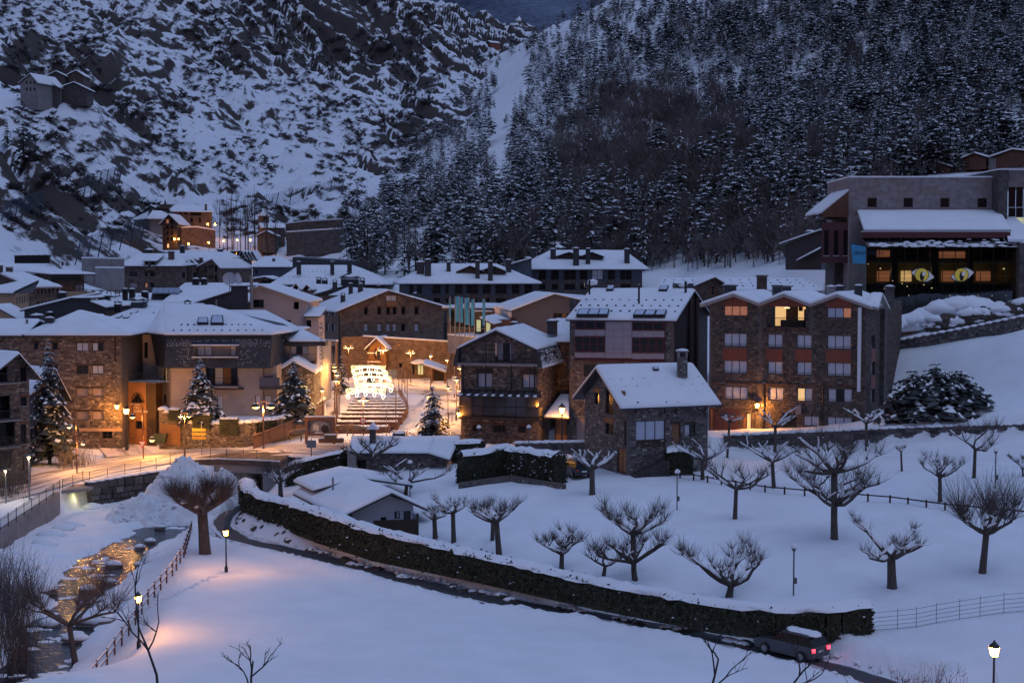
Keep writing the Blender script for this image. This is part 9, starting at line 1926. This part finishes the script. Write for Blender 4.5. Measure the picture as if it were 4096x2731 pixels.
# snow heap ploughed beside the bridge
def heap(name,label,c,rx,ry,H_,seed,ang=0,n=72):
 u = np.linspace(-1,1,n); A_,B_ = np.meshgrid(u,u); r = np.hypot(A_,B_); x = c[0] + (A_ * math.cos(ang) - B_ * math.sin(ang)) * rx; y = c[1] + (A_ * math.sin(ang) + B_ * math.cos(ang)) * ry
 z = c[2] - .8 + H_ * (1 - np.clip(r,0,1) ** 1.25) + (ridged(x * 1.0,y * 1.0,5,seed) - .5) * 1.9 * (1 - np.clip(r,0,1) ** 4) * min(1,H_ / 3) + (ridged(x * 2.7,y * 2.7,2,seed + 7) - .5) * .8 * (r < .95) - smooth(.9,1.05,r) * 3; i = np.arange(n * n).reshape(n,n); Q_ = np.stack([i[:-1,:-1],i[:-1,1:],i[1:,1:],i[1:,:-1]],-1).reshape(-1,4)
 Q_ = Q_[(r.ravel()[Q_] < 1.02).all(1)]; t = thing(name,label,'snow heap',c); fast_obj('pile',np.stack([x,y,z],-1).reshape(-1,3),Q_,SNOWR,parent=t); mb = MB(); rs_ = random.Random(seed)
 for _ in range(150):
  i_,j_ = rs_.randrange(6,n - 6),rs_.randrange(6,n - 6)
  if r[i_,j_] < .93: k_ = rs_.uniform(.08,.34); mb.blob((x[i_,j_],y[i_,j_],z[i_,j_]),(k_,k_ * .8),rs_.randrange(999),5,.9)
 mb.build('clods',SNOWR,t)['kind'] = 'stuff'; return t
q = P(735,2020,142.5); heap('snow_heap','huge lumpy heap of ploughed snow tipped beside the bridge',(q.x,143,-5.0),6.0,6.5,6.3,3); q = P(560,2060,138); heap('snow_heap','lower apron of the ploughed snow spreading towards the river',(q.x,139.5,-5.4),5.5,4.0,3.2,4); q = P(880,1990,146); heap('snow_heap','second smaller peak of ploughed snow under the bridge end',(q.x,146.5,-4.6),3.2,3.4,4.6,5)
mb = MB(); rs = random.Random(77)    # ploughed crumbs along the lane, the roads and a trodden trail
for a,b in zip(LANE[2:-1],LANE[3:]):
 d_ = (b - a).normalized(); n_ = Vector((-d_.y,d_.x,0))
 for _ in range(int((b - a).length * 9)): q = a.lerp(b,rs.random()) + n_ * rs.choice((-1,1)) * (1.25 + abs(rs.gauss(0,.55))); k_ = rs.uniform(.05,.22); mb.blob((q.x,q.y,gz1(q.x,q.y) + .12),(k_ * 1.2,k_),rs.randrange(999),5,.8)
for i in range(70): q = onground(590 + i * 4.2 + rs.uniform(-6,6),2425 - i * 1.9 + rs.uniform(-5,5)); mb.blob(q + Vector((0,0,-.02)),(.2,.14),i,5,.5)
o = mb.build('snow_crumbs',SNOWR); tag(o,'loose ploughed snow lumps strewn along the lane edges and trodden path','snow',None,'stuff')
# boulders in and beside the river
rs = random.Random(21); BOU = mat('river_boulder',(.14,.12,.11),.85,var=.4,scale=1.5,bump=.6); bl = [(640,2255,1.5),(455,2262,.7),(525,2405,1.3),(380,2490,1.5),(250,2130,1.2),(205,2155,1.3),(175,2190,1.2),(290,2115,1.1),(140,2370,1.6),(90,2290,1.3),(370,2040,1.1),(560,2260,.5),(600,2165,.5),(640,2110,.5),(560,2190,.5),(430,2330,.6),(350,2360,.7),(470,2440,.5),(300,2560,.9),(200,2500,.8),(420,2400,.5)]
for i,(x,y,r) in enumerate(bl):
 p = G(x,y,-5.3); p = G(x,y,water_z(p.y) + .1); t = thing('river_boulder','rounded boulder with thick snow cap lying in the stream bed','boulder',p,'boulders in the river bed'); mb = MB(); mb.blob(p + Vector((0,0,-.2)),(r * 1.2,r * .8),i,9,.65); mb.build('rock',BOU,t); mb = MB(); mb.blob(p + Vector((0,.05,r * .22)),(r * 1.12,r * .76),i + 50,9,.5); mb.build('snow_cap',SNOW,t,True)
mb = MB()
for i in range(130):
 k = rs.uniform(.2,.98); tot = len(RIV) - 2; j = int(k * tot); a,b = RIV[j],RIV[j + 1]; u = rs.random(); x,y = a[0] + (b[0] - a[0]) * u + rs.gauss(0,2.2),a[1] + (b[1] - a[1]) * u + rs.gauss(0,1)
 r = rs.uniform(.1,.8) ** 1.5 + .1
 for _ in range(3): mb.blob((x + rs.uniform(-r,r),y + rs.uniform(-r,r) * .6,water_z(y) - .03),(r * rs.uniform(.5,1.1),r * rs.uniform(.3,.7)),rs.randrange(999),7,.22)
o = mb.build('ice_floes',SNOW,None,True); tag(o,'flat snow covered ice patches and small stones scattered on the dark water','ice',None,'stuff')
# ---------------------------------------------------------------- signs and small things
def sign_post(px,py,Y,top,label,boards,m_post=None,cat='sign'):
 a = P(px,py,Y); t = thing('road_sign',label,cat,a); mb = MB(); mb.tube([a - Vector((0,0,.3)),(a.x,a.y,P(px,top,Y).z)],.05,6); mb.build('post',m_post or ZINC,t)
 fr = Fr((a.x - 1,a.y - .08),(a.x + 1,a.y - .08))
 for (x0,y0,x1,y1,m_,tx,tc) in boards:
  u0,z1 = fr.px(x0,y0); u1,z0 = fr.px(x1,y1); mb = MB(); bar(mb,fr,u0,z0,u1,z1,-.02,.02); b = mb.build('board',m_,t)
  if tx: text('lettering',tx,b,fr.pt(u0 + .06,z0 + (z1 - z0) * .28,.03),fr.u,(0,0,1),(z1 - z0) * .42,tc)
 return t,fr
YL = mat('sign_yellow',(.62,.36,.04),.6); BK = mat('sign_ink',(.02,.02,.02),.7); SG = mat('sign_grey',(.20,.20,.21),.6)
zp = lambda k,r: (*Z(k,r[0],r[1]),*Z(k,r[2],r[3]))
sign_post(*Z(4,590,1310),157.5,Z(4,590,970)[1],'post with three yellow direction boards at the bridge',[(*zp(4,[482,1035,638,1068]),YL,'Centre',BK),(*zp(4,[482,1082,638,1115]),YL,'Hotel',BK),(*zp(4,[482,1130,638,1160]),YL,'Burger Bar',BK)])
sign_post(*Z(6,1358,600),190,Z(6,1358,360)[1],'stack of dark finger boards behind the light garlands',[(*zp(6,[1293,368 + 25 * k,1390,388 + 25 * k]),SG,'Canillo' if k == 0 else '',TXT) for k in range(4)])
sign_post(*Z(6,1270,1090),163,Z(6,1270,810)[1],'brown finger sign in front of the plaza steps',[(*zp(6,[1188,826,1308,846]),mat('sign_tan',(.5,.36,.24),.6),'Centre comercial',BK)])
RNG = mat('sign_red',(.55,.03,.03),.5); a = P(*Z(6,1003,947),163.7); t = thing('speed_sign','round speed limit 30 sign on the twin lamp post','sign',a)
for r,m_,o_ in ((.36,RNG,0),(.27,TXT,.02)): mb = MB(); mb.tube([a + Vector((0,-o_,0)),a + Vector((0,-o_ - .03,0))],r,18); mb.build('disc',m_,t)
text('lettering','30',t,a + Vector((-.17,-.06,-.11)),(1,0,0),(0,0,1),.23,BK)
a = P(*Z(3,1622,1205),157.8); t = thing('give_way_sign','triangular give way sign on the hooked lamp post','sign',a)
for s,m_,o_ in ((.45,RNG,0),(.30,TXT,.02)): mb = MB(); V = [a + Vector((x * s,-o_,z * s)) for x,z in ((-1,.58),(1,.58),(0,-1.15))]; mb.add(V + [v + Vector((0,.02,0)) for v in V],[(2,1,0),(3,4,5)]); mb.build('plate',m_,t)
a = P(*Z(6,2035,600),186); fr = Fr((a.x - 1,186),(a.x + 1,186)); t = thing('ski_totem','white vertical information totem beside the plaza ramp','totem',a); h = fr.rect(6,[2018,445,2058,610]); mb = MB(); bar(mb,fr,*h,-.2,0); mb.build('panel',TXT,t); text('lettering','X',t,fr.pt(h[0] + .3,h[3] - .9,.02),fr.u,(0,0,1),.5,BK); mb = MB(); bar(mb,fr,h[0] - .5,h[1] - .3,h[2] + .7,h[1],-.8,.3); mb.build('foot',SNOW,t)
t,fr = sign_post(*Z(6,1790,1390) if 0 else Z(4,1840,1385),148.5,Z(4,1840,1150)[1],'dark framed notice board with snow on top by the bridge railing',[(*zp(4,[1785,1170,1895,1255]),SG,'',BK)],METAL)
a,b = P(*Z(6,480,1330),1),0
for x0,x1,lb in ((490,512,'blue and white vertical banner hanging under the balcony wing eave'),):
 fr = Fr(P(*Z(6,478,330),177),P(*Z(6,530,330),177)); h = fr.rect(6,[484,95,522,340]); t = thing('vertical_banner',lb,'banner',fr.pt(h[0],h[1])); mb = MB(); bar(mb,fr,*h,-.02,.02); mb.build('cloth',TXT,t); text('lettering','X GRANDVALIRA',t,fr.pt(h[0] + .75,h[1] + .25,.03),(0,0,1),-fr.u,.5,FTX)
p = P(*Z(3,1835,1215),164); t = thing('rubbish_container','dark green wheeled rubbish container beside the garage door','container',p); mb = MB(); mb.hexa([p + Vector((x * .55,y * .4,.15)) for x,y in ((-1,-1),(1,-1),(1,1),(-1,1))],[p + Vector((x * .72,y * .5,1.1)) for x,y in ((-1,-1),(1,-1),(1,1),(-1,1))]); mb.build('bin',mat('bin_green',(.02,.035,.025),.5),t); mb = MB(); mb.box(p + Vector((0,0,1.17)),(1.5,1.05,.1)); mb.build('lid',mat('bin_lid',(.03,.04,.03),.5),t); [MB.build(m_,'wheel',METAL,t) for m_ in [(lambda z: (z.tube([p + Vector((sx * .5,-.3,.1)),p + Vector((sx * .5,-.2,.1))],.1,8),z)[1])(MB()) for sx in (-1,1)]]
fr = Fr(bs[0],bs[1]); h = fr.rect(4,[132,985,360,1215]); t = thing('garage_door','wide brown sliding door in the garden wall','door',fr.pt(h[0],h[1],.1))
for k in range(6): mb = MB(); bar(mb,fr,h[0] + (h[2] - h[0]) * k / 6 + .01,h[1],h[0] + (h[2] - h[0]) * (k + 1) / 6 - .01,h[3],.12,.18); mb.build('panel',WOODO,t)
# nativity hut and cow statues
p0,p1 = P(*Z(6,1790,495),205),P(*Z(6,1940,495),205); t = thing('nativity_hut','open timber nativity hut with snow roof on the plaza','hut',p0); zr = P(*Z(6,1850,345),205).z
roof(t,[[Vector((p0.x - 1.2,204.2,zr + .5)),Vector((p1.x + .2,204.2,zr - .6)),Vector((p1.x + .2,208,zr - .2)),Vector((p0.x - 1.2,208,zr + .9))]],snow=.3,m=WOODO); mb = MB(); [mb.tube([(x,y,p0.z - .3),(x,y,zr)],.1,6) for x in (p0.x,p1.x) for y in (204.5,207.6)]; mb.build('posts',WOODO,t); mb = MB(); mb.box(((p0.x + p1.x) / 2,207.8,p0.z + 1),(p1.x - p0.x,.1,2.4)); mb.build('back_wall',WOOD,t)
COW = mat('cow_tan',(.42,.25,.13),.8,col2=(.30,.16,.08),scale=1.5)
def cow(p,fl,label,m_,s=1.0):
 J = [(0,0,1.15,.30),(.55,0,1.18,.31),(-.55,0,1.15,.28),(.85,0,1.25,.22),(1.08,0,1.45,.15),(1.32,0,1.42,.12),(1.52,0,1.28,.08)] + [(x,y,z,r) for x,y in ((.62,.17),(.62,-.17),(-.62,.17),(-.62,-.17)) for z,r in ((.72,.11),(.38,.065),(.04,.06))] + [(-.85,0,1.2,.05),(-.92,0,.7,.03),(1.15,.2,1.55,.03),(1.15,-.2,1.55,.03)]
 E = [(0,1),(0,2),(1,3),(3,4),(4,5),(5,6)] + sum([[(1 if k < 2 else 2,7 + 3 * k),(7 + 3 * k,8 + 3 * k),(8 + 3 * k,9 + 3 * k)] for k in range(4)],[]) + [(2,19),(19,20),(4,21),(4,22)]
 me = bpy.data.meshes.new('cow_statue'); me.from_pydata([(x * fl * s,y * s,z * s) for x,y,z,r in J],E,[]); me.materials.append(m_); o = bpy.data.objects.new('cow_statue',me); link(o); o.location = p; o.modifiers.new('skin','SKIN'); sk = me.skin_vertices[0].data
 for k,j in enumerate(J): sk[k].radius = (j[3] * s,j[3] * s)
 sk[0].use_root = True; o.modifiers.new('sub','SUBSURF').levels = 1; o.modifiers[-1].render_levels = 2; tag(o,label,'statue')
for x,y,d,fl,lb in ((948,1130,160,-1,'tan cow statue facing left below the plaza steps'),(765,1120,161.5,1,'brown and white cow statue half hidden by the picture board'),(238,1178,157,1,'tan cow statue facing right beside the boarded ramp')): q = P(*Z(6,x,y),d); cow(Vector((q.x,q.y,q.z - .05)),fl,lb,COW,.95)
fig = P(*Z(6,1180,248),227.4); t = thing('balcony_figure','stuffed figure with white face standing on the timber chalet balcony','figure',fig); mb = MB(); mb.lathe([(.22,0),(.25,.5),(.3,1.1),(.18,1.45),(.1,1.5)],fig,10); mb.build('coat',BLK,t); mb = MB(); mb.blob(fig + Vector((0,0,1.65)),.19,1,9,1.0); mb.build('head',TXT,t); mb = MB(); [mb.tube([fig + Vector((s * .25,0,1.3)),fig + Vector((s * .42,-.1,.95)),fig + Vector((s * .3,-.25,.75))],[.09,.08,.06],6) for s in (-1,1)]; mb.build('arms',TXT,t)
# rockfall nets on the left slope
NET = mat('net_blue',(.05,.075,.11),.7)
for i,(x0,y0,x1,y1,hh,d0,d1) in enumerate(((300,1030,560,945,75,372,398),(300,790,470,735,75,432,445),(1040,845,1360,775,62,520,560),(0,880,160,830,70,372,380))):
 a,b = P(x0,y0,d0),P(x1,y1,d1); hz = hh / FPX * d0; t = thing('rockfall_net',['rockfall net above the balcony hall','rockfall net below the high hamlet','long rockfall net over the chapel','rockfall net at the foot of the near spur'][i] + ', blue mesh on leaning posts','net',a)
 for k in range(7): p = a.lerp(b,k / 6); mb = MB(); mb.tube([p - Vector((0,0,2)),p + Vector((1.8,-.6,hz))],.16,5); mb.build('post',NET,t)
 mb = MB(); [mb.tube([a + Vector((1.8 * z,-.6 * z,hz * z)),b + Vector((1.8 * z,-.6 * z,hz * z))],.05,3) for z in np.linspace(0.05,1,12)]; [mb.tube([a.lerp(b,k / 40),a.lerp(b,k / 40) + Vector((1.8,-.6,hz))],.03,3,cap=False) for k in range(41)]; mb.build('mesh',NET,t)
